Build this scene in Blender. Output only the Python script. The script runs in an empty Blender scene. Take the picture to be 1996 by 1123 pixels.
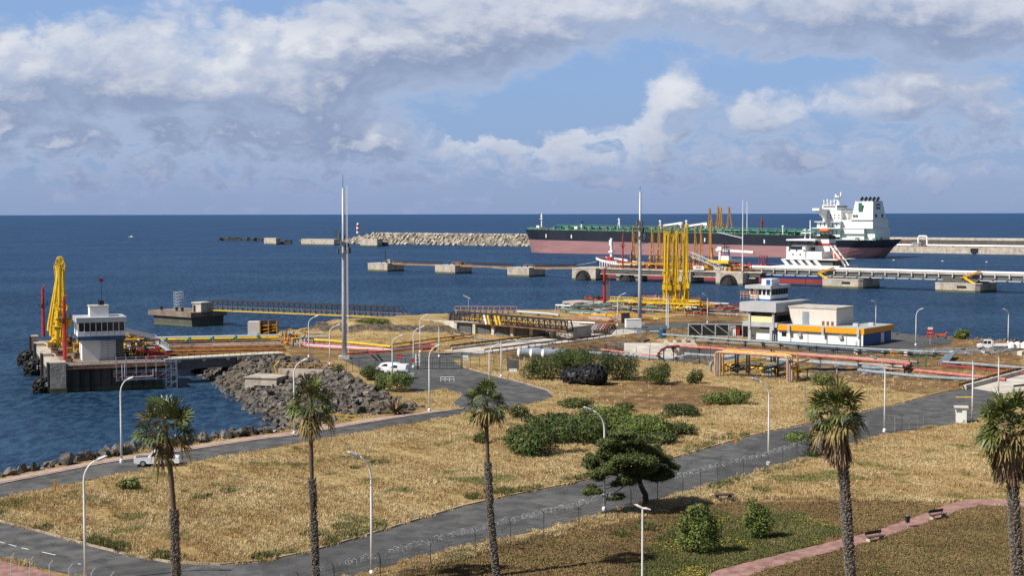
import bpy, math, random
import numpy as np
from mathutils import Vector, Matrix
S = bpy.context.scene
PI = math.pi
COL = S.collection
R = math.radians
# ---------------------------------------------------------------- camera
F = 2772.0
CAMZ = 34.5
LAND = 4.5
cd = bpy.data.cameras.new("camera"); cam = bpy.data.objects.new("camera", cd); COL.objects.link(cam)
cd.sensor_width = 36; cd.lens = F / 1996 * 36; cd.clip_start = 1; cd.clip_end = 200000
cam.matrix_world = Matrix.Translation((0, 0, CAMZ)) @ Matrix.Rotation(R(90 - 3.005), 4, 'X') @ Matrix.Rotation(R(-0.115), 4, 'Z')
S.camera = cam
CM = np.array(cam.matrix_world.to_3x3())
# ---------------------------------------------------------------- sun and sky
SUNV = Vector((-0.905, -0.425, 0)).normalized()
EL = R(46)
sunv = Vector((SUNV.x * math.cos(EL), SUNV.y * math.cos(EL), math.sin(EL)))
sl = bpy.data.lights.new("sun", 'SUN'); sl.energy = 5.0; sl.angle = R(0.5); sl.color = (1, 0.94, 0.85)
so = bpy.data.objects.new("sun", sl); COL.objects.link(so); so.rotation_euler = sunv.to_track_quat('Z', 'Y').to_euler()
S.view_settings.view_transform = 'Standard'; S.view_settings.look = 'None'; S.view_settings.exposure = 0.35; S.view_settings.gamma = 1
S.cycles.max_bounces = 5; S.cycles.diffuse_bounces = 2; S.cycles.glossy_bounces = 2; S.cycles.transparent_max_bounces = 4

def nd(nt, typ, **kw):
    n = nt.nodes.new(typ)
    ins = kw.pop('i', {})
    for k, v in kw.items(): setattr(n, k, v)
    for k, v in ins.items():
        if isinstance(v, bpy.types.NodeSocket): nt.links.new(v, n.inputs[k])
        else: n.inputs[k].default_value = v
    return n
def mth(nt, op, a, b=0.0, c=0.0, clamp=False):
    return nd(nt, 'ShaderNodeMath', operation=op, use_clamp=clamp, i={0: a, 1: b, 2: c}).outputs[0]
def mixc(nt, f, a, b, mode='MIX'):
    n = nt.nodes.new('ShaderNodeMix'); n.data_type = 'RGBA'; n.blend_type = mode; n.clamp_factor = True
    for s, v in ((n.inputs[0], f), (n.inputs[6], a), (n.inputs[7], b)):
        if isinstance(v, bpy.types.NodeSocket): nt.links.new(v, s)
        else: s.default_value = v if isinstance(v, (int, float)) else (*v[:3], 1)
    return n.outputs[2]
def mrange(nt, v, a, b, c=0.0, d=1.0, smooth=True):
    return nd(nt, 'ShaderNodeMapRange', interpolation_type='SMOOTHSTEP' if smooth else 'LINEAR', i={0: v, 1: a, 2: b, 3: c, 4: d}).outputs[0]
def lin(r, g, b):
    f = lambda c: (c / 255 / 12.92) if c / 255 <= .04045 else ((c / 255 + .055) / 1.055) ** 2.4
    return (f(r), f(g), f(b))
W = bpy.data.worlds.new("World"); S.world = W; W.use_nodes = True
nt = W.node_tree; nt.nodes.clear()
sky = nd(nt, 'ShaderNodeTexSky', sky_type='NISHITA', sun_disc=False, sun_elevation=EL, sun_rotation=math.atan2(SUNV.x, SUNV.y), altitude=0, air_density=1.0, dust_density=0.6, ozone_density=2.0)
skyc = nd(nt, 'ShaderNodeVectorMath', operation='SCALE', i={0: sky.outputs[0], 'Scale': 0.10}).outputs[0]
tc = nd(nt, 'ShaderNodeTexCoord')
sx = nd(nt, 'ShaderNodeSeparateXYZ', i={0: tc.outputs['Generated']})
ay = mth(nt, 'MAXIMUM', mth(nt, 'ABSOLUTE', sx.outputs[1]), 0.25)
U = mth(nt, 'DIVIDE', sx.outputs[0], ay); V = mth(nt, 'DIVIDE', sx.outputs[2], ay)
uv = nd(nt, 'ShaderNodeCombineXYZ', i={0: U, 1: V, 2: 0.0}).outputs[0]
# cloud masses: (centre u, v, half width, half height, weight) in view tangents
CL = []
def cb(x, y, wx, wy, a): CL.append(((x - 998) / F, (416 - y) / F, wx / F, wy / F, a))
cb(400, 110, 420, 110, .55); cb(40, 140, 300, 120, .50); cb(860, 60, 360, 140, .60); cb(1500, 20, 760, 100, .58)
cb(1850, 70, 380, 85, .45); cb(200, 225, 600, 80, .58); cb(640, 205, 260, 60, .34); cb(900, 120, 280, 70, .3); cb(1318, 190, 80, 72, .72); cb(1470, 235, 100, 44, .55)
cb(1780, 195, 240, 62, .60); cb(560, 270, 300, 40, .30); cb(745, 270, 66, 46, .42); cb(955, 278, 90, 30, .34)
cb(1180, 262, 110, 34, .34); cb(1500, 310, 700, 60, .44); cb(400, 320, 900, 80, .42); cb(1960, 250, 160, 40, .3); cb(1100, 330, 300, 30, .25)
cb(1090, 205, 150, 56, -.5); cb(1400, 160, 40, 60, -.2); cb(1540, 155, 150, 34, -.5); cb(1020, 320, 300, 22, -.2); cb(548, 22, 80, 26, -.5); cb(1180, 140, 160, 30, -.2); cb(1690, 285, 110, 26, -.25)
g = bpy.data.node_groups.new("cloud_density", 'ShaderNodeTree')
g.interface.new_socket("V", in_out='INPUT', socket_type='NodeSocketVector'); g.interface.new_socket("D", in_out='OUTPUT', socket_type='NodeSocketFloat')
gi = g.nodes.new('NodeGroupInput'); go = g.nodes.new('NodeGroupOutput')
def nz(t, v, sc, det, ro, seed):
    return nd(t, 'ShaderNodeTexNoise', noise_dimensions='3D', i={'Vector': nd(t, 'ShaderNodeVectorMath', operation='MULTIPLY_ADD', i={0: v, 1: (sc, sc * 1.55, 1), 2: (seed, seed * 1.7, seed)}).outputs[0], 'Scale': 1.0, 'Detail': det, 'Roughness': ro})
w1 = nz(g, gi.outputs[0], 16, 6, .6, 3.1)
wv = nd(g, 'ShaderNodeVectorMath', operation='MULTIPLY_ADD', i={0: nd(g, 'ShaderNodeVectorMath', operation='SUBTRACT', i={0: w1.outputs['Color'], 1: (.5, .5, .5)}).outputs[0], 1: (.055, .04, 0), 2: gi.outputs[0]}).outputs[0]
acc = None
for (cx, cy, hw, hh, a) in CL:
    d = nd(g, 'ShaderNodeVectorMath', operation='MULTIPLY', i={0: nd(g, 'ShaderNodeVectorMath', operation='SUBTRACT', i={0: wv, 1: (cx, cy, 0)}).outputs[0], 1: (1 / hw, 1 / hh, 0)}).outputs[0]
    l = nd(g, 'ShaderNodeVectorMath', operation='LENGTH', i={0: d}).outputs['Value']
    m = mrange(g, l, 0.1, 1.35, a, 0.0)
    acc = m if acc is None else mth(g, 'ADD', acc, m)
n1 = nz(g, wv, 11, 9, .56, 1.3).outputs[0]
vr = nd(g, 'ShaderNodeTexVoronoi', feature='SMOOTH_F1', i={'Vector': nd(g, 'ShaderNodeVectorMath', operation='MULTIPLY', i={0: wv, 1: (1, 1.5, 1)}).outputs[0], 'Scale': 30.0, 'Smoothness': .8, 'Detail': 2.0, 'Roughness': .55}).outputs[0]
sv = nd(g, 'ShaderNodeSeparateXYZ', i={0: gi.outputs[0]}).outputs[1]
low = mrange(g, sv, .035, .085, 1, 0)
n2 = nd(g, 'ShaderNodeTexNoise', i={'Vector': nd(g, 'ShaderNodeVectorMath', operation='MULTIPLY', i={0: wv, 1: (1, 2.1, 1)}).outputs[0], 'Scale': 34.0, 'Detail': 6.0, 'Roughness': .55}).outputs[0]
vr2 = nd(g, 'ShaderNodeTexVoronoi', feature='SMOOTH_F1', i={'Vector': nd(g, 'ShaderNodeVectorMath', operation='MULTIPLY', i={0: wv, 1: (1, 1.6, 1)}).outputs[0], 'Scale': 78.0, 'Smoothness': .7}).outputs[0]
acc = mth(g, 'ADD', acc, mth(g, 'MULTIPLY', mth(g, 'MULTIPLY', mth(g, 'SUBTRACT', n2, .45), 2.7), mth(g, 'ADD', .25, mth(g, 'MULTIPLY', low, .75))))
acc = mth(g, 'ADD', acc, mth(g, 'MULTIPLY', mth(g, 'SUBTRACT', .45, vr2), .16))
den = mth(g, 'ADD', mth(g, 'ADD', acc, mth(g, 'MULTIPLY', mth(g, 'SUBTRACT', n1, .5), 1.25)), mth(g, 'MULTIPLY', mth(g, 'SUBTRACT', .45, vr), .28))
g.links.new(den, go.inputs[0])
def dens(v):
    n = nt.nodes.new('ShaderNodeGroup'); n.node_tree = g; nt.links.new(v, n.inputs[0]); return n.outputs[0]
d0 = dens(uv)
d1 = dens(nd(nt, 'ShaderNodeVectorMath', operation='ADD', i={0: uv, 1: (-.006, .009, 0)}).outputs[0])
d2_ = dens(nd(nt, 'ShaderNodeVectorMath', operation='ADD', i={0: uv, 1: (-.018, .026, 0)}).outputs[0])
cov = mrange(nt, d0, -.02, .42)
dif = mth(nt, 'ADD', mth(nt, 'MULTIPLY', mth(nt, 'SUBTRACT', d0, d1), 1.0), mth(nt, 'MULTIPLY', mth(nt, 'SUBTRACT', d0, d2_), .75))
bigv = nz(nt, uv, 6, 3, .5, 7.7).outputs[0]
lit = mrange(nt, dif, -.25, .95)
def blobmap(L):
    acc = None
    for (x, y, wx, wy, a) in L:
        d = nd(nt, 'ShaderNodeVectorMath', operation='MULTIPLY', i={0: nd(nt, 'ShaderNodeVectorMath', operation='SUBTRACT', i={0: uv, 1: ((x - 998) / F, (416 - y) / F, 0)}).outputs[0], 1: (F / wx, F / wy, 0)}).outputs[0]
        m = mrange(nt, nd(nt, 'ShaderNodeVectorMath', operation='LENGTH', i={0: d}).outputs['Value'], 0.0, 1.4, a, 0.0); acc = m if acc is None else mth(nt, 'ADD', acc, m)
    return acc
bm_ = blobmap([(430, 110, 260, 90, .5), (20, 110, 120, 60, .2), (1325, 165, 60, 60, .3), (1740, 165, 220, 50, .22), (740, 255, 50, 34, .32), (930, 262, 60, 24, .2), (1185, 250, 60, 24, .12), (1180, 30, 260, 60, .06), (740, 40, 200, 60, -.08), (1700, 40, 300, 60, -.1), (250, 60, 90, 40, -.15), (870, 150, 260, 60, -.28), (150, 200, 320, 60, -.22), (1500, 90, 400, 60, -.06), (620, 20, 500, 40, -.12)])
lowd = mrange(nt, V, .03, .085, .62, 1)
lit = mth(nt, 'ADD', mth(nt, 'ADD', mth(nt, 'MULTIPLY', mth(nt, 'MULTIPLY', lit, lowd), .8), mth(nt, 'MULTIPLY', mth(nt, 'SUBTRACT', bigv, .5), .7)), mth(nt, 'SUBTRACT', bm_, .12), clamp=True)
thick = mrange(nt, d0, .2, .9)
shade = mixc(nt, thick, lin(168, 185, 214), lin(142, 158, 190))
cc = mixc(nt, lit, shade, lin(226, 229, 236))
hz = mrange(nt, V, 0.0, .05, 1, 0)
cc = mixc(nt, mth(nt, 'MULTIPLY', hz, .8), cc, lin(138, 156, 196))
clear = mixc(nt, mrange(nt, V, 0.0, .12), lin(134, 160, 205), lin(138, 172, 222))
clear = mixc(nt, .18, clear, skyc)
vis = mixc(nt, cov, clear, cc)
# above and beside the part the picture can see the sky goes on as plain broken cloud
n_hi = nz(nt, uv, 1.2, 2, .5, 2.2).outputs[0]
hi = mixc(nt, .45, skyc, lin(118, 130, 158))
b1 = nd(nt, 'ShaderNodeBackground', i={0: vis, 1: .80}); b2 = nd(nt, 'ShaderNodeBackground', i={0: hi, 1: .6})
sel = mth(nt, 'MAXIMUM', mrange(nt, V, .20, .40), mrange(nt, sx.outputs[1], .3, .1), clamp=True)
sel = mth(nt, 'MAXIMUM', sel, mrange(nt, V, 0.0, -.02), clamp=True)
ms = nd(nt, 'ShaderNodeMixShader', i={0: sel, 1: b1.outputs[0], 2: b2.outputs[0]})
nd(nt, 'ShaderNodeOutputWorld', i={0: ms.outputs[0]})
W.cycles.sampling_method = 'NONE'

# ---------------------------------------------------------------- projection onto real planes
def ray(px, py):
    return CM @ np.array([(px - 998) / F, -(py - 561.5) / F, -1.0])
def P(px, py, z=LAND):
    r = ray(px, py); t = (z - CAMZ) / r[2]
    return Vector((r[0] * t, r[1] * t, z))
def HT(px, pyb, pyt, z=LAND):            # real height of something whose foot and top rows are known
    b = P(px, pyb, z); r = ray(px, pyt)
    return CAMZ + r[2] * b.y / r[1] - z
def SC(py, z=LAND):                      # picture rows per metre at that row
    return F / P(998, py, z).y

# ---------------------------------------------------------------- materials
def mat(name, c, rough=.7, metal=0.0, var=.25, sc=1.5, c2=None, bump=0.0, bsc=None, spec=.4, stretch=(1, 1, 1), grime=0.0, gcol=(.05, .035, .025)):
    m = bpy.data.materials.new(name); m.use_nodes = True; t = m.node_tree; b = t.nodes['Principled BSDF']
    co = nd(t, 'ShaderNodeNewGeometry').outputs['Position']
    v = nd(t, 'ShaderNodeVectorMath', operation='MULTIPLY', i={0: co, 1: stretch}).outputs[0]
    n = nd(t, 'ShaderNodeTexNoise', i={'Vector': v, 'Scale': sc, 'Detail': 6.0, 'Roughness': .6}).outputs[0]
    k = mrange(t, n, .3, .7)
    lo = tuple(x * (1 - var) for x in c); hi = tuple(min(1, x * (1 + var * .6)) for x in c) if c2 is None else c2
    col = mixc(t, k, lo, hi)
    if grime:
        n2 = nd(t, 'ShaderNodeTexNoise', i={'Vector': nd(t, 'ShaderNodeVectorMath', operation='MULTIPLY', i={0: co, 1: (1, 1, .18)}).outputs[0], 'Scale': sc * .9, 'Detail': 7.0, 'Roughness': .7}).outputs[0]
        col = mixc(t, mth(t, 'MULTIPLY', mrange(t, n2, .48, .72), grime), col, gcol)
    t.links.new(col, b.inputs['Base Color']); b.inputs['Roughness'].default_value = rough; b.inputs['Metallic'].default_value = metal
    b.inputs['Specular IOR Level'].default_value = spec
    if bump:
        bn = nd(t, 'ShaderNodeTexNoise', i={'Vector': v, 'Scale': bsc or sc * 6, 'Detail': 5.0})
        bu = nd(t, 'ShaderNodeBump', i={'Strength': bump, 'Distance': .3, 'Height': bn.outputs[0]})
        t.links.new(bu.outputs[0], b.inputs['Normal'])
    return m
M = {}
M['concrete'] = mat('concrete', (.46, .40, .33), .9, grime=.6, gcol=(.12, .09, .07), sc=.35, bump=.3)
M['pale_concrete'] = mat('pale_concrete', (.50, .46, .40), .9, grime=.3, gcol=(.2, .16, .12), sc=.3)
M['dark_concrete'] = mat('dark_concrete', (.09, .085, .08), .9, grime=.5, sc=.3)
M['stained_deck'] = mat('stained_deck', (.22, .17, .135), .9, grime=.85, gcol=(.09, .065, .05), sc=.25)
M['weed'] = mat('weed', (.10, .11, .05), .8)
M['white'] = mat('white', (.80, .80, .78), .5, var=.06, grime=.12, gcol=(.4, .33, .25), sc=.5)
M['cream'] = mat('cream', (.64, .59, .53), .6, var=.06, grime=.15, gcol=(.35, .28, .2))
M['pale_yellow'] = mat('pale_yellow', (.72, .68, .38), .6, var=.08)
M['grey'] = mat('grey', (.42, .43, .45), .6, var=.12, sc=.4)
M['roofgrey'] = mat('roofgrey', (.36, .39, .40), .8, var=.18, sc=.3)
M['darkgrey'] = mat('darkgrey', (.10, .105, .11), .6)
M['black'] = mat('black', (.012, .013, .016), .55, var=.3)
M['rubber'] = mat('rubber', (.014, .014, .016), .75, var=.5, sc=3, bump=.5)
M['glass'] = mat('glass', (.012, .016, .022), .08, spec=.8, var=.3)
M['yellow'] = mat('yellow', (.72, .47, .02), .5, var=.2, grime=.4, gcol=(.3, .17, .03))
M['ochre'] = mat('ochre', (.48, .24, .03), .6, var=.25, grime=.5, gcol=(.12, .05, .02))
M['amber'] = mat('amber', (.52, .27, .03), .6, var=.3, grime=.45, gcol=(.14, .06, .02))
M['orange'] = mat('orange', (.80, .33, .01), .5, var=.05)
M['salmon'] = mat('salmon', (.50, .17, .15), .7, var=.25, sc=.8, grime=.35, gcol=(.2, .09, .06))
M['peach'] = mat('peach', (.50, .28, .17), .7, var=.25, grime=.35, gcol=(.2, .1, .05))
M['red'] = mat('red', (.46, .03, .028), .5, var=.25, grime=.3, gcol=(.16, .03, .02))
M['darkred'] = mat('darkred', (.30, .04, .035), .5, var=.25, grime=.3)
M['blue'] = mat('blue', (.02, .09, .30), .5, var=.1)
M['band_blue'] = mat('band_blue', (.03, .09, .17), .5, var=.1)
M['paleblue'] = mat('paleblue', (.25, .34, .41), .6, var=.2, grime=.3, gcol=(.12, .09, .07))
M['bluegrey'] = mat('bluegrey', (.24, .28, .32), .6, var=.25, grime=.3, gcol=(.12, .09, .07))
M['green'] = mat('green', (.03, .14, .09), .6, var=.2)
M['deck_green'] = mat('deck_green', (.09, .24, .165), .6, var=.3, sc=.15)
M['fence_green'] = mat('fence_green', (.02, .05, .04), .6)
M['steel'] = mat('steel', (.33, .34, .36), .45, .3, var=.2)
M['galv'] = mat('galv', (.50, .52, .55), .45, .2, var=.1)
M['rust'] = mat('rust', (.16, .07, .04), .85, var=.5, sc=.8, c2=(.28, .12, .06))
M['darksteel'] = mat('darksteel', (.035, .03, .03), .7, var=.4)
M['lamp'] = mat('lamp', (.78, .78, .77), .45, var=.04)
M['hull_navy'] = mat('hull_navy', (.012, .016, .028), .45, var=.2, sc=.05, grime=.3, gcol=(.05, .035, .03))
M['hull_red'] = mat('hull_red', (.30, .155, .16), .75, var=.14, sc=.03, stretch=(1, 1, 6), grime=.12, gcol=(.36, .22, .2))
M['hull_blue'] = mat('hull_blue', (.015, .04, .13), .45)
M['lifeboat'] = mat('lifeboat', (.75, .13, .03), .5, var=.05)
M['wood'] = mat('wood', (.09, .065, .05), .8, var=.4, sc=6)
M['bark'] = mat('bark', (.075, .055, .042), .95, var=.5, sc=5, bump=.6)
M['palm_smooth'] = mat('palm_smooth', (.11, .078, .058), .9, var=.35, sc=5, stretch=(1, 1, 6))
M['palm_core'] = mat('palm_core', (.04, .03, .024), .95, var=.4, sc=6)
M['palm_boot'] = mat('palm_boot', (.07, .055, .045), .9, var=.5, sc=9, c2=(.27, .24, .21))
M['dead_frond'] = mat('dead_frond', (.20, .135, .085), .9, var=.6, sc=4)
M['frond'] = mat('frond', (.035, .062, .016), .45, var=.35, sc=1.6, c2=(.15, .18, .04))
M['frond_dry'] = mat('frond_dry', (.22, .17, .06), .8, var=.5, sc=2)
def leafm(name, a, b, sc=.9, dry=None):
    m = mat(name, a, .6, sc=sc, c2=b, spec=.25)
    t = m.node_tree; p = t.nodes['Principled BSDF']
    return m
M['leaf'] = leafm('leaf', (.03, .06, .014), (.10, .14, .035))
M['leaf_dark'] = leafm('leaf_dark', (.022, .045, .012), (.07, .10, .03))
M['leaf_bright'] = leafm('leaf_bright', (.055, .095, .02), (.17, .23, .05))
M['needle'] = leafm('needle', (.032, .055, .014), (.125, .15, .042), 1.5)
M['twig'] = mat('twig', (.14, .11, .085), .9, var=.4, sc=4)
M['rock'] = mat('rock', (.075, .07, .066), .9, var=.5, sc=.6, c2=(.20, .175, .15), bump=.8, bsc=3)
M['block'] = mat('block', (.30, .26, .21), .95, var=.3, sc=.3, c2=(.46, .41, .34))
M['pad'] = mat('pad', (.40, .29, .25), .9, var=.25, sc=.8)
M['tyre'] = mat('tyre', (.02, .02, .02), .8)
M['silver'] = mat('silver', (.50, .53, .56), .3, .5, var=.05)
M['carwhite'] = mat('carwhite', (.82, .83, .85), .25, var=.03)
M['tanksteel'] = mat('tanksteel', (.42, .44, .47), .35, .4, var=.12)
# ---------------------------------------------------------------- object helpers
def tag(o, label=None, cat=None, group=None, kind=None):
    if label: o['label'] = label
    if cat: o['category'] = cat
    if group: o['group'] = group
    if kind: o['kind'] = kind
    return o
def thing(name, loc, rz, label, cat, group=None):
    o = bpy.data.objects.new(name, None); COL.objects.link(o); o.location = loc; o.rotation_euler = (0, 0, rz); o.empty_display_size = .1
    return tag(o, label, cat, group)
def link(name, me, mt, parent=None, loc=None, rz=None):
    me.materials.clear(); me.materials.append(M[mt] if isinstance(mt, str) else mt)
    o = bpy.data.objects.new(name, me); COL.objects.link(o)
    if parent: o.parent = parent
    if loc is not None: o.location = loc
    if rz is not None: o.rotation_euler = (0, 0, rz)
    return o
def kids(o): return [c for c in ALLCH.get(o.name, [])]
def dup(root, loc, rz=None, label=None, group=None, sc=None):
    r = root.copy(); COL.objects.link(r); r.location = loc
    if rz is not None: r.rotation_euler = (0, 0, rz)
    if sc: r.scale = (sc, sc, sc) if isinstance(sc, (int, float)) else sc
    if label: r['label'] = label
    if group: r['group'] = group
    for ch in root.children:
        c = ch.copy(); COL.objects.link(c); c.parent = r
        for gch in ch.children:
            d = gch.copy(); COL.objects.link(d); d.parent = c
    return r
class MB:
    def __init__(s): s.v = []; s.f = []
    def add(s, vs, fs):
        b = len(s.v); s.v += [tuple(v) for v in vs]; s.f += [tuple(i + b for i in f) for f in fs]; return s
    def box(s, c, d, rz=0, top=(1, 1)):          # centre, size, turn about z, taper of the top
        x, y, z = d[0] / 2, d[1] / 2, d[2] / 2; cs, sn = math.cos(rz), math.sin(rz); vs = []
        for k in (-1, 1):
            tx, ty = (1, 1) if k < 0 else top
            for i, j in ((-1, -1), (1, -1), (1, 1), (-1, 1)):
                a, b = i * x * tx, j * y * ty
                vs.append((c[0] + a * cs - b * sn, c[1] + a * sn + b * cs, c[2] + k * z))
        return s.add(vs, [(3, 2, 1, 0), (4, 5, 6, 7), (0, 1, 5, 4), (1, 2, 6, 5), (2, 3, 7, 6), (3, 0, 4, 7)])
    def bb(s, x0, x1, y0, y1, z0, z1): return s.box(((x0 + x1) / 2, (y0 + y1) / 2, (z0 + z1) / 2), (x1 - x0, y1 - y0, z1 - z0))
    def beam(s, p, q, w, h=None):                # square bar between two points
        h = h or w; p = Vector(p); q = Vector(q); d = (q - p)
        if d.length < 1e-6: return s
        d.normalize(); up = Vector((0, 0, 1)) if abs(d.z) < .98 else Vector((0, 1, 0))
        a = d.cross(up).normalized() * w / 2; b = a.cross(d).normalized() * h / 2
        vs = [p - a - b, p + a - b, p + a + b, p - a + b, q - a - b, q + a - b, q + a + b, q - a + b]
        return s.add(vs, [(3, 2, 1, 0), (4, 5, 6, 7), (0, 1, 5, 4), (1, 2, 6, 5), (2, 3, 7, 6), (3, 0, 4, 7)])
    def tube(s, pts, r, n=7, cap=True):
        pts = [Vector(p) for p in pts]; rr = r if isinstance(r, (list, tuple)) else [r] * len(pts); vs = []; fs = []; ref = None
        for i, p in enumerate(pts):
            d = (pts[min(i + 1, len(pts) - 1)] - pts[max(i - 1, 0)]).normalized()
            if ref is None: ref = Vector((0, 0, 1)) if abs(d.z) < .9 else Vector((1, 0, 0))
            a = d.cross(ref)
            if a.length < .05: ref = Vector((0, 1, 0)) if abs(d.y) < .9 else Vector((1, 0, 0)); a = d.cross(ref)
            a.normalize(); b = a.cross(d).normalized(); ref = b if abs(d.dot(b)) < .5 else ref
            for k in range(n):
                t = 2 * math.pi * k / n; vs.append(p + (a * math.cos(t) + b * math.sin(t)) * rr[i])
        for i in range(len(pts) - 1):
            for k in range(n):
                k2 = (k + 1) % n; fs.append((i * n + k, i * n + k2, (i + 1) * n + k2, (i + 1) * n + k))
        if cap: fs.append(tuple(range(n))[::-1]); fs.append(tuple((len(pts) - 1) * n + k for k in range(n)))
        return s.add(vs, fs)
    def lathe(s, c, prof, n=16):
        vs = []; fs = []
        for (r, z) in prof:
            for k in range(n):
                t = 2 * math.pi * k / n; vs.append((c[0] + r * math.cos(t), c[1] + r * math.sin(t), c[2] + z))
        for i in range(len(prof) - 1):
            for k in range(n):
                k2 = (k + 1) % n; fs.append((i * n + k, i * n + k2, (i + 1) * n + k2, (i + 1) * n + k))
        fs.append(tuple(range(n))[::-1]); fs.append(tuple((len(prof) - 1) * n + k for k in range(n)))
        return s.add(vs, fs)
    def prism(s, poly, z0, z1):                  # polygon in plan, raised
        n = len(poly); vs = [(p[0], p[1], z0) for p in poly] + [(p[0], p[1], z1) for p in poly]
        return s.add(vs, [tuple(range(n))[::-1], tuple(range(n, 2 * n))] + [(i, (i + 1) % n, n + (i + 1) % n, n + i) for i in range(n)])
    def side(s, poly, y0, y1):                   # polygon in x,z pushed along y
        n = len(poly); vs = [(p[0], y0, p[1]) for p in poly] + [(p[0], y1, p[1]) for p in poly]
        return s.add(vs, [tuple(range(n)), tuple(range(n, 2 * n))[::-1]] + [(i, n + i, n + (i + 1) % n, (i + 1) % n) for i in range(n)])
    def mesh(s, name='m', smooth=False):
        me = bpy.data.meshes.new(name); me.from_pydata(s.v, [], s.f); me.update()
        if smooth: me.polygons.foreach_set('use_smooth', [True] * len(me.polygons))
        return me
    def build(s, name, mt, parent=None, loc=None, rz=None, smooth=False):
        return link(name, s.mesh(name, smooth), mt, parent, loc, rz)
def lp(mb, name, mt, parent, cap=100):
    """links every loose piece of mb as a part of its own, past the cap as one stuff part"""
    n = len(mb.v); par = list(range(n))
    def fd(i):
        while par[i] != i: par[i] = par[par[i]]; i = par[i]
        return i
    for f in mb.f:
        a = fd(f[0])
        for j in f[1:]: par[fd(j)] = a
    gr = {}
    for f in mb.f: gr.setdefault(fd(f[0]), []).append(f)
    rest = MB(); k = 0
    for fs in gr.values():
        ids = sorted({i for f in fs for i in f}); mp = {i: q for q, i in enumerate(ids)}; vs = [mb.v[i] for i in ids]; ff = [tuple(mp[i] for i in f) for f in fs]
        if k < cap: MB().add(vs, ff).build(name, mt, parent)
        else: rest.add(vs, ff)
        k += 1
    if rest.v: rest.build(name, mt, parent)['kind'] = 'stuff'
def single(mb, name, mt, label, cat, group=None, loc=None, rz=None, smooth=False):
    return tag(mb.build(name, mt, None, loc, rz, smooth), label, cat, group)
def struct(o): o['kind'] = 'structure'; return o
def stuff(o, label=None, cat=None):
    return tag(o, label, cat, None, 'stuff')
def sheet(name, pts, z, mt):
    """flat sheet from picture points on a real plane"""
    from mathutils.geometry import tessellate_polygon
    vs = [P(x, y, z) for x, y in pts]
    tr = tessellate_polygon([vs]); fs = []
    for t in tr:
        a, b, c = vs[t[0]], vs[t[1]], vs[t[2]]
        fs.append(t if (b - a).cross(c - a).z > 0 else (t[2], t[1], t[0]))
    me = bpy.data.meshes.new(name); me.from_pydata([tuple(v) for v in vs], [], fs); me.update()
    return struct(link(name, me, mt))
def inpoly(X, Y, poly):
    ins = np.zeros(X.shape, bool); n = len(poly)
    for i in range(n):
        x1, y1 = poly[i][0], poly[i][1]; x2, y2 = poly[(i + 1) % n][0], poly[(i + 1) % n][1]
        if y1 == y2: continue
        c = ((y1 > Y) != (y2 > Y)) & (X < (x2 - x1) * (Y - y1) / (y2 - y1) + x1); ins ^= c
    return ins
def sdist(X, Y, poly):                           # signed distance, inside positive
    d = np.full(X.shape, 1e9); n = len(poly)
    for i in range(n):
        x1, y1 = poly[i][0], poly[i][1]; x2, y2 = poly[(i + 1) % n][0], poly[(i + 1) % n][1]
        dx, dy = x2 - x1, y2 - y1; L = dx * dx + dy * dy + 1e-12
        t = np.clip(((X - x1) * dx + (Y - y1) * dy) / L, 0, 1)
        d = np.minimum(d, np.hypot(X - x1 - t * dx, Y - y1 - t * dy))
    return np.where(inpoly(X, Y, poly), d, -d)
def W2(pts, z=LAND): return [P(x, y, z).to_2d() for x, y in pts]
def smooth(a, b, x):
    t = np.clip((x - a) / (b - a), 0, 1); return t * t * (3 - 2 * t)
# harbour axes: everything out on the water is laid along them
HA = math.atan2(-.62, .785)                      # local +x runs to the right and towards the shore
DA = R(21.7)                                     # axes of the near oil dock
# ---------------------------------------------------------------- terrain
shore_near = [P(x, y, 4.5).to_2d() + Vector((0, 9)) for x, y in [(-900, 1110), (-300, 985), (0, 924), (60, 912), (150, 895), (290, 874), (380, 862), (460, 852), (520, 845)]] + [P(x, y, 0).to_2d() for x, y in [(535, 815), (500, 795), (450, 765), (405, 738), (375, 718), (350, 705)]]
shore_far = [P(x, y, 4.5).to_2d() + Vector((0, 6)) for x, y in [(470, 668), (485, 650), (540, 642), (620, 635), (700, 630), (800, 624), (870, 617), (905, 606), (1000, 604), (1110, 600), (1125, 592), (1200, 588), (1330, 592), (1400, 598), (1470, 603), (1560, 612), (1640, 634), (1750, 651), (1860, 657), (1996, 664), (2400, 690), (3400, 760)]]
COAST = [tuple(p) for p in shore_near + shore_far] + [(420, 60), (420, -60), (-260, -60)]
EMB = [tuple(p) for p in W2([(540, 640), (700, 652), (862, 650), (883, 654), (905, 655), (905, 612), (870, 612), (700, 624), (540, 636)], 4.5)]
LOW = [tuple(p) for p in W2([(965, 700), (985, 688), (1195, 663), (1240, 655), (1295, 660), (1330, 676), (1500, 694), (1790, 716), (1790, 738), (1500, 722), (1240, 700), (1100, 706)], 4.5)]
ROCKC = P(600, 770, 2).to_2d()
front_top = [(-300, 930), (0, 1019), (70, 1037), (160, 1062), (250, 1085), (330, 1099), (430, 1104), (520, 1096), (600, 1079), (700, 1051), (800, 1020), (900, 990), (1000, 968), (1100, 948), (1200, 926), (1300, 899), (1400, 870), (1450, 856), (1500, 843), (1600, 823), (1700, 800), (1760, 787), (1800, 776), (1850, 764), (1893, 757)]
front_bot = [(1960, 768), (1940, 782), (1930, 800), (1900, 820), (1860, 827), (1800, 834), (1730, 846), (1680, 858), (1600, 881), (1500, 912), (1400, 942), (1300, 968), (1180, 1001), (1060, 1032), (960, 1053), (850, 1079), (760, 1103), (660, 1130), (560, 1160), (420, 1175), (250, 1160), (130, 1120), (0, 1088), (-300, 1010)]
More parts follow.
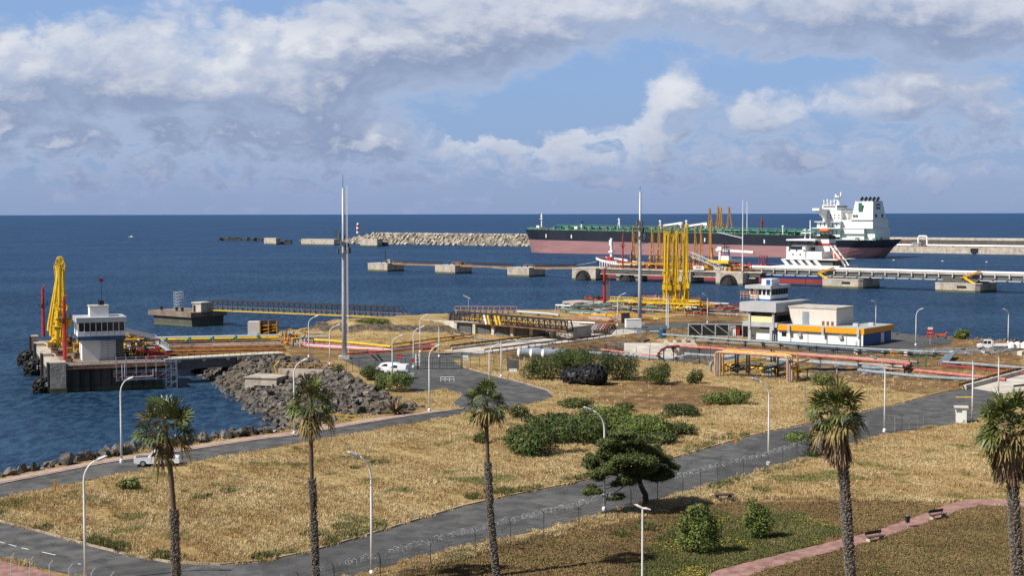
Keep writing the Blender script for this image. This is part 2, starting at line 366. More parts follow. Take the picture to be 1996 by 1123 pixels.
FRP = [tuple(P(x, y, LAND).to_2d()) for x, y in front_top + front_bot]
def hnoise(X, Y, f, s):
    return np.sin(X * f + s) * np.cos(Y * f * 1.3 + s * 2.1) + .5 * np.sin(X * f * 2.3 + Y * f * 1.9 + s)
MOUNDS = [(P(1740, 935), 12, 5, .8), (P(1920, 905), 9, 5, .7), (P(1560, 905), 6, 3, .3)]
def ground_z(X, Y):
    X = np.asarray(X, float); Y = np.asarray(Y, float)
    d = sdist(X, Y, COAST)
    k = np.exp(-(((X - ROCKC.x) / 26) ** 2 + ((Y - ROCKC.y) / 34) ** 2))
    sl = .75 - .50 * np.clip(k * 1.5, 0, 1)
    z = np.clip(d * sl, -5, LAND)
    z += 2.3 * smooth(-1, 6, sdist(X, Y, EMB)) * smooth(7, 14, d)
    z -= 2.4 * smooth(0, 5, sdist(X, Y, LOW))
    rm = smooth(.3, 6, -sdist(X, Y, FRP))
    for c, a, b, h in MOUNDS:
        z += rm * h * np.exp(-(((X - c.x) / a) ** 2 + ((Y - c.y) / b) ** 2))
    return z
def gz(x, y): return float(ground_z(np.array([x]), np.array([y]))[0])
def G(px, py):                                   # where the picture ray meets the modelled ground
    z = LAND
    for _ in range(6):
        p = P(px, py, z); z = .5 * z + .5 * gz(p.x, p.y)
    p = P(px, py, z); p.z = gz(p.x, p.y); return p
cols = [-2600, -1800, -1200, -800, -500, -300, -150] + list(range(-60, 2080, 10)) + [2150, 2300, 2500, 2900, 3500, 4400]
rows = [592 + 3 * i for i in range(60)] + [772 + 4 * i for i in range(60)] + [1012 + 7 * i for i in range(24)] + [1230, 1320, 1500, 1900, 2600]
rows = [470, 500, 530, 555, 575] + rows
GX = []; GY = []
for ry in rows:
    for cx in cols:
        p = P(cx, ry, LAND); GX.append(p.x); GY.append(p.y)
GX = np.array(GX); GY = np.array(GY); GZ = ground_z(GX, GY)
nC = len(cols); nR = len(rows)
fc = [(r * nC + c, (r + 1) * nC + c, (r + 1) * nC + c + 1, r * nC + c + 1) for r in range(nR - 1) for c in range(nC - 1)
      if max(GZ[r * nC + c], GZ[(r + 1) * nC + c], GZ[r * nC + c + 1], GZ[(r + 1) * nC + c + 1]) > -4.9]
me = bpy.data.meshes.new('terrain'); me.from_pydata(list(zip(GX.tolist(), GY.tolist(), GZ.tolist())), [], fc); me.update()
me.polygons.foreach_set('use_smooth', [True] * len(me.polygons))
# what grows or lies where: r = green lawn, g = bare brown soil, b = stony slope
LAWN = [tuple(p) for p in W2([(1230, 1140), (1290, 1040), (1400, 1000), (1560, 1000), (1640, 1040), (1560, 1085), (1400, 1120), (1380, 1160)])]
LAWN2 = [tuple(p) for p in W2([(1560, 1140), (1660, 1070), (1820, 1030), (1960, 1000), (1960, 1160)])]
PARK = [tuple(p) for p in W2([(600, 1200), (760, 1123), (960, 1062), (1180, 1018), (1300, 985), (1500, 970), (1800, 975), (1996, 985), (2300, 1000), (2300, 1300)])]
SOIL = [tuple(p) for p in W2([(1150, 775), (1180, 750), (1260, 742), (1420, 757), (1400, 790), (1280, 800), (1180, 790)])]
SOIL2 = [tuple(p) for p in W2([(1500, 705), (1640, 722), (1990, 742), (1990, 760), (1820, 775), (1600, 735)])]
SOIL3 = [tuple(p) for p in W2([(560, 705), (560, 655), (880, 690), (1110, 650), (1110, 625), (1450, 610), (1450, 640), (1200, 670), (1340, 690), (1996, 740), (1996, 665), (1780, 655), (1700, 690), (1400, 660), (880, 700)])]
d = sdist(GX, GY, COAST)
att = me.color_attributes.new('zone', 'FLOAT_COLOR', 'POINT')
zc = np.zeros((len(GX), 4)); zc[:, 3] = 1
zc[:, 0] = np.maximum(smooth(-3, 5, sdist(GX, GY, LAWN)), .15 * smooth(-3, 5, sdist(GX, GY, LAWN2)))
zc[:, 1] = np.maximum.reduce([.75 * smooth(-3, 5, sdist(GX, GY, PARK)), smooth(-4, 4, sdist(GX, GY, SOIL)), .9 * smooth(-3, 3, sdist(GX, GY, SOIL2)), .75 * smooth(-2, 2, sdist(GX, GY, SOIL3))])
zc[:, 2] = 1 - smooth(4, 7, d)
zc[:, 2] = np.maximum(zc[:, 2], (GZ < 4.2) * .6)
HEAP = [tuple(P(*p, 4).to_2d()) for p in ((372, 702), (460, 700), (545, 700), (600, 705), (640, 716), (700, 745), (765, 778), (832, 803), (700, 820), (590, 841), (520, 850))]
zc[:, 2] = np.maximum(zc[:, 2], smooth(-1, 1, sdist(GX, GY, HEAP)))
zc[:, 2] = np.maximum(zc[:, 2], ((GZ > 4.7) & (GZ < 6.5) & (GY > 250)) * 1.0)
att.data.foreach_set('color', zc.ravel())
def ground_mat():
    m = bpy.data.materials.new('ground'); m.use_nodes = True; t = m.node_tree; b = t.nodes['Principled BSDF']
    co = nd(t, 'ShaderNodeNewGeometry').outputs['Position']
    def n(sc, det=6, ro=.6, st=(1, 1, 1)): return nd(t, 'ShaderNodeTexNoise', i={'Vector': nd(t, 'ShaderNodeVectorMath', operation='MULTIPLY', i={0: co, 1: st}).outputs[0], 'Scale': sc, 'Detail': float(det), 'Roughness': ro}).outputs[0]
    a = nd(t, 'ShaderNodeAttribute', attribute_name='zone'); s = nd(t, 'ShaderNodeSeparateColor', i={0: a.outputs['Color']})
    dry = mixc(t, mrange(t, n(.12), .35, .65), (.30, .20, .085), (.46, .35, .17))
    dry = mixc(t, mrange(t, n(1.6, 4), .45, .7), dry, (.20, .12, .05))
    dry = mixc(t, mth(t, 'MULTIPLY', mrange(t, n(.22, 5), .60, .72), .5), dry, (.16, .17, .05))
    soil = mixc(t, mrange(t, n(.5), .35, .65), (.13, .075, .035), (.24, .15, .075))
    soil = mixc(t, mrange(t, n(.16), .5, .7), soil, (.28, .20, .08))
    lawn = mixc(t, mrange(t, n(.35), .35, .65), (.10, .10, .035), (.19, .15, .065))
    fl = nd(t, 'ShaderNodeTexVoronoi', i={'Vector': co, 'Scale': 2.2}).outputs[0]
    yl = mth(t, 'MULTIPLY', mrange(t, fl, .08, .16, .5, 0), mrange(t, n(.18, 3), .52, .62))
    lawn = mixc(t, yl, lawn, (.55, .38, .02))
    stone = mixc(t, mrange(t, n(.9), .35, .65), (.05, .042, .035), (.16, .13, .10))
    wob = mth(t, 'MULTIPLY', mth(t, 'SUBTRACT', n(.3), .5), 1.0)
    def msk(x): return mrange(t, mth(t, 'ADD', x, wob), .3, .62)
    c = mixc(t, msk(s.outputs[1]), dry, soil); c = mixc(t, msk(s.outputs[0]), c, lawn); c = mixc(t, msk(s.outputs[2]), c, stone)
    t.links.new(c, b.inputs['Base Color']); b.inputs['Roughness'].default_value = .95; b.inputs['Specular IOR Level'].default_value = .1
    bu = nd(t, 'ShaderNodeBump', i={'Strength': .9, 'Distance': .35, 'Height': n(2.2, 8, .7)}); t.links.new(bu.outputs[0], b.inputs['Normal'])
    return m
M['ground'] = ground_mat()
struct(link('terrain', me, 'ground'))
# ---------------------------------------------------------------- sea
def sea_mat():
    m = bpy.data.materials.new('sea'); m.use_nodes = True; t = m.node_tree; b = t.nodes['Principled BSDF']
    co = nd(t, 'ShaderNodeNewGeometry').outputs['Position']
    def n(sc, det=4, ro=.55, st=(1, 1, 1), dist=0): return nd(t, 'ShaderNodeTexNoise', i={'Vector': nd(t, 'ShaderNodeVectorMath', operation='MULTIPLY', i={0: co, 1: st}).outputs[0], 'Scale': sc, 'Detail': float(det), 'Roughness': ro, 'Distortion': float(dist)}).outputs[0]
    big = mrange(t, n(.006, 4, .6, (1, 2.0, 1)), .36, .66)
    fine = mrange(t, n(.5, 3, .7, (1, .45, 1)), .38, .62)
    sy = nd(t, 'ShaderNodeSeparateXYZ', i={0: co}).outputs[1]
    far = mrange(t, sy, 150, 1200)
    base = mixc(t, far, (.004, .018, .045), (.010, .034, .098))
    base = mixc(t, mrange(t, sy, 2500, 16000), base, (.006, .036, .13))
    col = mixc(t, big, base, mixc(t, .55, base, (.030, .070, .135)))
    col = mixc(t, mth(t, 'MULTIPLY', fine, .38), col, (.055, .12, .19))
    h = mth(t, 'ADD', mth(t, 'MULTIPLY', n(.35, 4, .7, (1, .5, 1)), 1.0), mth(t, 'MULTIPLY', n(.06, 2, .5, (1, .5, 1)), 2.0))
    bu = nd(t, 'ShaderNodeBump', i={'Strength': mrange(t, sy, 180, 500, .35, 1.0), 'Distance': 2.2, 'Height': h})
    df = nd(t, 'ShaderNodeBsdfDiffuse', i={'Color': col, 'Normal': bu.outputs[0]}); gl = nd(t, 'ShaderNodeBsdfGlossy', i={'Color': (.75, .85, 1, 1), 'Roughness': .18, 'Normal': bu.outputs[0]})
    t.nodes.remove(b)
    t.links.new(nd(t, 'ShaderNodeMixShader', i={0: .13, 1: df.outputs[0], 2: gl.outputs[0]}).outputs[0], t.nodes['Material Output'].inputs[0])
    return m
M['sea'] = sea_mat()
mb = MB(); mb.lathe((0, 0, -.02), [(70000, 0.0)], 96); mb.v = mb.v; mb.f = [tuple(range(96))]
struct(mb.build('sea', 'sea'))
# ---------------------------------------------------------------- roads, paths
def asphalt(name, a, b):
    m = mat(name, a, .9, sc=.5, c2=b, spec=.2, bump=.15, bsc=30, grime=.35, gcol=(.17, .16, .145)); t = m.node_tree; p = t.nodes['Principled BSDF']
    src = p.inputs['Base Color'].links[0].from_socket; co = nd(t, 'ShaderNodeNewGeometry').outputs['Position']
    w = nd(t, 'ShaderNodeTexNoise', i={'Vector': co, 'Scale': .8, 'Detail': 4.0}).outputs['Color']
    v = nd(t, 'ShaderNodeVectorMath', operation='ADD', i={0: co, 1: w}).outputs[0]
    e = nd(t, 'ShaderNodeTexVoronoi', feature='DISTANCE_TO_EDGE', i={'Vector': v, 'Scale': .22}).outputs[0]
    pt = nd(t, 'ShaderNodeTexVoronoi', i={'Vector': v, 'Scale': .07}).outputs['Color']
    c = mixc(t, mth(t, 'MULTIPLY', mrange(t, nd(t, 'ShaderNodeSeparateColor', i={0: pt}).outputs[0], .55, .6), .4), src, (.045, .045, .046))
    c = mixc(t, mrange(t, e, .004, .012, .55, 0), c, (.03, .03, .03)); t.links.new(c, p.inputs['Base Color']); return m
M['asphalt'] = asphalt('asphalt', (.075, .077, .08), (.125, .125, .125))
M['asphalt_new'] = asphalt('asphalt_new', (.055, .055, .056), (.08, .078, .075))
M['gravel'] = mat('gravel', (.20, .19, .175), .95, sc=.4, c2=(.34, .32, .29))
M['kerb'] = mat('kerb', (.36, .30, .24), .9, var=.35, sc=1)
M['brick_path'] = mat('brick_path', (.26, .14, .12), .9, sc=1.2, c2=(.36, .21, .18), bump=.2)
M['dirt'] = mat('dirt', (.36, .20, .10), .95, sc=.8)
M['paint'] = mat('paint', (.65, .65, .62), .8, var=.3, sc=3)
RZ = LAND + .03
sheet('front_road', front_top + front_bot, RZ, 'asphalt')
shore_top = [(-700, 1095), (-300, 1005), (0, 944), (100, 924), (200, 904), (300, 889), (400, 873), (500, 858), (580, 848), (700, 827), (800, 811), (905, 797)]
shore_bot = [(900, 808), (820, 823), (700, 843), (560, 868), (450, 888), (340, 906), (200, 931), (100, 950), (0, 973), (-300, 1040), (-700, 1150)]
sheet('shore_road', shore_top + shore_bot, RZ, 'asphalt')
sheet('entrance_road', [(905, 796.5), (880, 790), (903, 768), (862, 758), (812, 766), (770, 745), (700, 716), (662, 700), (700, 690), (880, 688), (930, 684), (1150, 646), (1215, 642), (1240, 645), (1185, 660), (950, 690), (880, 702), (905, 718), (960, 733), (1020, 748), (1066, 762), (1078, 773), (1060, 783), (1000, 792), (903, 808)], RZ, 'asphalt')
sheet('quay_road', [(1150, 646), (1220, 634), (1300, 630), (1450, 628), (1450, 645), (1330, 640), (1240, 648), (1215, 650)], RZ + .012, 'asphalt')
sheet('yard', [(1420, 650), (1450, 632), (1740, 648), (1860, 662), (1850, 672), (1790, 680), (1700, 690), (1600, 690)], RZ, 'asphalt')
sheet('pavement', [(-700, 1080), (-300, 995), (0, 935), (100, 915), (200, 897), (300, 882), (400, 866), (500, 851), (580, 841), (700, 820), (830, 803), (905, 795)] + [(905, 797)] + shore_top[::-1][1:], LAND + .12, 'pad')
sheet('plaza', [(-400, 985), (0, 1094), (60, 1108), (130, 1127), (250, 1175), (-400, 1175)], RZ + .03, 'brick_path')
sheet('brick_footpath', [(1300, 1160), (1400, 1112), (1500, 1086), (1600, 1062), (1700, 1038), (1800, 1003), (1850, 983), (1890, 974), (1960, 976), (2100, 984), (2100, 996), (1960, 988), (1910, 986), (1870, 996), (1800, 1022), (1700, 1056), (1600, 1082), (1500, 1109), (1400, 1145), (1370, 1160)], LAND + .06, 'brick_path')
sheet('dirt_trail', [(1370, 972), (1450, 975), (1600, 975), (1750, 968), (1830, 968), (1890, 973), (1830, 972), (1750, 972), (1600, 979), (1450, 980), (1370, 985)], LAND + .05, 'dirt')
def strip_mesh(pts, w, h, z=LAND):
    mb = MB(); pp = [P(x, y, z) for x, y in pts]
    for a, b in zip(pp, pp[1:]):
        mb.beam((a.x, a.y, z + h / 2), (b.x, b.y, z + h / 2), w, h)
    return mb
struct(strip_mesh([(x, y - 1.5) for x, y in front_top], .22, .15).build('kerb', 'kerb'))
struct(strip_mesh([(x, y) for x, y in shore_top], .2, .16).build('kerb', 'kerb'))
struct(strip_mesh([(1078, 769), (1066, 761), (1020, 747), (960, 732), (905, 717)], .22, .14).build('kerb', 'kerb'))
# faded centre dashes on the front road
mb = MB()
for a, b in (((-40, 1048), (10, 1060)), ((17, 1062), (32, 1066)), ((42, 1069), (56, 1072)), ((82, 1077), (108, 1083)), ((152, 1100), (158, 1101))):
    p, q = P(*a, RZ + .02), P(*b, RZ + .02); mb.beam(p, q, .12, .012)
struct(mb.build('lane_marking', 'paint'))
single(MB().box((P(1880, 775.5).x, P(1880, 775.5).y, RZ + .03), (2.6, .9, .05), 0), 'speed_bump', 'yellow', 'yellow speed bump patch on the asphalt below the concrete ramp', 'speed bump')
# ================================================================ out on the water
HE1 = Vector((.785, -.62)); HE2 = Vector((.62, .785))
def tline(px, O, e=HE1, py=500):
    r = ray(px, py); k = r[0] / r[1]; return (k * O[1] - O[0]) / (e[0] - k * e[1])
def zat(py, D, px=998): r = ray(px, py); return CAMZ + r[2] / r[1] * D
def text_part(s, size, mt, parent, loc, rot, ext=.03, name='lettering'):
    c = bpy.data.curves.new('t', 'FONT'); c.body = s; c.size = size; c.extrude = ext; c.align_x = 'CENTER'; c.align_y = 'CENTER'
    o = bpy.data.objects.new('t', c); COL.objects.link(o); bpy.context.view_layer.update()
    me = bpy.data.meshes.new_from_object(o.evaluated_get(bpy.context.evaluated_depsgraph_get())); bpy.data.objects.remove(o)
    q = link(name, me, mt, parent, loc); q.rotation_euler = rot; return q
def rail(mb, pts, h=1.05, step=2.0, w=.07, mid=True):
    pts = [Vector(p) for p in pts]
    for a, b in zip(pts, pts[1:]):
        n = max(1, int((b - a).length / step))
        for i in range(n + 1):
            p = a.lerp(b, i / n); mb.beam(p, p + Vector((0, 0, h)), w)
        mb.beam(a + Vector((0, 0, h)), b + Vector((0, 0, h)), w)
        if mid: mb.beam(a + Vector((0, 0, h * .5)), b + Vector((0, 0, h * .5)), w * .8)
    return mb
def tyrering(mb, c, ax, R_, r, n=14, m=6):
    ax = Vector(ax).normalized(); u = ax.orthogonal().normalized(); w = ax.cross(u); vs = []; fs = []
    for i in range(n):
        t = 2 * math.pi * i / n; d = u * math.cos(t) + w * math.sin(t)
        for j in range(m):
            s = 2 * math.pi * j / m; vs.append(Vector(c) + d * (R_ + r * math.cos(s)) + ax * r * math.sin(s))
    for i in range(n):
        for j in range(m):
            fs.append((i * m + j, ((i + 1) % n) * m + j, ((i + 1) % n) * m + (j + 1) % m, i * m + (j + 1) % m))
    mb.add(vs, fs)
def pier(name, label, cat, pl, pc, yb, yt, pr, group=None, cham=0.0, mt='concrete'):
    """block whose near bottom corner is seen at pc, yb; lit face from pl, dark face to pr"""
    O = P(pc, yb, 0); w = -tline(pl, O, HE1, yb); d = tline(pr, O, HE2, yb); h = zat(yt, O.y, pc)
    t = thing(name, O, HA, label, cat, group); mb = MB()
    c = cham
    ring = [(-w + c, 0), (-c, 0), (0, c), (0, d - c), (-c, d), (-w + c, d), (-w, d - c), (-w, c)] if c else [(-w, 0), (0, 0), (0, d), (-w, d)]
    mb.prism(ring, .9, h - .35); mb.build('block', mt, t)
    r2 = [(x + (.12 if x > -w / 2 else -.12), y + (.12 if y > d / 2 else -.12)) for x, y in ring]
    MB().prism(r2, h - .35, h).build('cap', 'pale_concrete' if mt == 'concrete' else mt, t)
    MB().prism([(x * .995 - .02, y * .99 + .05) for x, y in ring], -2, .9).build('waterline_band', 'weed', t)
    return t, w, d, h, O
DG = 'mooring dolphins joined by the long catwalk'
d1 = pier('mooring_dolphin', 'square concrete mooring dolphin at the far left end of the catwalk', 'mooring dolphin', 717, 755, 529.5, 513.5, 788, DG)
d2 = pier('mooring_dolphin', 'square concrete mooring dolphin in the middle of the catwalk, second from its left end', 'mooring dolphin', 848, 887, 534, 517.5, 920, DG)
d3 = pier('mooring_dolphin', 'square concrete mooring dolphin, last one before the loading jetty begins', 'mooring dolphin', 989, 1031, 540, 522, 1063, DG)
JA = pier('jetty_pier', 'rust stained jetty pier with arched black fender, the leftmost under the loading arms', 'pier', 1115, 1161, 547, 523, 1185, 'jetty piers with arched fenders')
JB = pier('jetty_pier', 'rust stained jetty pier with arched fender, standing left of the tall grey mast', 'pier', 1201, 1247, 549, 526, 1262, 'jetty piers with arched fenders')
JC = pier('jetty_pier', 'rust stained jetty pier with arched black fender carrying the slim white pole', 'pier', 1395, 1448, 557, 532, 1479, 'jetty piers with arched fenders')
JM = pier('jetty_pier', 'dark jetty pier standing behind the three near yellow loading arms', 'pier', 1318, 1346, 553, 529, 1372, 'jetty piers with arched fenders')
PD = pier('trestle_pier', 'broad pier with cut corners below the white pipes in front of the product tanker house', 'pier', 1600, 1679, 563.5, 545, 1718, 'wide piers under the pipe trestle', 1.6)
PE = pier('trestle_pier', 'broad pier with cut corners below the white pipes nearest the right edge', 'pier', 1820, 1908, 571.5, 553.5, 1945, 'wide piers under the pipe trestle', 1.6)
for (t, w, d, h, O) in (JA, JB, JC):             # half round fender of tyres hung on the seaward face
    mb = MB(); rr = min(4.2, w * .3)
    for ring in range(4):
        for k in range(2 + ring * 3):
            a = math.pi * (k + .5) / (2 + ring * 3); r0 = rr * (.15 + .27 * ring)
            tyrering(mb, (-w * .52 + r0 * math.cos(a), -.5 - .1 * (3 - ring), .4 + r0 * math.sin(a)), (math.cos(a) * .5, -1, math.sin(a) * .5), .62, .3, 9, 5)
    mb.lathe((-w * .52, -.1, .4), [(rr * .9, -.6), (rr * .9, .2), (rr * .3, rr * .8)], 10)
    mb.build('fender', 'rubber', t)
for (t, w, d, h, O) in (PD, PE):
    MB().box((-w * .38, -.1, h * .62), (w * .2, .3, h * .22)).build('recess', 'black', t)
    MB().box((-w * .5, d * .5, h + .9), (w * .75, d * .7, 1.8)).build('bearing_block', 'dark_concrete', t)
for (t, w, d, h, O) in (d1, d2, d3):
    mb = MB()
    for x, y in ((-w * .3, d * .3), (-w * .6, d * .35), (-w * .2, d * .7)):
        mb.lathe((x, y, h), [(.45, 0), (.3, .4), (.3, .9), (.6, 1.0), (.5, 1.2)], 8)
    lp(mb, 'bollard', 'black', t)
    rail(MB(), [(-w + .3, d - .3, h), (-.3, d - .3, h), (-.3, d * .5, h)], 1.1, 2.2, .1).build('railing', 'ochre', t)
t = d1[0]; mb = MB(); rail(mb, [(-9, 9, d1[3]), (-6, 9, d1[3])], 1.2, 1)
for k in range(4): mb.beam((-10 + .4 * (k % 2) * 2, 8 + .8 * (k // 2), d1[3]), (-9.6, 8.4, d1[3] + 9), .12)
for z in (2, 4, 6, 8): mb.box((-9.6, 8.4, d1[3] + z), (1.5 * (1 - z / 10), 1.5 * (1 - z / 10), .12))
mb.build('light_frame', 'darksteel', t)
MB().box((-3.6, 6, d1[3] + 1.1), (2.2, 2, 2.2)).build('cabinet', 'steel', t)
MB().box((-3.6, 8, d2[3] + .9), (5, 2.6, 1.8)).build('winch_housing', 'rust', d2[0])
# catwalks between the dolphins
def catwalk(A, B, label, off=5.0, z0=None):
    a = Vector(A[4][:2]) + HE2 * off; b = Vector(B[4][:2]) + HE2 * off - HE1 * (B[1])
    dv = b - a; L = dv.length; za = A[3]; zb = B[3]
    t = thing('catwalk', (a.x, a.y, za + .15), math.atan2(dv.y, dv.x), label, 'catwalk', 'catwalk spans between dolphins')
    s = (zb - za)
    MB().add([(0, -.8, -.9), (L, -.8, -.9 + s), (L, -.8, .1 + s), (0, -.8, .1), (0, .8, -.9), (L, .8, -.9 + s), (L, .8, .1 + s), (0, .8, .1)],
             [(0, 1, 2, 3), (7, 6, 5, 4), (0, 3, 7, 4), (1, 5, 6, 2), (3, 2, 6, 7), (0, 4, 5, 1)]).build('walkway', 'stained_deck', t)
    MB().beam((0, -.86, -.8), (L, -.86, s - .8), .1, .25).build('edge_beam', 'ochre', t)
    mb = MB()
    for y in (-.8, .8):
        n = int(L / 1.5)
        for i in range(n + 1): mb.beam((L * i / n, y, s * i / n), (L * i / n, y, s * i / n + 1.6), .22)
        for zz in (.75, 1.5): mb.beam((0, y, zz), (L, y, s + zz), .18)
    mb.build('railing', 'darksteel', t)
catwalk(d1, d2, 'catwalk span with dense railing between the two leftmost dolphins')
catwalk(d2, d3, 'catwalk span with dense railing between the second and third dolphins')
catwalk(d3, JA, 'catwalk span with dense railing between the last dolphin and the jetty')
# jetty deck between the piers A and C
O = JA[4]; LJ = tline(1479, O); tC = tline(1448, O)
jd = thing('jetty_deck', O, HA, 'long low jetty deck with dark underside carrying the orange loading arms', 'jetty')
DZ = zat(527, 700)
MB().bb(-JA[1] + 1, LJ, 3, 17, DZ - .7, DZ).build('deck_slab', 'concrete', jd)
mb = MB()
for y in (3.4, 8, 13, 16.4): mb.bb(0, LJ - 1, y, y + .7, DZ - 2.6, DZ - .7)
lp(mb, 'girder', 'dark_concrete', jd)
mb = MB(); rail(mb, [(1, 3.2, DZ), (LJ - 2, 3.2, DZ)], 1.1, 2.5, .12); mb.build('railing', 'rust', jd)
mb = MB(); mb.bb(1, LJ - 3, 2.3, 3, DZ - 3.2, DZ - 2.8); mb.build('lower_walkway', 'pale_concrete', jd)
mb = MB()
for y, z, r in ((6, 1.0, .35), (7.2, 1.0, .45), (8.6, 1.2, .3), (10, .8, .4)): mb.tube([(4, y, DZ + z), (LJ - 6, y, DZ + z)], r, 8)
lp(mb, 'deck_pipes', 'rust', jd)
random.seed(5); mb = MB(); mb2 = MB()
for i in range(70):
    x = random.uniform(18, LJ - 12); y = random.uniform(4, 14); h = random.uniform(.8, 3.2)
    (mb if random.random() < .6 else mb2).box((x, y, DZ + h / 2), (random.uniform(.4, 2.2), random.uniform(.4, 1.5), h), random.random())
    if random.random() < .5: mb.tube([(x, y, DZ + 1.5), (x + random.uniform(-3, 3), y, DZ + 1.5), (x + random.uniform(-3, 3), y + 2, DZ + 2.5)], .2, 6)
lp(mb, 'valve_set', 'ochre', jd); lp(mb2, 'manifold', 'darksteel', jd)
MB().bb(tline(1205, O) - 3, tline(1300, O), 4, 7, DZ + 2.2, DZ + 2.9).build('pipe_bridge', 'ochre', jd)
# ---------------------------------------------------------------- marine loading arms
def make_arm(name, h, mt, label, group, lean=1.0, seed=0, fat=1.0):
    rnd = random.Random(seed)
    t = thing(name, (0, 0, 0), 0, label, 'loading arm', group)
    rh = h * .42; f = fat
    mb = MB(); mb.tube([(0, 0, 0), (0, 0, rh)], [.55 * f, .42 * f], 10); mb.lathe((0, 0, 0), [(.95 * f, 0), (.95 * f, .25), (.6 * f, .5)], 10); mb.tube([(0, 0, rh), (0, .9 * f, rh + .3), (0, .9 * f, rh + .9)], .4 * f, 8); [mb.lathe((0, 0, rh * q), [(.78 * f, 0), (.78 * f, .16)], 10) for q in (.22, .5, .78)]; mb.tube([(.7 * f, .4, 0), (.7 * f, .4, rh * .6), (.2 * f, .2, rh * .66)], .12 * f, 6); mb.tube([(-.6 * f, .5, 0), (-.6 * f, .5, rh * .85)], .07 * f, 5); mb.build('riser', mt, t)
    ax = .35 * lean
    mb = MB(); mb.tube([(0, .9 * f, rh + .6), (ax, .9 * f, h - .6)], [.36 * f, .26 * f], 9)
    mb.tube([(0, .2, rh + 1.6), (ax, .2, h - .8)], .09 * f, 5); mb.tube([(-.55 * f, .9, rh), (ax - .4 * f, .9, h - .6)], .08 * f, 5); mb.build('inboard_arm', mt, t)
    bx = 1.5 * lean
    mb = MB(); mb.tube([(ax, 1.0 * f, h - .3), (bx, 1.0 * f, h * .2), (bx + .1, 1.0, h * .13)], [.28 * f, .24 * f, .3 * f], 8)
    mb.tube([(ax + .5 * f, 1.3, h - .5), (bx + .6 * f, 1.3, h * .22)], .07 * f, 5); mb.tube([(bx + .1, 1, h * .13), (bx + .7, 1, h * .11), (bx + .7, .6, h * .07)], .26 * f, 7); mb.build('outboard_arm', mt, t)
    mb = MB(); tyrering(mb, (ax, .7, h - .5), (0, 1, 0), .7 * f, .12 * f, 14, 5); mb.beam((ax - .7 * f, .7, h - .5), (ax + .7 * f, .7, h - .5), .12); mb.beam((ax, .7, h - 1.2), (ax, .7, h + .2), .12)
    tyrering(mb, (0, .35, rh + .6), (0, 1, 0), .85 * f, .14 * f, 14, 5); mb.build('sheave', mt, t)
    mb = MB(); mb.beam((0, .9, rh + .6), (-.75 * lean, .9, rh - h * .13), .34 * f); mb.box((-.85 * lean, .9, rh - h * .15), (1.1 * f, 1.0 * f, 1.7 * f)); mb.build('counterweight', mt, t)
    mb = MB(); mb.box((0, -.2, h * .24), (1.9 * f, 1.6 * f, .14)); rail(mb, [(-.9 * f, -.9 * f, h * .24), (.9 * f, -.9 * f, h * .24)], .9, 1, .07)
    for s in (-1, 1): mb.beam((s * .35 * f, -.75 * f, 0), (s * .35 * f, -.75 * f, h * .24), .08)
    mb.build('service_platform', mt, t)
    return t
GA = 'rusty orange loading arms on the far jetty'
arms = [(1231, 'tall rusty orange loading arm, leftmost in the row on the jetty'), (1243, 'rusty orange loading arm directly left of the tall grey mast'), (1268, 'rusty orange loading arm first to the right of the tall grey mast'),
        (1281, 'rusty orange loading arm second to the right of the tall grey mast'), (1292, 'rusty orange loading arm left of the densest cluster above the yellow arms'), (1304, 'rusty orange loading arm, left one of the dense cluster above the yellow arms'),
        (1313, 'rusty orange loading arm in the middle of the dense cluster above the yellow arms'), (1326, 'rusty orange loading arm, right one of the dense cluster above the yellow arms'), (1353, 'rusty orange loading arm, left one of the separate pair right of the cluster'), (1364, 'rusty orange loading arm, right one of the separate pair right of the cluster')]
O2 = O.to_2d() + HE2 * 9
for i, (px, lb) in enumerate(arms):
    if i == 0: proto = make_arm('loading_arm', 21.5, 'amber', lb, GA, .9, 0, .85)
    p = O2 + HE1 * tline(px, O2); hh = 1 + .03 * math.sin(i * 2.3) + (.08 if px == 1326 else 0)
    if i == 0: o = proto; o.location = (p.x, p.y, DZ); o.rotation_euler = (0, 0, HA)
    else: o = dup(proto, (p.x, p.y, DZ), HA + (PI if i % 3 == 1 else 0) if False else HA + .25 * math.sin(i * 1.7), lb, GA, (1, 1, hh))
p = O2 + HE1 * tline(1388, O2); dup(proto, (p.x, p.y, DZ + 1.2), HA + 2.9, 'tallest orange loading arm standing alone left of the jetty control booth', GA, (1.05, 1.05, 1.08))
# three bright yellow pairs on the near manifold platform
GY_ = 'bright yellow loading arms on the near platform'; k = 0
names = ['left arm of the left bright yellow pair on the near platform', 'right arm of the left bright yellow pair on the near platform', 'left arm of the middle bright yellow pair on the near platform', 'right arm of the middle bright yellow pair on the near platform', 'left arm of the right bright yellow pair on the near platform', 'right arm of the right bright yellow pair, the tallest of the six']
YP = P(1316, 601, LAND + 1.0)
for i, px in enumerate((1296, 1303, 1313, 1321, 1332, 1340)):
    O3 = Vector((YP.x, YP.y)) ; p = O3 + Vector((1, -.06)) * tline(px, O3, Vector((1, -.06)))
    if i == 0: yproto = make_arm('loading_arm', 23.5, 'yellow', names[0], GY_, .4, 3, .85); o = yproto; o.location = (p.x, p.y, LAND + 1); o.rotation_euler = (0, 0, -.1)
    else: dup(yproto, (p.x, p.y, LAND + 1), -.1 + (math.pi if i % 2 else 0) + .2 * math.sin(i), names[i], GY_, (1, 1, 1.09 if i == 5 else 1 - .02 * (i % 3)))
# arms beyond the big tanker, on its own berth
berth = thing('tanker_berth', (0, 0, 0), 0, 'concrete berth platform behind the big tanker with tall parked arms', 'jetty')
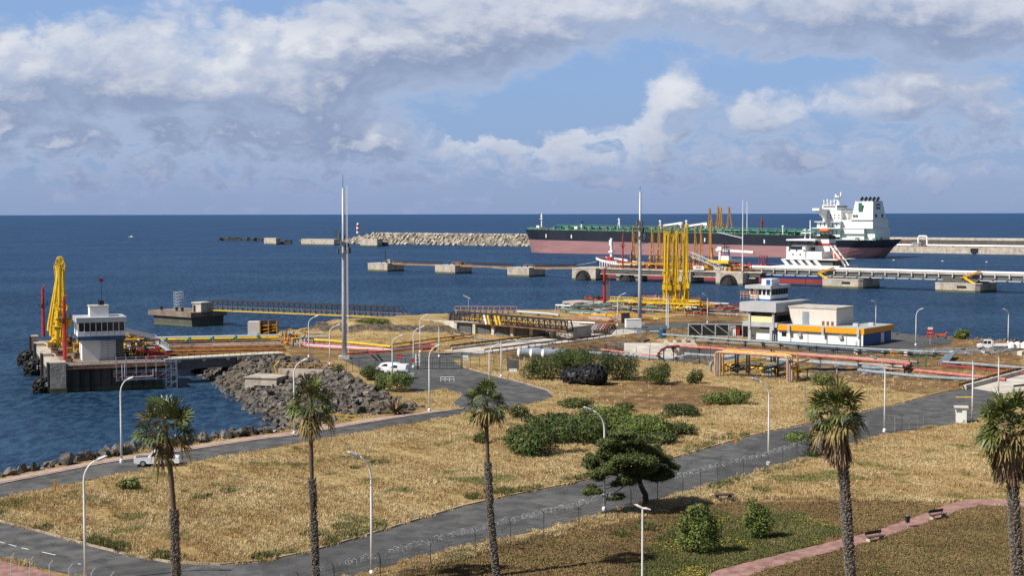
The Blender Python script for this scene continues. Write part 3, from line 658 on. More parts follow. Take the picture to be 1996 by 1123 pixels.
# ---------------------------------------------------------------- ships
def hull(L, B, deckz, bandz, bow, stern, rake, over, mt_side, mt_bot, parent, fb=.55):
    st = [0, .01, .025, .05, .08, .12, .17, .25, .4, .6, .75, .84, .9, .94, .97, .99, 1.0]
    def pt(s, lev, side):                        # s along 0..1, lev 0 keel .. 1 deck
        x0 = rake * (1 - lev); x1 = L - over * (1 - lev) ** 1.3
        x = x0 + (x1 - x0) * s
        tb = min(1, (s * L) / bow); ts = min(1, ((1 - s) * L) / stern)
        full = .45 + .55 * lev
        hb = (1 - (1 - tb) ** (1.6 + 1.6 * full)) ** (.75 - .2 * lev)
        hs = (fb * lev ** .5) + (1 - fb * lev ** .5) * (1 - (1 - ts) ** 2.2) ** .8
        return (x, side * B / 2 * max(.004, hb * hs))
    def band(zf0, zf1, l0, l1, n):
        mb = MB()
        for side in (-1, 1):
            vs = []
            for s in st:
                for j in range(n + 1):
                    a = j / n; lev = l0 + (l1 - l0) * a; x, y = pt(s, lev, side); vs.append((x, y, zf0(x) * (1 - a) + zf1(x) * a))
            m = n + 1; fs = []
            for i in range(len(st) - 1):
                for j in range(n):
                    f = (i * m + j, (i + 1) * m + j, (i + 1) * m + j + 1, i * m + j + 1); fs.append(f if side < 0 else f[::-1])
            mb.add(vs, fs)
            e = (len(st) - 1) * m
            if side < 0: te = [vs[e + j] for j in range(m)]
            else:
                tw = [vs[e + j] for j in range(m)]; mb.add(te + tw, [(j, m + j, m + j + 1, j + 1) for j in range(n)])
        return mb
    band(lambda x: -3, bandz, 0, .5, 3).build('hull_bottom', mt_bot, parent)
    band(bandz, deckz, .5, 1, 3).build('hull_side', mt_side, parent)
    ring = [(*pt(s, 1, -1), 0) for s in st] + [(*pt(s, 1, 1), 0) for s in reversed(st)]
    return [(x, y, deckz(x) - .4) for x, y, _ in ring]
SA = math.atan2(-.6, .8)
SB = Vector((P(1030, 490.5, 0).x + 2, P(1030, 490.5, 0).y))
SE = Vector((.8, -.6)); SN = Vector((.6, .8))
LT = 341.0
def sdeck(x): return 20.6 - 4.4 * (x / LT) + (1.5 * max(0, 1 - x / 14)) if x < 288 else (16.9 - 3.4 * float(smooth(288, 300, x)) + .8 * float(smooth(LT - 8, LT, x)))
ship = thing('crude_tanker', (SB.x, SB.y, 0), SA, 'very large crude tanker with black and faded pink hull, green deck and white superstructure aft', 'ship')
ring = hull(LT, 58, sdeck, lambda x: 11.6 - 3.6 * x / LT, 46, 55, 4, 11, 'hull_navy', 'hull_red', ship, .55)
mb = MB(); n = len(ring) // 2
for i in range(n - 1): mb.add([ring[i], ring[i + 1], ring[2 * n - 2 - i], ring[2 * n - 1 - i]], [(0, 1, 2, 3)])
mb.build('deck', 'deck_green', ship)
def sx_(px, y, py=450):                          # position along the ship of a picture column at a given offset from its centre line
    O_ = SB + SN * y; return tline(px, O_, SE, py)
mb = MB(); mw = MB(); mg = MB(); random.seed(8)
for y in (-26.5,): rail(mg, [(x, y if x > 40 else y * (x / 40) ** .5, sdeck(x)) for x in range(6, 286, 20)], 1.2, 5, .22)
for x in range(40, 280, 8):                      # centre pipe rack and catwalk
    mg.box((x, -4, sdeck(x) + 1.8), (.5, 12, 3.6)); 
for y, r in ((-8, .5), (-6.3, .5), (-4.4, .6), (-2, .5)): mg.tube([(40, y, sdeck(40) + 2.6), (280, y, sdeck(280) + 2.6)], r, 6)
mg.bb(36, 282, -11, -10, 20.2, 20.6)
rail(mg, [(36, -10.8, sdeck(36) + 3.0), (284, -10.8, sdeck(284) + 3.4)], 1.5, 4, .25)
for i in range(150):
    x = random.uniform(14, 284); y = random.uniform(-24, 8); h = random.uniform(.6, 3.2)
    random.choice((mb, mg, mg, mb)).box((x, y, sdeck(x) + h / 2 - .3), (random.uniform(.5, 2.6), random.uniform(.5, 2), h))
lp(mg, 'deck_piping', 'deck_green', ship); lp(mb, 'deck_fittings', 'darkgrey', ship)
for px in (1056,):
    x = sx_(px, 0); mw.tube([(x, 0, sdeck(x)), (x, 0, sdeck(x) + 13)], [.7, .5], 8); mw.box((x, 0, sdeck(x) + 9), (2.6, 2.6, .6)); mw.box((x, 0, sdeck(x) + 11.5), (1.6, 1.6, 1.4)); mw.box((x, 0, sdeck(x) + 13.6), (.5, .5, 1.6)); mw.box((x - 2, -2, sdeck(x) + 1.4), (3, 3, 3.2))
mw.build('foremast', 'white', ship)
for px, hh in ((1207, 10), (1287, 9), (1338, 9.5)):
    x = sx_(px, -8); m_ = MB(); m_.beam((x - 1.6, -9, sdeck(x)), (x, -8, sdeck(x) + hh), .5); m_.beam((x + 1.6, -9, sdeck(x)), (x, -8, sdeck(x) + hh), .5); m_.beam((x, -6, sdeck(x)), (x, -8, sdeck(x) + hh), .5); m_.box((x, -8, sdeck(x) + hh), (1.6, 1.6, 1.4)); m_.build('vent_mast', 'white', ship)
x = sx_(1134, -8); MB().tube([(x, -8, sdeck(x)), (x, -8, sdeck(x) + 5.5)], .9, 8).build('deck_house', 'white', ship); MB().lathe((x, -8, sdeck(x) + 5.5), [(1.1, 0), (.7, 2)], 8).build('vent_cowl', 'black', ship)
x = sx_(1124, -9); MB().box((x, -9, sdeck(x) + 1.8), (3, 3, 4)).build('locker', 'white', ship)
for xa, xb in ((1293, 1328), (1340, 1376)):      # hose handling cranes at rest along the deck
    a = sx_(xa, -6); b = sx_(xb, -6); z = sdeck(b); m_ = MB(); m_.tube([(b, -6, z), (b, -6, z + 7.6)], [1.2, .9], 8); m_.box((b, -6, z + 7.2), (3.4, 3, 2.6)); m_.beam((a, -6, z + 5.6), (b, -6, z + 7.8), 1.0, 1.5); m_.beam((a, -6, z), (a, -6, z + 5.6), .3); m_.build('deck_crane', 'white', ship)
for px in (1448 + 8,): x = sx_(px, -6); MB().tube([(x, -6, sdeck(x)), (x, -6, sdeck(x) + 26)], [.35, .22], 6).build('signal_pole', 'white', ship)
x = sx_(1485, 5); m_ = MB(); m_.tube([(x, 5, sdeck(x)), (x, 5, sdeck(x) + 11)], .9, 8); m_.lathe((x, 5, sdeck(x) + 11), [(.5, 0), (.3, 3.5)], 6); [m_.lathe((x, 5, sdeck(x) + z), [(1.3, 0), (1.3, .4)], 8) for z in (3, 6, 9)]; m_.build('inert_gas_post', 'darkred', ship)
x = sx_(1526, -14); m_ = MB(); m_.tube([(x, -14, sdeck(x)), (x, -14, sdeck(x) + 6)], .5, 8); m_.lathe((x, -14, sdeck(x) + 5.6), [(.5, 0), (1.1, .8), (.5, 1.6)], 8); m_.build('satellite_dome', 'white', ship)
m_ = MB(); a = sx_(1401, -27); b = sx_(1448, -29); m_.beam((a, -29.4, sdeck(a) + 1.2), (b, -29.6, sdeck(b) - 3.2), .8, .5); rail(m_, [(a, -29.7, sdeck(a) + 1.2), (b, -29.9, sdeck(b) - 3.2)], 1, 3, .15); m_.build('gangway', 'galv', ship)
# marks on the hull
for px in (1064.5, 1114, 1374, 1490):
    x = sx_(px, -29, 465); hw = 28.9 if x > 60 else 29 * (1 - (1 - min(1, x / 46)) ** 2.6) ** .6
    MB().box((x, -hw - .12, sdeck(x) - 5.2), (1.0, .5, 3.0)).build('draft_mark', 'white', ship)
x = sx_(1048, -24, 450); text_part('FRONT SIENA', 2.9, 'white', ship, (x, -24.6, sdeck(x) - 3.0), (R(86), 0, R(-13)), .5)
# white superstructure
def H1(py): return zat(py, 1095)
sb = H1(463)
acc = MB(); acc.bb(286, 305, -17, 17, sb, H1(433)); acc.bb(289, 304, -13, 13, H1(433), H1(411)); acc.bb(287, 299, -10, 10, H1(411), H1(401)); acc.bb(283.5, 306.5, -21, 21, H1(446.6), H1(445)); acc.bb(284.5, 306, -19, 19, H1(434), H1(432.7)); acc.bb(299, 307, -8, 8, H1(433), H1(417))
acc.build('accommodation', 'white', ship)
w_ = MB(); w_.bb(289, 294, -31, 31, H1(411), H1(408.5)); w_.bb(288.6, 294.4, -31.2, -28, H1(411.5), H1(407)); w_.add([(290, -29, H1(411)), (293, -29, H1(411)), (293, -13, H1(411)), (290, -13, H1(411)), (290, -13, H1(430)), (293, -13, H1(430))], [(0, 1, 2, 3), (0, 4, 5, 1), (0, 3, 4), (1, 5, 2), (3, 2, 5, 4)])
w_.build('bridge_wing', 'white', ship)
wn = MB(); wn.bb(286.9, 299.1, -9, 9, H1(405), H1(402.6)); wn.bb(288, 298, -10.1, 10.1, H1(405), H1(402.6))
for z in (441, 437, 426, 421, 452, 456):
    for k in range(5): wn.box((289 + k * 3.3, -17.05 if z > 433 else -13.05, H1(z)), (.9, .2, .9))
lp(wn, 'windows', 'glass', ship)
ms_ = MB(); ms_.tube([(296, 0, H1(401)), (296, 0, H1(383))], [1.7, .7], 8); ms_.box((296, 0, H1(384)), (3.4, 7, .8)); ms_.box((295, -2, H1(382)), (1, 2.4, 2)); ms_.tube([(297, 2, H1(384)), (297, 2, H1(375))], .5, 6)
for k in range(5): ms_.tube([(288 + k * 2.4, -9 + k, H1(401)), (288 + k * 2.4, -9 + k, H1(401) + 3 + 2 * (k % 2))], .35, 6); ms_.lathe((288 + k * 2.4, -9 + k, H1(401) + 2.5), [(.3, 0), (.8, .7), (.3, 1.4)], 6)
ms_.beam((287, -6, H1(401)), (296, 0, H1(389)), .4); ms_.build('radar_mast', 'white', ship)
fa = MB(); fa.bb(304, 323.5, -15, 15, H1(468.5), H1(447)); fa.bb(305, 330, -14, 16, H1(447), H1(430)); fa.bb(303.5, 324.2, -16.5, 16.5, H1(456.6), H1(455)); fa.bb(303.5, 330.6, -15.5, 16.8, H1(446.4), H1(445)); fa.bb(323.6, 331, -12, 17, H1(468.5), H1(447)); fa.build('engine_casing', 'white', ship)
f_ = MB(); f_.box((321, 0, (H1(429) + H1(394)) / 2), (17, 26, H1(394) - H1(429)), 0, (.83, .72)); f_.build('funnel', 'white', ship)
f_ = MB(); f_.bb(312.5, 330.2, -15, 15, H1(430), H1(428.4)); f_.build('funnel_deck', 'white', ship)
f_ = MB(); f_.bb(314.5, 327.5, -9, 9, H1(394), H1(393))
for k in range(5): f_.tube([(317 + k * 2.3, -5 + k * 2.2, H1(394)), (317 + k * 2.3, -5 + k * 2.2, H1(389)), (318.2 + k * 2.3, -5 + k * 2.2, H1(387))], [.95, .95, 1.3], 8)
lp(f_, 'exhaust_pipes', 'black', ship)
f_ = MB(); f_.box((319, -11.9, H1(405)), (3.0, .5, 6.5), 0); f_.build('funnel_emblem', 'green', ship)
f_ = MB(); [f_.box((314.4 + i * 2.2, -13, H1(422)), (1.6, .5, 1.8)) for i in (0, 1)]; [f_.box((329, -3 + i * 4, H1(400 + 7 * j)), (.5, 1.7, 1.6)) for i in (0, 1) for j in (0, 1)]; [f_.box((329.4, -6 + i * 12, H1(422)), (.5, 3, 2.4)) for i in (0, 1)]; lp(f_, 'funnel_vents', 'darkgrey', ship)
lb = MB(); lb.tube([(290, -20.5, H1(450)), (291, -20.5, H1(450)), (297, -20.5, H1(450)), (298.4, -20.5, H1(450))], [.5, 1.6, 1.6, .5], 10); lb.box((294.5, -20.5, H1(448.4)), (4, 1.6, 1)); lb.build('lifeboat', 'lifeboat', ship)
sd = MB()
for i in range(26): sd.box((random.uniform(308, 334), random.uniform(-18, 10), sdeck(330) + .8), (random.uniform(.8, 3), 2, random.uniform(1.5, 3)))
lp(sd, 'mooring_winches', 'deck_green', ship)
rail(MB(), [(x, -25 + 8 * max(0, (x - 325) / 27) ** 2, sdeck(x)) for x in range(304, 338, 6)], 1.1, 3, .12).build('stern_railing', 'white', ship)
MB().box((LT - 18, 0, .4), (9, 1.2, 3.4)).build('rudder', 'hull_navy', ship)
ax_ = MB(); 
# arms on the berth behind the ship
BO = SB + SN * 36
bo = MB(); bo.bb(120, 215, 34, 48, -2, 12.5); berth.location = (SB.x, SB.y, 0); berth.rotation_euler = (0, 0, SA); bo.build('platform', 'concrete', berth)
GB = 'parked loading arms showing above the big tanker deck'
for i, (px, hh, lb) in enumerate(((1380.5, 1.0, 'parked brown loading arm behind the tanker deck, leftmost above the deck crane'), (1397, 1.06, 'parked brown loading arm behind the tanker deck, second from the left'), (1409, 1.03, 'parked brown loading arm behind the tanker deck, third from the left'), (1418, 1.06, 'parked brown loading arm behind the tanker deck, furthest to the right'))):
    O_ = SB + SN * 40; p = O_ + SE * tline(px, O_, SE, 420)
    if i == 0: bproto = make_arm('loading_arm', 26, 'ochre', lb, GB, 2.6, 1, 1.5); bproto.location = (p.x, p.y, 12.5); bproto.rotation_euler = (0, 0, SA + .2)
    else: dup(bproto, (p.x, p.y, 12.5), SA + (.2 if i % 2 else 2.9), lb, GB, (1, 1, hh))
# ---------------------------------------------------------------- small product tanker at the jetty
pb = P(1181, 512, 0); 
PO = JA[4].to_2d() + HE2 * 46
tb0 = tline(1166, PO); te0 = tline(1664, PO); PL = te0 - tb0
pr = PO + HE1 * tb0
s2 = thing('product_tanker', (pr.x, pr.y, 0), HA, 'small product tanker with navy hull and white stern house moored behind the loading jetty', 'ship')
def pdeck(x): return 6.4 + 3.4 * max(0, 1 - x / 22) + .6 * max(0, (x - PL + 40) / 40)
ring = hull(PL, 21, pdeck, lambda x: 2.0, 22, 16, 5, 5, 'hull_blue', 'darkred', s2, .7)
mb = MB(); n = len(ring) // 2
for i in range(n - 1): mb.add([ring[i], ring[i + 1], ring[2 * n - 2 - i], ring[2 * n - 1 - i]], [(0, 1, 2, 3)])
mb.build('deck', 'darkred', s2)
mb = MB()
for i in range(0, 17): 
    a, b = ring[i - 0] if i else ring[0], ring[min(i + 1, n - 1)]
mb.add([(r[0], r[1] * 1.01, r[2] + .2) for r in ring[:9]] + [(r[0], r[1] * 1.02, r[2] + 1.5) for r in ring[:9]], [(i, i + 1, i + 10, i + 9) for i in range(8)])
mb.add([(r[0], r[1] * 1.01, r[2] + .2) for r in ring[-9:]] + [(r[0], r[1] * 1.02, r[2] + 1.5) for r in ring[-9:]], [(i, i + 1, i + 10, i + 9) for i in range(8)])
mb.build('bulwark', 'white', s2)
def qx(px, y=-10, py=500): return tline(px, PO + HE2 * y, HE1, py) - tb0
def H2(py): return zat(py, 690)
x = qx(1192, 0); m_ = MB(); m_.tube([(x, 0, pdeck(x)), (x, 0, pdeck(x) + 12.5)], [.9, .7], 8); m_.box((x, 0, pdeck(x) + 5), (2.6, 2.4, .9)); m_.box((x - .3, 0, pdeck(x) + 10), (1.6, 1.6, 3)); m_.build('foremast', 'white', s2)
x = qx(1190, 0); MB().box((x, 0, pdeck(x) + 1), (2.4, 3, 2.2)).build('mast_house', 'red', s2)
x = qx(1177, -8); text_part('COSTA BLEUE', 1.9, 'white', s2, (x + 3.5, -7.6, 8.0), (R(80), 0, R(-15)), .3)
random.seed(3); m_ = MB(); m2 = MB(); m3 = MB()
for i in range(60):
    x = random.uniform(24, PL - 38); h = random.uniform(.8, 2.6); random.choice((m_, m_, m2, m3)).box((x, random.uniform(-8, 4), pdeck(x) + h / 2), (random.uniform(.6, 3), 1.2, h))
for y in (-6, -4, -1): m_.tube([(22, y, pdeck(30) + 1.4), (PL - 36, y, pdeck(30) + 1.4)], .35, 6)
lp(m_, 'deck_piping', 'red', s2); lp(m2, 'deck_fittings', 'salmon', s2); lp(m3, 'hatches', 'blue', s2)
a = qx(1396, -2); b = qx(1469, -2); m_ = MB(); m_.beam((a, -2, H2(490) - .6), (b, -2, H2(496)), 1.0, 1.2); m_.tube([(qx(1404, -2), -2, pdeck(60)), (qx(1404, -2), -2, H2(489))], .9, 8); m_.box((qx(1404, -2), -2, H2(490)), (2.5, 2.2, 2)); m_.build('hose_crane', 'white', s2)
m_ = MB(); m_.tube([(b, -2, H2(496) - .4), (b, -2, H2(503))], .22, 5); m_.build('crane_hook', 'ochre', s2)
m_ = MB(); x0, x1 = qx(1478), qx(1488)
for xx in (x0, x1):
    for y in (-9, -6): m_.beam((xx, y, pdeck(90)), (xx, y, H2(502)), .3)
for z in (502, 508, 513): m_.bb(x0, x1, -9, -6, H2(z) - .1, H2(z) + .1)
m_.build('manifold_tower', 'darkred', s2)
xa, xb, xc, xd = qx(1532), qx(1569), qx(1572), qx(1622)
m_ = MB(); m_.side([(qx(1498), 6.8), (xd + 4, 6.8), (xd + 4, H2(519)), (xa - 1, H2(519)), (qx(1505), H2(522))], -10.2, 10.2)
m_.bb(xa, xb, -9.6, 9.6, H2(507), H2(483)); m_.bb(xa - 2, xd + 3, -10.4, 10.4, H2(508.2), H2(506.6)); m_.bb(xb, xd - 6, -9, 9, H2(507), H2(492))
for px in (1532, 1548, 1563, 1578, 1594): m_.add([(qx(px), -10.2, H2(519)), (qx(px) + 2.2, -10.2, H2(519)), (qx(px) - .6, -10.2, H2(508)), (qx(px) - 2.8, -10.2, H2(508)), (qx(px), -9.6, H2(519)), (qx(px) + 2.2, -9.6, H2(519)), (qx(px) - .6, -9.6, H2(508)), (qx(px) - 2.8, -9.6, H2(508))], [(0, 1, 2, 3), (7, 6, 5, 4), (0, 3, 7, 4), (1, 5, 6, 2)])
m_.build('accommodation', 'white', s2)
MB().bb(xa + 2, xd, -9.3, 9.3, H2(519), H2(508)).build('lower_deck_openings', 'darkgrey', s2)
m_ = MB(); m_.bb(xa, qx(1588), -9.8, 9.8, H2(471), H2(468)); m_.bb(xa + 2, qx(1580), -8, 8, H2(483), H2(479.5)); m_.build('bridge_roof', 'white', s2)
MB().bb(xa + 1, qx(1584), -9, 9, H2(479.6), H2(471)).build('bridge_windows', 'glass', s2)
m_ = MB()
for k in range(5): m_.box((xa + 1.6 + k * 2, -9.65, H2(498 if k % 2 else 490)), (.7, .2, .7))
m_.box((xa + 5, -9.7, H2(485)), (7, .2, 1.4)); lp(m_, 'windows', 'glass', s2)
fx = qx(1601, -5); fz = (H2(492) + H2(467)) / 2; fh = H2(467) - H2(492)
MB().box((fx, 0, fz), (8, 8, fh), 0, (.8, .9)).build('funnel', 'white', s2); MB().box((fx, 0, H2(478)), (7.6, 8.3, 1.0)).build('funnel_band', 'red', s2)
m_ = MB(); m_.box((fx, 0, H2(464.5)), (6.6, 7.4, 1.6)); [m_.tube([(fx - 2 + 1.7 * k, -1 + k, H2(465)), (fx - 1.6 + 1.7 * k, -1 + k, H2(458.5))], .9, 8) for k in range(3)]; m_.build('funnel_cap', 'black', s2)
m_ = MB()
for px in (1569, 1579): x = qx(px, 0); m_.tube([(x, 0, H2(470)), (x, 0, H2(448 if px == 1569 else 431))], .28, 6); m_.box((x, 0, H2(456)), (2.4, 3.4, .4)); m_.box((x, 0, H2(450)), (1.6, 2, .3))
m_.build('radar_mast', 'white', s2)
m_ = MB(); xl, xr = qx(1613), qx(1643)
for y in (-7, -3): m_.beam((xl, y, H2(480)), (xr, y, H2(519)), .6, .7)
for k in range(5): a = k / 4; m_.beam((xl + (xr - xl) * a, -7, H2(480) + (H2(519) - H2(480)) * a), (xl + (xr - xl) * a, -3, H2(480) + (H2(519) - H2(480)) * a), .3)
m_.beam((xr, -7, H2(519)), (xr, -7, pdeck(PL)), .4); m_.beam((xl + 2, -7, H2(484)), (xl + 2, -7, H2(507)), .4); m_.build('lifeboat_ramp', 'white', s2)
m_ = MB(); a, b = .12, .72
pA = Vector((xl + (xr - xl) * a - .6, -5, H2(480) + (H2(519) - H2(480)) * a - 1.4)); pB = Vector((xl + (xr - xl) * b - .6, -5, H2(480) + (H2(519) - H2(480)) * b - 1.4))
m_.tube([pA, pA.lerp(pB, .15), pA.lerp(pB, .85), pB], [.5, 1.5, 1.5, .5], 10); m_.build('freefall_lifeboat', 'lifeboat', s2)
m_ = MB(); rail(m_, [(xd + 2, -10, H2(519)), (PL - 2, -8, H2(519))], 2.6, 1.6, .14); rail(m_, [(PL - 12, -8, H2(508)), (PL - 3, -8, H2(508))], 1.2, 1.2, .12)
for k in range(5): m_.beam((PL - 12 + 2.2 * k, -8, pdeck(PL)), (PL - 12 + 2.2 * k, -8, H2(508)), .2)
m_.bb(PL - 13, PL - 3, -8.4, 4, H2(508.8), H2(508)); m_.build('stern_gantry', 'darkgrey', s2)
ropeA = Vector((*(PO + HE1 * (tb0 + 2)), 8.4)); ropeB = Vector((*(d2[4].to_2d() + HE2 * 8), d2[3] + 1))
pts = [ropeA.lerp(ropeB, i / 14) - Vector((0, 0, 4.5 * math.sin(math.pi * i / 14))) for i in range(15)]
single(MB().tube(pts, .12, 5), 'mooring_line', 'pale_concrete', 'pale sagging mooring line from the small tanker bow to the dolphins', 'mooring line')
# ---------------------------------------------------------------- pipe trestle to the right
TO = PD[4].to_2d() + HE2 * 3; ta = tline(1462, TO); tz = tline(2330, TO)
tr = thing('pipe_trestle', (TO.x, TO.y, 0), HA, 'long pipe trestle on wide piers running to the right edge with white pipes on top', 'trestle')
ZT = zat(530.5, 645)
MB().bb(ta, tz, 0, 8, ZT - .35, ZT + .15).build('deck_slab', 'pale_concrete', tr)
mb = MB(); mb.bb(ta, tz, .6, 1.2, ZT - 2.6, ZT - .35); mb.bb(ta, tz, 6.6, 7.2, ZT - 2.6, ZT - .35); lp(mb, 'girder', 'darkgrey', tr)
mb = MB(); x = ta
while x < tz: mb.bb(x, x + 5.2, -.6, .5, ZT - 2.9, ZT - 2.55); x += 6.2
mb.build('lower_walkway', 'galv', tr)
mb = MB(); x = ta
while x < tz: mb.bb(x, x + .5, -.35, .55, ZT - 1.7, ZT + .5); x += 6.2
lp(mb, 'bracket', 'pale_concrete', tr)
mb = MB(); mb.tube([(ta, .5, ZT + .75), (tz, .5, ZT + .75)], .42, 10); mb.tube([(ta, 2.2, ZT + .85), (tz, 2.2, ZT + .85)], .5, 10); mb.build('white_pipe', 'white', tr)
mb = MB(); mb.tube([(ta, 3.8, ZT + .7), (tz, 3.8, ZT + .7)], .35, 8); mb.tube([(ta, 5, ZT + .7), (tz, 5, ZT + .7)], .35, 8); mb.build('grey_pipe', 'grey', tr)
def trestle_light(px, i):
    p = TO + HE2 * 6.5 + HE1 * tline(px, TO + HE2 * 6.5)
    t = thing('trestle_light', (p.x, p.y, ZT + .15), HA, ('thin lamp pole standing on the trestle just right of the ship stern', 'thin lamp pole on the trestle left of the right hand pier', 'thin lamp pole on the trestle directly above the right hand pier')[i], 'lamp post', 'thin lamp poles on the pipe trestle')
    MB().tube([(0, 0, 0), (0, 0, 5)], .09, 6).build('pole', 'darkgrey', t); MB().box((.3, 0, 5.05), (.9, .35, .22)).build('lamp_head', 'lamp', t)
for i, px in enumerate((1741, 1836, 1922)): trestle_light(px, i)
def stair(px, py, lbl):
    p = TO + HE1 * tline(px, TO) - HE2 * .9
    t = thing('access_stair', (p.x, p.y, 0), HA, lbl, 'stairs', 'yellow stairs down to the trestle piers')
    MB().beam((4.6, 0, ZT + 1.4), (-3, 0, ZT - 1.4), .5, .9).build('upper_flight', 'ochre', t); MB().beam((-3, -.4, ZT - 1.2), (3, -.4, ZT - 4.6), .5, .9).build('lower_flight', 'yellow', t)
    MB().box((-3.2, -.2, ZT - 1.5), (2, 1.4, .2)).build('landing', 'ochre', t)
stair(1609, 540, 'yellow zigzag stair at the left end of the wide pier near the ship'); stair(1893, 545, 'yellow zigzag stair from the trestle down to the rightmost pier')
# ---------------------------------------------------------------- booth, masts and clutter on the jetty
def onj(px, y): q = O.to_2d() + HE2 * y; return q + HE1 * tline(px, q)
p = onj(1402, 5)
t = thing('jetty_control_booth', (p.x, p.y, DZ - .2), HA, 'small cream control booth with wide yellow roof on the loading jetty', 'building')
MB().bb(-3, 4.6, 0, 5, 0, 2.2).build('wall', 'cream', t); MB().bb(-2.8, 4.5, .05, 4.9, 2.2, 3.8).build('window', 'glass', t); MB().bb(-7, 5.4, -.8, 6, 3.8, 5.2).build('roof', 'yellow', t)
MB().bb(.5, 4.6, 1, 4, 5.2, 7.4).build('roof_cabin', 'white', t); mb = MB(); [mb.tube([(1.5 + .9 * k, 2.5, 7.4), (1.5 + .9 * k, 2.5, 14 - k)], .14, 5) for k in range(3)]; [mb.box((2.4, 2.5, 9 + 1.3 * k), (3.6 - .2 * k, 2, .2)) for k in range(5)]; mb.build('antenna_tower', 'darksteel', t)
MB().box((4, 2, 8.6), (.8, .8, 3.6)).build('blue_cabinet', 'blue', t)
p = onj(1428, 5)
t = thing('jetty_shelter', (p.x, p.y, DZ - .2), HA, 'open dark steel shelter between the control booth and the white pole', 'shelter')
mb = MB(); [mb.beam((x, y, 0), (x, y, 4.6), .25) for x in (-5, -1.5, 2, 5) for y in (0, 5)]; mb.build('frame', 'darksteel', t); MB().bb(-5.4, 5.4, -.4, 5.4, 4.6, 4.95).build('roof', 'darkgrey', t); rail(MB(), [(-5, 0, 4.95), (5, 0, 4.95)], 1.1, 1, .1).build('railing', 'steel', t); MB().bb(-4, 4, 1.5, 4.5, 0, 2.4).build('machinery', 'ochre', t)
p = onj(1358, 3)
t = thing('gangway_tower', (p.x, p.y, DZ), HA, 'grey lattice gangway sloping down to the right beside the paired orange arms', 'gangway')
mb = MB(); L_ = 17
for y in (0, 1.6):
    for z in (0, 2): mb.beam((-4, y, 7 + z), (L_ - 4, y, 1 + z), .22)
    for k in range(13): a = k / 12; b = (k + 1) / 12; mb.beam((-4 + L_ * a, y, 7 - 6 * a + (2 if k % 2 else 0)), (-4 + L_ * b, y, 7 - 6 * b + (0 if k % 2 else 2)), .16)
mb.build('truss', 'galv', t); mb = MB(); [mb.beam((-4, y, 0), (-4, y, 8), .4) for y in (0, 1.6)]; mb.build('support', 'rust', t)
p = onj(1362, 2.6)
t = thing('name_board', (p.x, p.y, DZ), HA, 'long low white board with dark lettering on the jetty edge', 'sign')
MB().box((0, 0, 1.3), (6.2, .3, 2.0)).build('board', 'cream', t); text_part('SINES', 1.2, 'darkgrey', t, (0, -.2, 1.4), (R(90), 0, 0), .04)
def monitor(name, loc, rz, h, label, group, r=.28):
    t = thing(name, loc, rz, label, 'fire monitor', group)
    MB().tube([(0, 0, 0), (0, 0, h)], [r * 1.3, r], 8).build('pole', 'red', t)
    mb = MB(); mb.lathe((0, 0, h * .68), [(r * 4, 0), (r * 4, .12)], 10); [mb.beam((0, 0, h * .58), (r * 3.6 * s, 0, h * .68), .12) for s in (-1, 1)]; rail(mb, [(-r * 3.6, -r * 2, h * .69), (r * 3.6, -r * 2, h * .69), (r * 3.6, r * 2, h * .69)], .9, .8, .06); mb.build('platform', 'darksteel', t)
    MB().tube([(0, 0, h), (0, 0, h + .5), (r * 2.4, 0, h + .9)], r * .7, 6).build('nozzle', 'darkred', t)
    return t
p = onj(1214, 4); monitor('fire_monitor_tower', (p.x, p.y, DZ), HA, 17, 'dark red monitor tower on the jetty left of the orange arms', 'red monitor towers on the far jetty', .35)
p = onj(1447.5, -.5 + 3)
t = thing('white_pole', (p.x, p.y, DZ - .4), HA, 'tall slim white pole standing on the jetty pier right of the booth', 'mast'); MB().tube([(0, 0, 0), (0, 0, HT(1447, 531, 388, DZ))], [.35, .14], 8).build('pole', 'lamp', t); MB().lathe((0, 0, 0), [(.8, 0), (.8, .3), (.4, .6)], 8).build('base', 'darkgrey', t)
PI = math.pi
p = onj(1185, 8)
t = thing('white_hose_rack', (p.x, p.y, DZ), HA, 'white tubular hose rack at the left end of the jetty deck', 'hose rack')
for k in range(7): MB().tube([(k * 1.5 - 5, 0, 0), (k * 1.5 - 5, 0, 2.6), (k * 1.5 - 4.2, 0, 3.4), (k * 1.5 - 3.6, 0, 2.6), (k * 1.5 - 3.6, 0, 0)], .2, 6).build('hose', 'white', t)
# ---------------------------------------------------------------- breakwater
BW0 = Vector((P(1000, 480, 0).x, P(1000, 480, 0).y)); bl = tline(640, BW0); br = 900
bw = thing('breakwater', (BW0.x, BW0.y, 0), HA, 'long breakwater of pale concrete blocks and a high wall beyond the ships', 'breakwater')
MB().side([(bl, -2), (br, -2), (br, 10.5), (bl + 60, 11.5), (bl + 25, 6), (bl, 1)], 17, 34).build('core', 'dark_concrete', bw)
MB().add([(bl, 2, -1), (200, 2, -1), (200, 17, 9.8), (bl + 55, 17, 9.8), (bl + 20, 10, 3)], [(0, 1, 2, 3, 4)]).build('block_bed', 'dark_concrete', bw)
wl = tline(1600, BW0 + HE2 * 22)
mb = MB(); mb.bb(bl + 60, br, 22, 25, 10, 12.6); mb.build('crest_wall', 'pale_concrete', bw)
MB().bb(wl, br, 18, 21, 3, 12.9).build('high_wall', 'pale_concrete', bw)
MB().bb(wl, br, -6, 17.9, -2, 5.2).build('quay', 'concrete', bw)
mb = MB(); [mb.bb(x, x + 1.2, 17.8, 18, 3, 12.9) for x in range(int(wl), int(wl) + 400, 24)]; lp(mb, 'wall_buttress', 'concrete', bw)
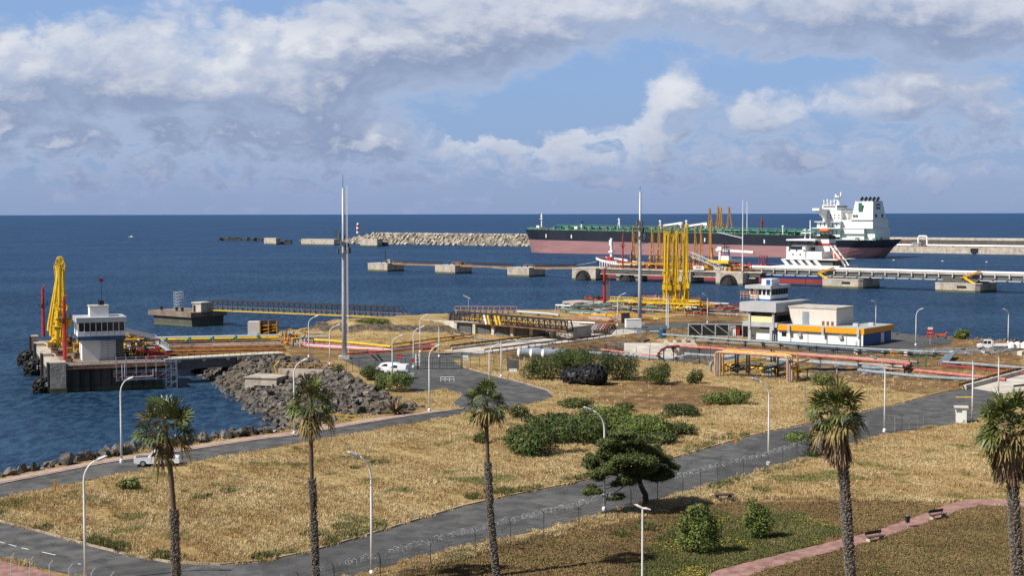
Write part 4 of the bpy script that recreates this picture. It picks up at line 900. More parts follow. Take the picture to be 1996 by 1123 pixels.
# concrete armour blocks one by one
random.seed(11); bm0 = MB().box((0, 0, 0), (4.4, 3.2, 3.2)).mesh('armour_block'); bm0.materials.append(M['block'])
BL = 'pale concrete armour block piled on the breakwater slope'; rows_ = 7; cnt = 0
xs0 = bl + 22
allb = []
for r_ in range(rows_):
    y = 2.5 + r_ * 2.1; z = .6 + r_ * 1.6; x = (bl + 4 + r_ * 9) + (2.6 if r_ % 2 else 0)
    while x < tline(1040, BW0): allb.append((x + random.uniform(-.5, .5), y, z)); x += 5.9
allb.sort(key=lambda b: (b[0] < tline(690, BW0), random.random()))
def blk_rot(): return (random.choice((0, R(45), R(-45))) + random.uniform(-.2, .2), random.choice((R(40), R(-40))) + random.uniform(-.25, .25), random.uniform(-.5, .5))
cs_, sn_ = math.cos(HA), math.sin(HA)
for (x, y, z) in allb[:300]:
    o = bpy.data.objects.new('armour_block', bm0); COL.objects.link(o)
    o.location = (BW0.x + x * cs_ - y * sn_, BW0.y + x * sn_ + y * cs_, z); r3 = blk_rot(); o.rotation_euler = r3; s_ = random.uniform(.85, 1.2); o.scale = (s_, s_, s_); tag(o, BL, 'armour block', 'armour blocks of the breakwater')
mb = MB()
for (x, y, z) in allb[300:]:
    Mx = Matrix.Rotation(random.uniform(0, 3), 3, 'Z') @ Matrix.Rotation(R(random.choice((40, -40))), 3, 'Y') @ Matrix.Rotation(R(random.uniform(-40, 40)), 3, 'X')
    mb.add([Vector((x, y, z)) + Mx @ Vector((a * 2.2, b * 1.6, c * 1.6)) for c in (-1, 1) for a, b in ((-1, -1), (1, -1), (1, 1), (-1, 1))], [(3, 2, 1, 0), (4, 5, 6, 7), (0, 1, 5, 4), (1, 2, 6, 5), (2, 3, 7, 6), (3, 0, 4, 7)])
stuff(mb.build('armour_rubble', 'block', None, (BW0.x, BW0.y, 0), HA), 'remaining concrete rubble filling the breakwater slope', 'rubble')
# pipes on the outer quay
q0 = tline(1752, BW0 - HE2 * 2)
def QZ(mb, y, r, z=6.4, a=None, b=br): mb.tube([(a or q0 - 60, y, z), (b, y, z)], r, 8)
t = thing('quay_pipeline', (BW0.x, BW0.y, 0), HA, 'white pipeline with a tall square expansion loop on the outer quay', 'pipeline')
a, b = tline(1789, BW0), tline(1806, BW0)
MB().tube([(wl, 1, 6.6), (a, 1, 6.6), (a, 1, 7), (a, 1, 13.2), (a + .8, 1, 14.2), (b - .8, 1, 14.2), (b, 1, 13.2), (b, 1, 6.9), (b + .6, 1, 6.6), (br, 1, 6.6)], .8, 10).build('pipe', 'white', t)
mb = MB(); [mb.bb(x, x + .6, .4, 1.6, 5.2, 6.2) for x in range(int(wl), int(wl) + 420, 12)]; lp(mb, 'pipe_support', 'dark_concrete', t)
t = thing('red_pipe_loop', (BW0.x, BW0.y, 0), HA, 'low red pipe loop on the outer quay beside the tanker stern', 'pipeline')
a, b = tline(1752, BW0), tline(1773, BW0); MB().tube([(a - 12, 5, 6.4), (a, 5, 6.4), (a, 5, 10.5), (b, 5, 10.5), (b, 5, 6.4), (b + 60, 5, 6.4)], .4, 8).build('pipe', 'darkred', t)
t = thing('green_pipe_loop', (BW0.x, BW0.y, 0), HA, 'low pale green pipe loop in front of the white expansion loop', 'pipeline')
a, b = tline(1778, BW0), tline(1796, BW0); MB().tube([(a, -1, 6), (a, -1, 8.5), (b, -1, 8.5), (b, -1, 6)], .4, 8).build('pipe', 'paleblue', t)
p = BW0 + HE1 * tline(1904, BW0) - HE2 * 6.2
single(MB().box((0, 0, 3), (6, 1, 3.4)).box((0, 0, 1), (3, 1.4, 1.6)), 'quay_recess_fender', 'black', 'black fender set in the outer quay face near the right edge', 'fender', None, (p.x, p.y, 0), HA)
# lighthouse
O_ = BW0 + HE2 * 23; p = O_ + HE1 * tline(698, O_)
t = thing('lighthouse', (p.x, p.y, 11.5), 0, 'small red and white banded harbour light on the breakwater head', 'lighthouse')
for i, (a, b, c) in enumerate(((0, 2.6, 'white'), (2.6, 5, 'red'), (5, 7.6, 'white'), (7.6, 10, 'red'))): MB().lathe((0, 0, a), [(1.7, 0), (1.7, b - a)], 16).build('band', c, t)
MB().lathe((0, 0, 10), [(1.9, 0), (1.9, .3), (1.1, .4), (1.1, 1.8), (.2, 2.4)], 12).build('lantern', 'white', t)
for nm, lb, pl, pc, yb, yt, pr_ in (('concrete_caisson', 'square pale caisson left of the breakwater head with low dark extension', 515, 538, 476.5, 464, 547), ('concrete_caisson', 'long low pale caisson with a dark opening left of the breakwater head', 587, 651, 478, 466.5, 667), ('concrete_caisson', 'pale cube shaped caisson in front of the breakwater head', 702, 735, 480, 466, 745)):
    pier(nm, lb, 'caisson', pl, pc, yb, yt, pr_, 'isolated caissons by the breakwater head')
for i, (px, py, w, lb) in enumerate(((558, 476, 14, 'low dark ruined block adjoining the square caisson'), (748, 479.5, 12, 'low dark ruined block adjoining the cube shaped caisson'), (448, 469, 30, 'long low ruined concrete wall, leftmost on the horizon sea'), (492, 470, 26, 'dark broken ruin of the old mole left of the square caisson'))):
    p = P(px, py, 0); k = p.y / F; mb = MB(); random.seed(i)
    mb.box((0, 0, 1.2), (w * k * 1.5, 6, 3.6)); [mb.box((random.uniform(-w * .6, w * .6) * k, random.uniform(-3, 3), 3), (4, 3, random.uniform(1, 3)), random.random()) for _ in range(6)]
    single(mb, 'mole_ruin', 'dark_concrete', lb, 'ruin', 'broken remains of the old mole', p, 0)
p = P(620, 471, 0); mb = MB(); random.seed(2)
for _ in range(60): mb.box((random.uniform(-22, 42), random.uniform(-6, 10), random.uniform(-.5, 2.4)), (4, 3, 3), random.random() * 3)
stuff(mb.build('rubble_mound', 'rock', None, p), 'dark rubble spilling left from the breakwater head', 'rubble')
def boat(px, py, s, lb, mtn='white'):
    p = P(px, py, 0); t = thing('small_boat', p, 0, lb, 'boat', 'small boats on open water')
    MB().add([(-s, -s * .3, .2), (s * .7, -s * .3, .2), (s * 1.2, 0, .3), (s * .7, s * .3, .2), (-s, s * .3, .2), (-s, -s * .35, 1.2), (s * .75, -s * .35, 1.3), (s * 1.4, 0, 1.7), (s * .75, s * .35, 1.3), (-s, s * .35, 1.2)], [(5, 6, 7, 8, 9), (0, 1, 6, 5), (1, 2, 7, 6), (2, 3, 8, 7), (3, 4, 9, 8), (4, 0, 5, 9)]).build('hull', mtn, t)
    MB().box((0, 0, 2), (s * .6, s * .4, 1.5)).build('cabin', mtn, t)
boat(256, 463, 4, 'tiny white boat on the open sea far left of the breakwater')
# ================================================================ near oil dock at the left
DE1 = Vector((math.cos(DA), math.sin(DA))); DE2 = Vector((-math.sin(DA), math.cos(DA)))
DZ2 = 5.2
DO = P(97, 768, 0)
def dl(px, py, z=DZ2):                            # picture point on the dock level in dock coordinates
    p = P(px, py, z) - DO; q = Vector((p.x, p.y)); return q.dot(DE1), q.dot(DE2)
dk = thing('oil_dock', DO, DA, 'dark concrete oil dock platform at the left standing in the water', 'dock')
xr = dl(318, 757, 0)[0]
MB().bb(3.2, xr, 1.5, 60, -2, DZ2 - .5).build('caisson', 'dark_concrete', dk)
for k in range(8): MB().bb(5.6 + k * 2.0, 5.75 + k * 2.0, 1.3, 1.48, 0, DZ2 - .8).build('wall_rib', 'black', dk)
for k, (x, z_) in enumerate(((7, 3.4), (10.5, 2.2), (16, 3.0), (19, 1.9))): MB().tube([(x, 1.2, DZ2 - .6), (x, 1.2, z_), (x + 1.6, 1.2, z_)], .11, 6).build('drain_pipe', 'rust', dk)
MB().bb(1.5, xr + .5, 1.0, 61, DZ2 - .5, DZ2).build('deck_slab', 'stained_deck', dk)
mb = MB(); [mb.bb(4 + k * 1.9, 4.5 + k * 1.9, .7, 1.6, -1, DZ2 - .6) for k in range(3)]; lp(mb, 'pile', 'black', dk)
MB().bb(3.0, xr + .2, 1.3, 60.2, -1, .8).build('waterline_band', 'weed', dk)
GP = 'breasting pillars along the outer edge of the oil dock'
for px0, px1, yt, lb in ((98, 128, 708, 'front breasting pillar of the oil dock, the nearest and widest one'), (85, 101, 690, 'second breasting pillar of the oil dock counted from the front'), (71.6, 86, 670, 'third breasting pillar of the oil dock counted from the front'), (62, 75, 656, 'rearmost breasting pillar of the oil dock beside the left red tower')):
    D_ = (CAMZ - 5.9) / (-(ray(px0, yt)[2] / ray(px0, yt)[1])); p = Vector((ray(px0, yt)[0] / ray(px0, yt)[1] * D_, D_))
    w = (px1 - px0) * D_ / F / 1.03
    t = thing('breasting_pillar', (p.x, p.y, 0), DA, lb, 'pillar', GP)
    MB().bb(0, w, 0, 4, -2, 5.9).build('block', 'concrete', t); MB().bb(-.5, -.02, .3, 3.7, .2, 5.7).build('fender_panel', 'rubber', t); MB().bb(-.1, w + .1, -.1, 4.1, -1, .9).build('waterline_band', 'weed', t)
MB().bb(.2, 2.8, 6, 56, 3.8, DZ2 + .1).build('edge_beam', 'concrete', dk)
def ballfender(px, py, r, lb, mark):
    p = P(px, py, 1.2); t = thing('floating_fender', (p.x, p.y, 1.0), DA, lb, 'fender', 'black tyre covered floating fenders')
    MB().lathe((0, 0, 0), [(.2, -r), (r * .7, -r * .7), (r * .92, 0), (r * .7, r * .7), (.2, r)], 14).build('body', 'black', t, smooth=True)
    mb = MB(); rnd = random.Random(px)
    for i in range(26):
        zt = 1 - 2 * (i + .5) / 26; a = i * 2.399; q = Vector((math.cos(a) * math.sqrt(1 - zt * zt), math.sin(a) * math.sqrt(1 - zt * zt), zt)); tyrering(mb, q * r * .95, q, r * .24, r * .1, 9, 5)
    mb.build('tyre_net', 'rubber', t)
    if mark: text_part(mark, r * .6, 'white', t, (r * .35, -r * 1.03, r * .35), (R(80), 0, 0), .02, 'marking')
ballfender(54, 702, 2.3, 'black floating fender furthest up along the dock edge', 'J'); ballfender(67, 720, 2.3, 'black floating fender marked 15 in the middle of the dock edge', '15'); ballfender(83, 753, 1.9, 'black floating fender nearest the camera at the dock corner', 'S')
def atdock(px, py, z=DZ2): p = P(px, py, z); return (p.x, p.y, z)
monitor('fire_monitor_tower', atdock(85, 657), DA, 11.5, 'red monitor tower at the far outer corner of the oil dock', 'red monitor towers on the oil dock', .3)
monitor('fire_monitor_tower', atdock(127, 702), DA, 12.2, 'red monitor tower in front of the yellow arms on the oil dock', 'red monitor towers on the oil dock', .32)
GD = 'yellow loading arms on the left oil dock'
for i, (px, py, rz, lb) in enumerate(((110, 678, .1, 'left front yellow arm in the cluster on the oil dock'), (106, 668, .3, 'yellow arm at the left flank of the oil dock cluster'), (115, 667, .5, 'middle yellow arm in the cluster on the oil dock'), (122, 672, -.1, 'right front yellow arm in the cluster on the oil dock'), (119, 660, 2.9, 'rear yellow arm leaning the other way in the oil dock cluster'), (125, 664, .2, 'yellow arm at the right flank of the oil dock cluster'))):
    if i == 0: dproto = make_arm('loading_arm', 19.6, 'yellow', lb, GD, -1.1, 2, 1.1); dproto.location = atdock(px, py); dproto.rotation_euler = (0, R(4), rz)
    else: o = dup(dproto, atdock(px, py), rz, lb, GD, (1, 1, 1.02 - .03 * i)); o.rotation_euler = (0, R((4, 6, 3, 1, 2, 0)[i]), rz)
# control tower on the dock
tp = P(152, 705, DZ2)
ct = thing('dock_control_tower', tp, DA, 'white dock control tower with dark window band and blue stripe above the oil dock', 'building')
w = 9.2
MB().bb(.9, 7.4, .8, 7, 0, 4.2).build('shaft', 'white', ct); MB().bb(7.4, w - .2, .9, 6.8, 0, 4.2).build('annex', 'darkgrey', ct)
MB().bb(0, w, -.8, 7.6, 4.2, 5.0).build('blue_band', 'band_blue', ct); MB().bb(0, w, -.8, 7.6, 5.0, 5.95).build('parapet', 'white', ct)
MB().bb(.25, w - .25, -.6, 7.4, 5.95, 7.75).build('window_band', 'glass', ct)
for k in range(9): MB().bb(.1 + k * (w - .32) / 8, .22 + k * (w - .32) / 8, -.72, -.5, 5.95, 7.75).build('mullion', 'white', ct)
for k in range(1, 8): MB().bb(.1 + k * w / 8, .16 + k * w / 8, -.83, -.79, 5.0, 5.95).build('panel_joint', 'grey', ct)
for k in range(7): MB().bb(-.02, .1, -.7 + k * 1.33, -.58 + k * 1.33, 5.95, 7.75).build('mullion', 'white', ct)
MB().bb(-.25, w + .25, -1.1, 7.9, 7.75, 8.75).build('roof', 'grey', ct); MB().bb(2.6, 6.2, 1.5, 5.5, 8.75, 10.7).build('roof_cabin', 'white', ct); MB().bb(2.45, 6.35, 1.4, 5.6, 10.7, 10.95).build('cabin_roof', 'pale_concrete', ct)
mb = MB(); mb.tube([(5, 3, 10.9), (5, 3, 16)], .05, 5); mb.box((5, 3, 11.4), (.9, .5, 1)); mb.tube([(4.4, 3, 10.9), (4.4, 3, 12.2)], .08, 5); mb.build('antenna', 'black', ct)
MB().box((5.0, 3, 16), (.9, .03, .6)).build('pennant', 'red', ct)
mb = MB()
for k in range(7): mb.bb(4.6, 7.2, .55, .72, .5 + k * .55, .6 + k * .55)
for x in (4.6, 5.9, 7.15): mb.beam((x, .6, -.4), (x, .6, 4.2), .1)
mb.build('ladder_rack', 'galv', ct)
# small gear on the outer deck
random.seed(44)
for i in range(7):
    x, y = random.uniform(2.5, 7), 8 + i * 6.5; q = DO + Vector((*(DE1 * x + DE2 * y), 0)); t = thing('mooring_winch', (q.x, q.y, DZ2), random.random() * 3, ('first', 'second', 'third', 'fourth', 'fifth', 'sixth', 'seventh')[i] + ' rusty mooring winch from the front on the outer deck of the oil dock', 'winch', 'mooring gear on the oil dock deck')
    MB().box((0, 0, .3), (1.5, 1.0, .6)).build('base', 'rust', t); MB().tube([(-.5, 0, .9), (.5, 0, .9)], .35, 9).build('drum', 'darksteel', t); MB().tube([(.6, .2, .2), (.9, .4, 1.5)], .07, 5).build('lever', 'ochre', t)
# railings, walkway and scaffold along the dock front
t = thing('front_walkway', DO, DA, 'grey tube walkway and railings along the front of the oil dock', 'walkway')
mb = MB(); rail(mb, [(3, .2, DZ2 - .6), (xr + 1, .2, DZ2 - .6)], 1.1, 1.6, .08); rail(mb, [(12, -.3, DZ2 - 2.4), (xr + 1, -.3, DZ2 - 2.4)], 1.1, 1.6, .08)
mb.build('railing', 'steel', t); MB().bb(3, xr + 1, .1, 1.2, DZ2 - .75, DZ2 - .6).build('upper_walkway', 'rust', t); MB().bb(12, xr + 1, -.4, .9, DZ2 - 2.55, DZ2 - 2.4).build('lower_walkway', 'darkred', t)
mb = MB(); mb.tube([(13.5, -.5, DZ2), (13.5, -.5, DZ2 - 3), (20, -.5, DZ2 - 3), (20, -.5, DZ2 - 1.2)], .12, 6); mb.tube([(14, -.6, DZ2), (14, -.6, DZ2 - 2.6), (19.4, -.6, DZ2 - 2.6), (19.4, -.6, DZ2 - 1.2)], .1, 6); mb.build('hanging_pipe', 'galv', t)
mb = MB()
for z in (0, 1.3, 2.6, 3.9, 5.2): mb.beam((xr + .5, -.4, z), (xr + 2.6, -.4, z), .1); mb.beam((xr + .5, 1, z), (xr + 2.6, 1, z), .1)
for x in (.5, 1.5, 2.6):
    for y in (-.4, 1): mb.beam((xr + x, y, -.5), (xr + x, y, 5.8), .1)
for k in range(3): mb.beam((xr + .5, -.4, 1.7 * k), (xr + 2.6, -.4, 1.7 * (k + 1)), .09)
for k in range(5):
    x = xr - 9 + k * 1.9
    for y in (-.5, .7): mb.beam((x, y, DZ2 - 3.4), (x, y, DZ2 + 1.4), .09)
    for z in (DZ2 - 3.2, DZ2 - 1.6, DZ2 + .2, DZ2 + 1.3): mb.beam((x, -.5, z), (x + 1.9, -.5, z), .08)
    mb.beam((x, -.5, DZ2 - 3.2), (x + 1.9, -.5, DZ2 - 1.6), .07)
single(mb, 'scaffold_tower', 'galv', 'small scaffold of grey tubes at the right end of the dock front', 'scaffold', None, DO, DA)
# dense manifold behind the tower
random.seed(21)
t = thing('dock_manifold', DO, DA, 'dense tangle of yellow, brown and red pipes on the deck right of the dock tower', 'pipe manifold')
mm = {'ochre': MB(), 'rust': MB(), 'red': MB(), 'galv': MB(), 'darksteel': MB(), 'yellow': MB()}
for i in range(230):
    c = random.choice(('ochre', 'rust', 'rust', 'red' if random.random() < .4 else 'rust', 'galv', 'darksteel', 'darksteel', 'yellow')); x = random.uniform(8, xr - .5); y = random.uniform(10, 58); z = DZ2 + random.uniform(.3, 2.2); r = random.uniform(.1, .24)
    if c == 'red': x = random.uniform(15, xr - 1); y = random.uniform(6, 22); z = DZ2 + random.uniform(.3, 1.1)
    l = random.uniform(1, 5); a = random.random() < .5
    q = [(x, y, DZ2), (x, y, z), (x + (l if a else 0), y + (0 if a else l), z)]
    if random.random() < .6: q.append((q[-1][0], q[-1][1], DZ2))
    mm[c].tube(q, r, 6)
for c, b in mm.items(): lp(b, 'pipe_bundle', c, t, 40)
mb = MB(); 
for i in range(12): mb.box((random.uniform(3, 12), random.uniform(12, 50), DZ2 + .5), (1.5, 1.5, 1 + random.random()))
lp(mb, 'valve_box', 'ochre', t)
t = thing('dock_stair', DO, DA, 'long grey gangway stair sloping down behind the dock control tower', 'stairs')
a = dl(246, 640, DZ2 + 5); b = dl(312, 680, DZ2 + .5)
pa = Vector((*dl(246, 650, 9.5), 9.5)); pb_ = Vector((*dl(300, 662, 6.6), 6.6)); pc = Vector((*dl(330, 684, 5.6), 5.6))
for nm, u, v in (('upper_flight', pa, pb_), ('lower_flight', pb_, pc)):
    mb = MB(); mb.beam(u, v, 1.2, .15)
    for s in (-.6, .6): o_ = Vector((0, s, 0)); rail(mb, [u + o_, v + o_], 1.1, 1.0, .08)
    mb.build(nm, 'galv', t)
# ---------------------------------------------------------------- bridge from the dock to the shore
def span(name, a, b, label, cat):
    a = Vector(a); b = Vector(b); d = b - a; t = thing(name, a, math.atan2(d.y, d.x), label, cat); return t, Vector((d.x, d.y)).length
t, L = span('dock_road_bridge', P(322, 701, 5.1), P(556, 690, 4.9), 'flat concrete road bridge with grey girder from the oil dock to the rocks', 'bridge')
MB().bb(0, L, 0, 4.5, -.35, 0).build('deck_slab', 'pale_concrete', t); MB().bb(0, L, .35, .8, -2.3, -.35).build('girder', 'darkgrey', t); MB().bb(0, L, 3.6, 4, -2.3, -.35).build('rear_girder', 'darkgrey', t)
mb = MB(); [mb.bb(L * (k + .5) / 5, L * (k + .5) / 5 + .7, -.05, .34, -.8, -.36) for k in range(5)]; lp(mb, 'bracket', 'pale_concrete', t)
MB(); rail(MB(), [(0, .1, 0), (L, .1, 0)], 1.1, 1.2, .05).build('railing', 'rust', t)
t, L = span('pipe_bridge', P(322, 693, 4.6), P(562, 684, 4.6), 'wide dark pipe bridge behind the road bridge carrying rows of pipes to the dock', 'bridge')
MB().bb(0, L, 0, 13, -1.0, -.1).build('deck_slab', 'rust', t); mb = MB(); [mb.bb(x, x + .5, .2, 13, -.1, .25) for x in range(1, int(L), 4)]; lp(mb, 'sleeper', 'darksteel', t)
yy_ = (P(440, 660, 5.5) - t.location).to_2d(); yy_ = yy_.dot(Vector((-math.sin(t.rotation_euler.z), math.cos(t.rotation_euler.z))))
MB().bb(0, L, yy_ - 3, yy_ + 4, -1.0, -.2).build('rear_deck', 'dark_concrete', t); mb = MB(); rail(mb, [(0, yy_ + 4, 0), (L, yy_ + 4, 0)], 1.1, 2.5, .07); rail(mb, [(0, 13, 0), (L, 13, 0)], 1.1, 2.5, .07); mb.build('railing', 'ochre', t)
mb = MB()
for k in range(5):
    x = 3 + k * L / 5; mb.beam((x, yy_ + 3, .2), (x + .6, yy_ - 2, 1.5), .5, .4); mb.beam((x + .6, yy_ - 2, 1.5), (x + .6, yy_ - 2.2, -.3), .4, .3)
lp(mb, 'pipe_clamp', 'deck_green', t)
def pipeline(label, mt, r, pts, z=None, cat='pipeline', name='pipeline', sup=0, supmat='darksteel', n=8, group=None):
    q = []
    for p in pts:
        zz = p[2] if len(p) > 2 else z; v = P(p[0], p[1], zz); q.append(v)
    o = q[0].copy(); t = thing(name, o, 0, label, cat, group)
    MB().tube([v - o for v in q], r, n).build('pipe', mt, t, smooth=False)
    if sup:
        mb = MB()
        for u, v in zip(q, q[1:]):
            L_ = (v - u).length; m = max(1, int(L_ / sup))
            for i in range(m):
                p = u.lerp(v, (i + .5) / m); g = gz(p.x, p.y); g = min(g, p.z - .1)
                if p.z - g > .35 and p.z - g < 7: w_ = .16; mb.beam((p.x - o.x, p.y - o.y, g - o.z), (p.x - o.x, p.y - o.y, p.z + .3 - o.z), w_); mb.box((p.x - o.x, p.y - o.y, p.z - r - .1 - o.z), (.9, .9, .14))
                else: mb.box((p.x - o.x, p.y - o.y, (p.z - r - .2) - o.z), (.7, .7, .4))
        if mb.v: lp(mb, 'pipe_support', supmat, t)
    return t
GR = 'rows of pipes on the dock bridge'
for y, z, r, m_, lb in ((689, 5.0, .16, 'ochre', 'thin ochre pipe, front row on the dock pipe bridge'), (685.5, 5.0, .3, 'rust', 'rusty brown pipe, second row on the dock pipe bridge'), (682, 5.0, .16, 'ochre', 'thin ochre pipe, third row on the dock pipe bridge'), (679, 5.0, .34, 'rust', 'thick rusty pipe, fourth row on the dock pipe bridge'),
        (675, 5.1, .2, 'peach', 'pale salmon pipe in the middle of the dock pipe bridge'), (671, 5.2, .15, 'galv', 'thin grey pipe behind the pale salmon pipe on the dock bridge'), (667, 5.3, .2, 'rust', 'brown pipe in the rear half of the dock pipe bridge'), (661.5, 5.4, .32, 'yellow', 'thick yellow pipe along the rear of the dock bridge'), (657.5, 5.8, .34, 'galv', 'thick pale grey pipe, rearmost on the dock bridge')):
    pipeline(lb, m_, r, [(288 + (689 - y) * .3, y + 2), (560 - (689 - y) * .6, y - 3)], z, group=GR)
# ---------------------------------------------------------------- lone mooring dolphin and truss footbridge
dd = pier('mooring_dolphin', 'dark mooring dolphin with overhanging slab and shed at the end of the truss footbridge', 'mooring dolphin', 300, 374, 637, 619, 436, None, 0, 'dark_concrete')
t, w, d, h, O_ = dd
MB().bb(-w - 1.8, .6, -.8, d + 1, h, h + 1.5).build('overhanging_slab', 'stained_deck', t)
MB().bb(-2.6, 1.4, 2.5, 6.5, h + 1.5, h + 4.2).build('shed', 'concrete', t); MB().bb(-2.2, -1.2, 2.42, 2.6, h + 1.5, h + 3.6).build('shed_door', 'black', t); MB().bb(-2.9, 1.7, 2.2, 6.8, h + 4.2, h + 4.5).build('shed_roof', 'pale_concrete', t)
mb = MB(); sx0 = -w * .66
for z in range(0, 7):
    for a_, b_ in (((0, 0), (2, 0)), ((2, 0), (2, 2)), ((2, 2), (0, 2)), ((0, 2), (0, 0))): mb.beam((sx0 + a_[0], 3 + a_[1], h + 1.5 + z * .95), (sx0 + b_[0], 3 + b_[1], h + 1.5 + z * .95), .09)
for x in (0, 1, 2):
    for y in (0, 2): mb.beam((sx0 + x, 3 + y, h + 1.5), (sx0 + x, 3 + y, h + 7.6), .09)
for z in range(6): mb.beam((sx0, 3, h + 1.5 + z), (sx0 + 2, 3, h + 2.4 + z), .06)
o = mb.build('scaffold_tower', 'galv', None, O_, HA); tag(o, 'small grey scaffold tower standing on the lone mooring dolphin', 'scaffold')
mb = MB(); [mb.lathe((-w * f, 1.6, h + 1.5), [(.5, 0), (.35, .5), (.6, 1.1)], 8) for f in (.9, .5, .35)]; lp(mb, 'bollard', 'black', t)
def truss(name, a, b, hgt, wid, n, label, mt, deckmat, slope=0.9, tubemat=None):
    a = Vector(a); b = Vector(b); d = b - a; L = Vector((d.x, d.y)).length; dz = d.z
    t = thing(name, a, math.atan2(d.y, d.x), label, 'footbridge')
    f = lambda x: dz * x / L
    for y, nm in ((0, 'near_truss'), (wid, 'far_truss')):
        mb = MB(); s = L / n
        x0 = s * slope * 1.6; mb.beam((x0, y, f(x0) + hgt), (L - x0, y, f(L - x0) + hgt), .26); mb.beam((0, y, 0), (L, y, dz), .3)
        mb.beam((0, y, 0), (x0, y, f(x0) + hgt), .26); mb.beam((L, y, dz), (L - x0, y, f(L - x0) + hgt), .26)
        k = 1
        while k < n:
            x = k * s
            if x0 - .1 <= x <= L - x0 + .1:
                mb.beam((x, y, f(x)), (x, y, f(x) + hgt), .16)
                x2 = x + s if x < L / 2 else x + s
                if x2 <= L - x0 + .2: mb.beam((x2, y, f(x2)), (x, y, f(x) + hgt), .12) if k % 2 else mb.beam((x, y, f(x)), (x2, y, f(x2) + hgt), .12)
            k += 1
        mb.build(nm, mt, t)
    MB().add([(0, .2, -.25), (L, .2, dz - .25), (L, wid - .2, dz - .25), (0, wid - .2, -.25), (0, .2, .1), (L, .2, dz + .1), (L, wid - .2, dz + .1), (0, wid - .2, .1)], [(3, 2, 1, 0), (4, 5, 6, 7), (0, 1, 5, 4), (1, 2, 6, 5), (2, 3, 7, 6), (3, 0, 4, 7)]).build('walkway', deckmat, t)
    mb = MB(); mb.beam((0, -.18, -.1), (L, -.18, dz - .1), .12, .3); mb.build('edge_pipe', 'yellow' if slope > .5 else 'rust', t)
    mb = MB(); n2 = int(L / 1.5); [mb.beam((0, y, z), (L, y, dz + z), .08) for y in (.3, wid - .3) for z in (.6, 1.1)]; mb.build('handrail', tubemat or 'steel', t)
    return t, L
truss('truss_footbridge', P(396, 603.5, 4.9), P(792, 620, 5.2), 2.9, 2.2, 38, 'long black truss footbridge with yellow edge pipe from the lone dolphin to the shore', 'darksteel', 'pale_concrete')
pe = P(789, 622, 4.5); MB_ = MB().box((0, 0, .1), (1.2, 4, 2.6)); single(MB_, 'bridge_abutment', 'concrete', 'small concrete abutment under the shore end of the long truss footbridge', 'abutment', None, (pe.x, pe.y + .5, 4.0), .3)
t2, L2 = truss('truss_footbridge', P(876, 625, 7.4), P(1105, 645.5, 7.0), 2.3, 2.2, 22, 'shorter brown truss footbridge carrying yellow pipes above the retaining wall', 'darksteel', 'dark_concrete', .25, 'rust')
mb = MB(); mb.tube([(4, .9, .6), (L2 * .42, .9, .7), (L2 * .46, .9, .9), (L2 * .75, .9, .8)], .22, 7); mb.tube([(L2 * .4, 1.5, .5), (L2 - 2, 1.5, .5)], .2, 7); mb.build('yellow_pipe', 'yellow', t2)
t = thing('yellow_pipe_riser', P(955, 634, 7.6), HA, 'striped yellow and white slanting pipe bends crossing the brown truss footbridge', 'pipe bend')
for k, c in enumerate(('white', 'yellow', 'black', 'yellow', 'yellow')): MB().tube([(-1.8 + k * 1.1, 0, 2.3), (-.4 + k * 1.1, -.9, .2)], .24, 6).build('pipe', c, t)
# retaining wall under the truss
wa = P(886, 649, LAND); wb_ = P(1112, 663, LAND); dv = wb_ - wa; L = dv.length
t = thing('retaining_wall', wa, math.atan2(dv.y, dv.x), 'pale retaining wall with dark square openings below the brown truss footbridge', 'wall')
MB().bb(0, L, .9, 9, -2.5, 2.7).build('wall', 'pale_concrete', t)
for k in range(6): MB().bb(L * k / 6 - .1, L * k / 6 + .7, 0, .88, -2.5, 2.75).build('pier', 'pale_concrete', t)
for k in range(5): MB().bb(L * k / 6 + 1.0, L * (k + .82) / 6, .6, .86, -.2, 2.1).build('opening', 'darkgrey', t)
MB().bb(-.3, L, -.2, 9, 2.76, 3.0).build('coping', 'concrete', t)
t = thing('wing_wall', wa, 0, 'pale sloping wing wall at the left end of the retaining wall', 'wall')
MB().add([(0, 0, -.2), (0, .5, -.2), (-9, 14, -.2), (-9, 13.4, -.2), (0, 0, 3.0), (0, .5, 3.0), (-9, 14, 2.4), (-9, 13.4, 2.4)], [(0, 3, 2, 1), (4, 5, 6, 7), (0, 4, 7, 3), (1, 2, 6, 5), (0, 1, 5, 4), (3, 7, 6, 2)]).build('wall', 'pale_concrete', t)
# ---------------------------------------------------------------- viaduct
z = LAND + .12
vp = [P(866, 683, z), P(940, 689, z), P(1192, 656, z), P(1262, 646, z), P(1216, 641.5, z), P(1130, 649.5, z)]
va = thing('concrete_viaduct', (0, 0, 0), 0, 'low concrete road viaduct with pale deck and dark underside crossing the pipe trench', 'viaduct')
MB().prism([(p.x, p.y) for p in vp], z - .9, z).build('deck', 'pale_concrete', va)
def edge(pts, off, h, mt, nm, par, w=.3, posts=0):
    mb = MB(); q = [P(x, y, z) for x, y in pts]
    for a, b in zip(q, q[1:]):
        mb.beam((a.x, a.y, z + h), (b.x, b.y, z + h), w, .3 if posts else h * 1.6)
        if posts:
            n = int((b - a).length / posts)
            for i in range(n): p = a.lerp(b, i / n); mb.beam((p.x, p.y, z - .5), (p.x, p.y, z + h), .15)
    mb.build(nm, mt, par)
edge([(878, 681), (1130, 650)], 0, .75, 'darksteel', 'far_barrier', va, .25, 2.5); edge([(945, 688), (1192, 656.2)], 0, .7, 'rust', 'near_barrier', va, .25, 2.5)
edge([(880, 682), (1130, 651)], 0, .25, 'pale_concrete', 'kerb', va, .4); 
mb = MB(); a, b = vp[1], vp[2]; u = (b - a).normalized(); nrm = Vector((-u.y, u.x, 0))
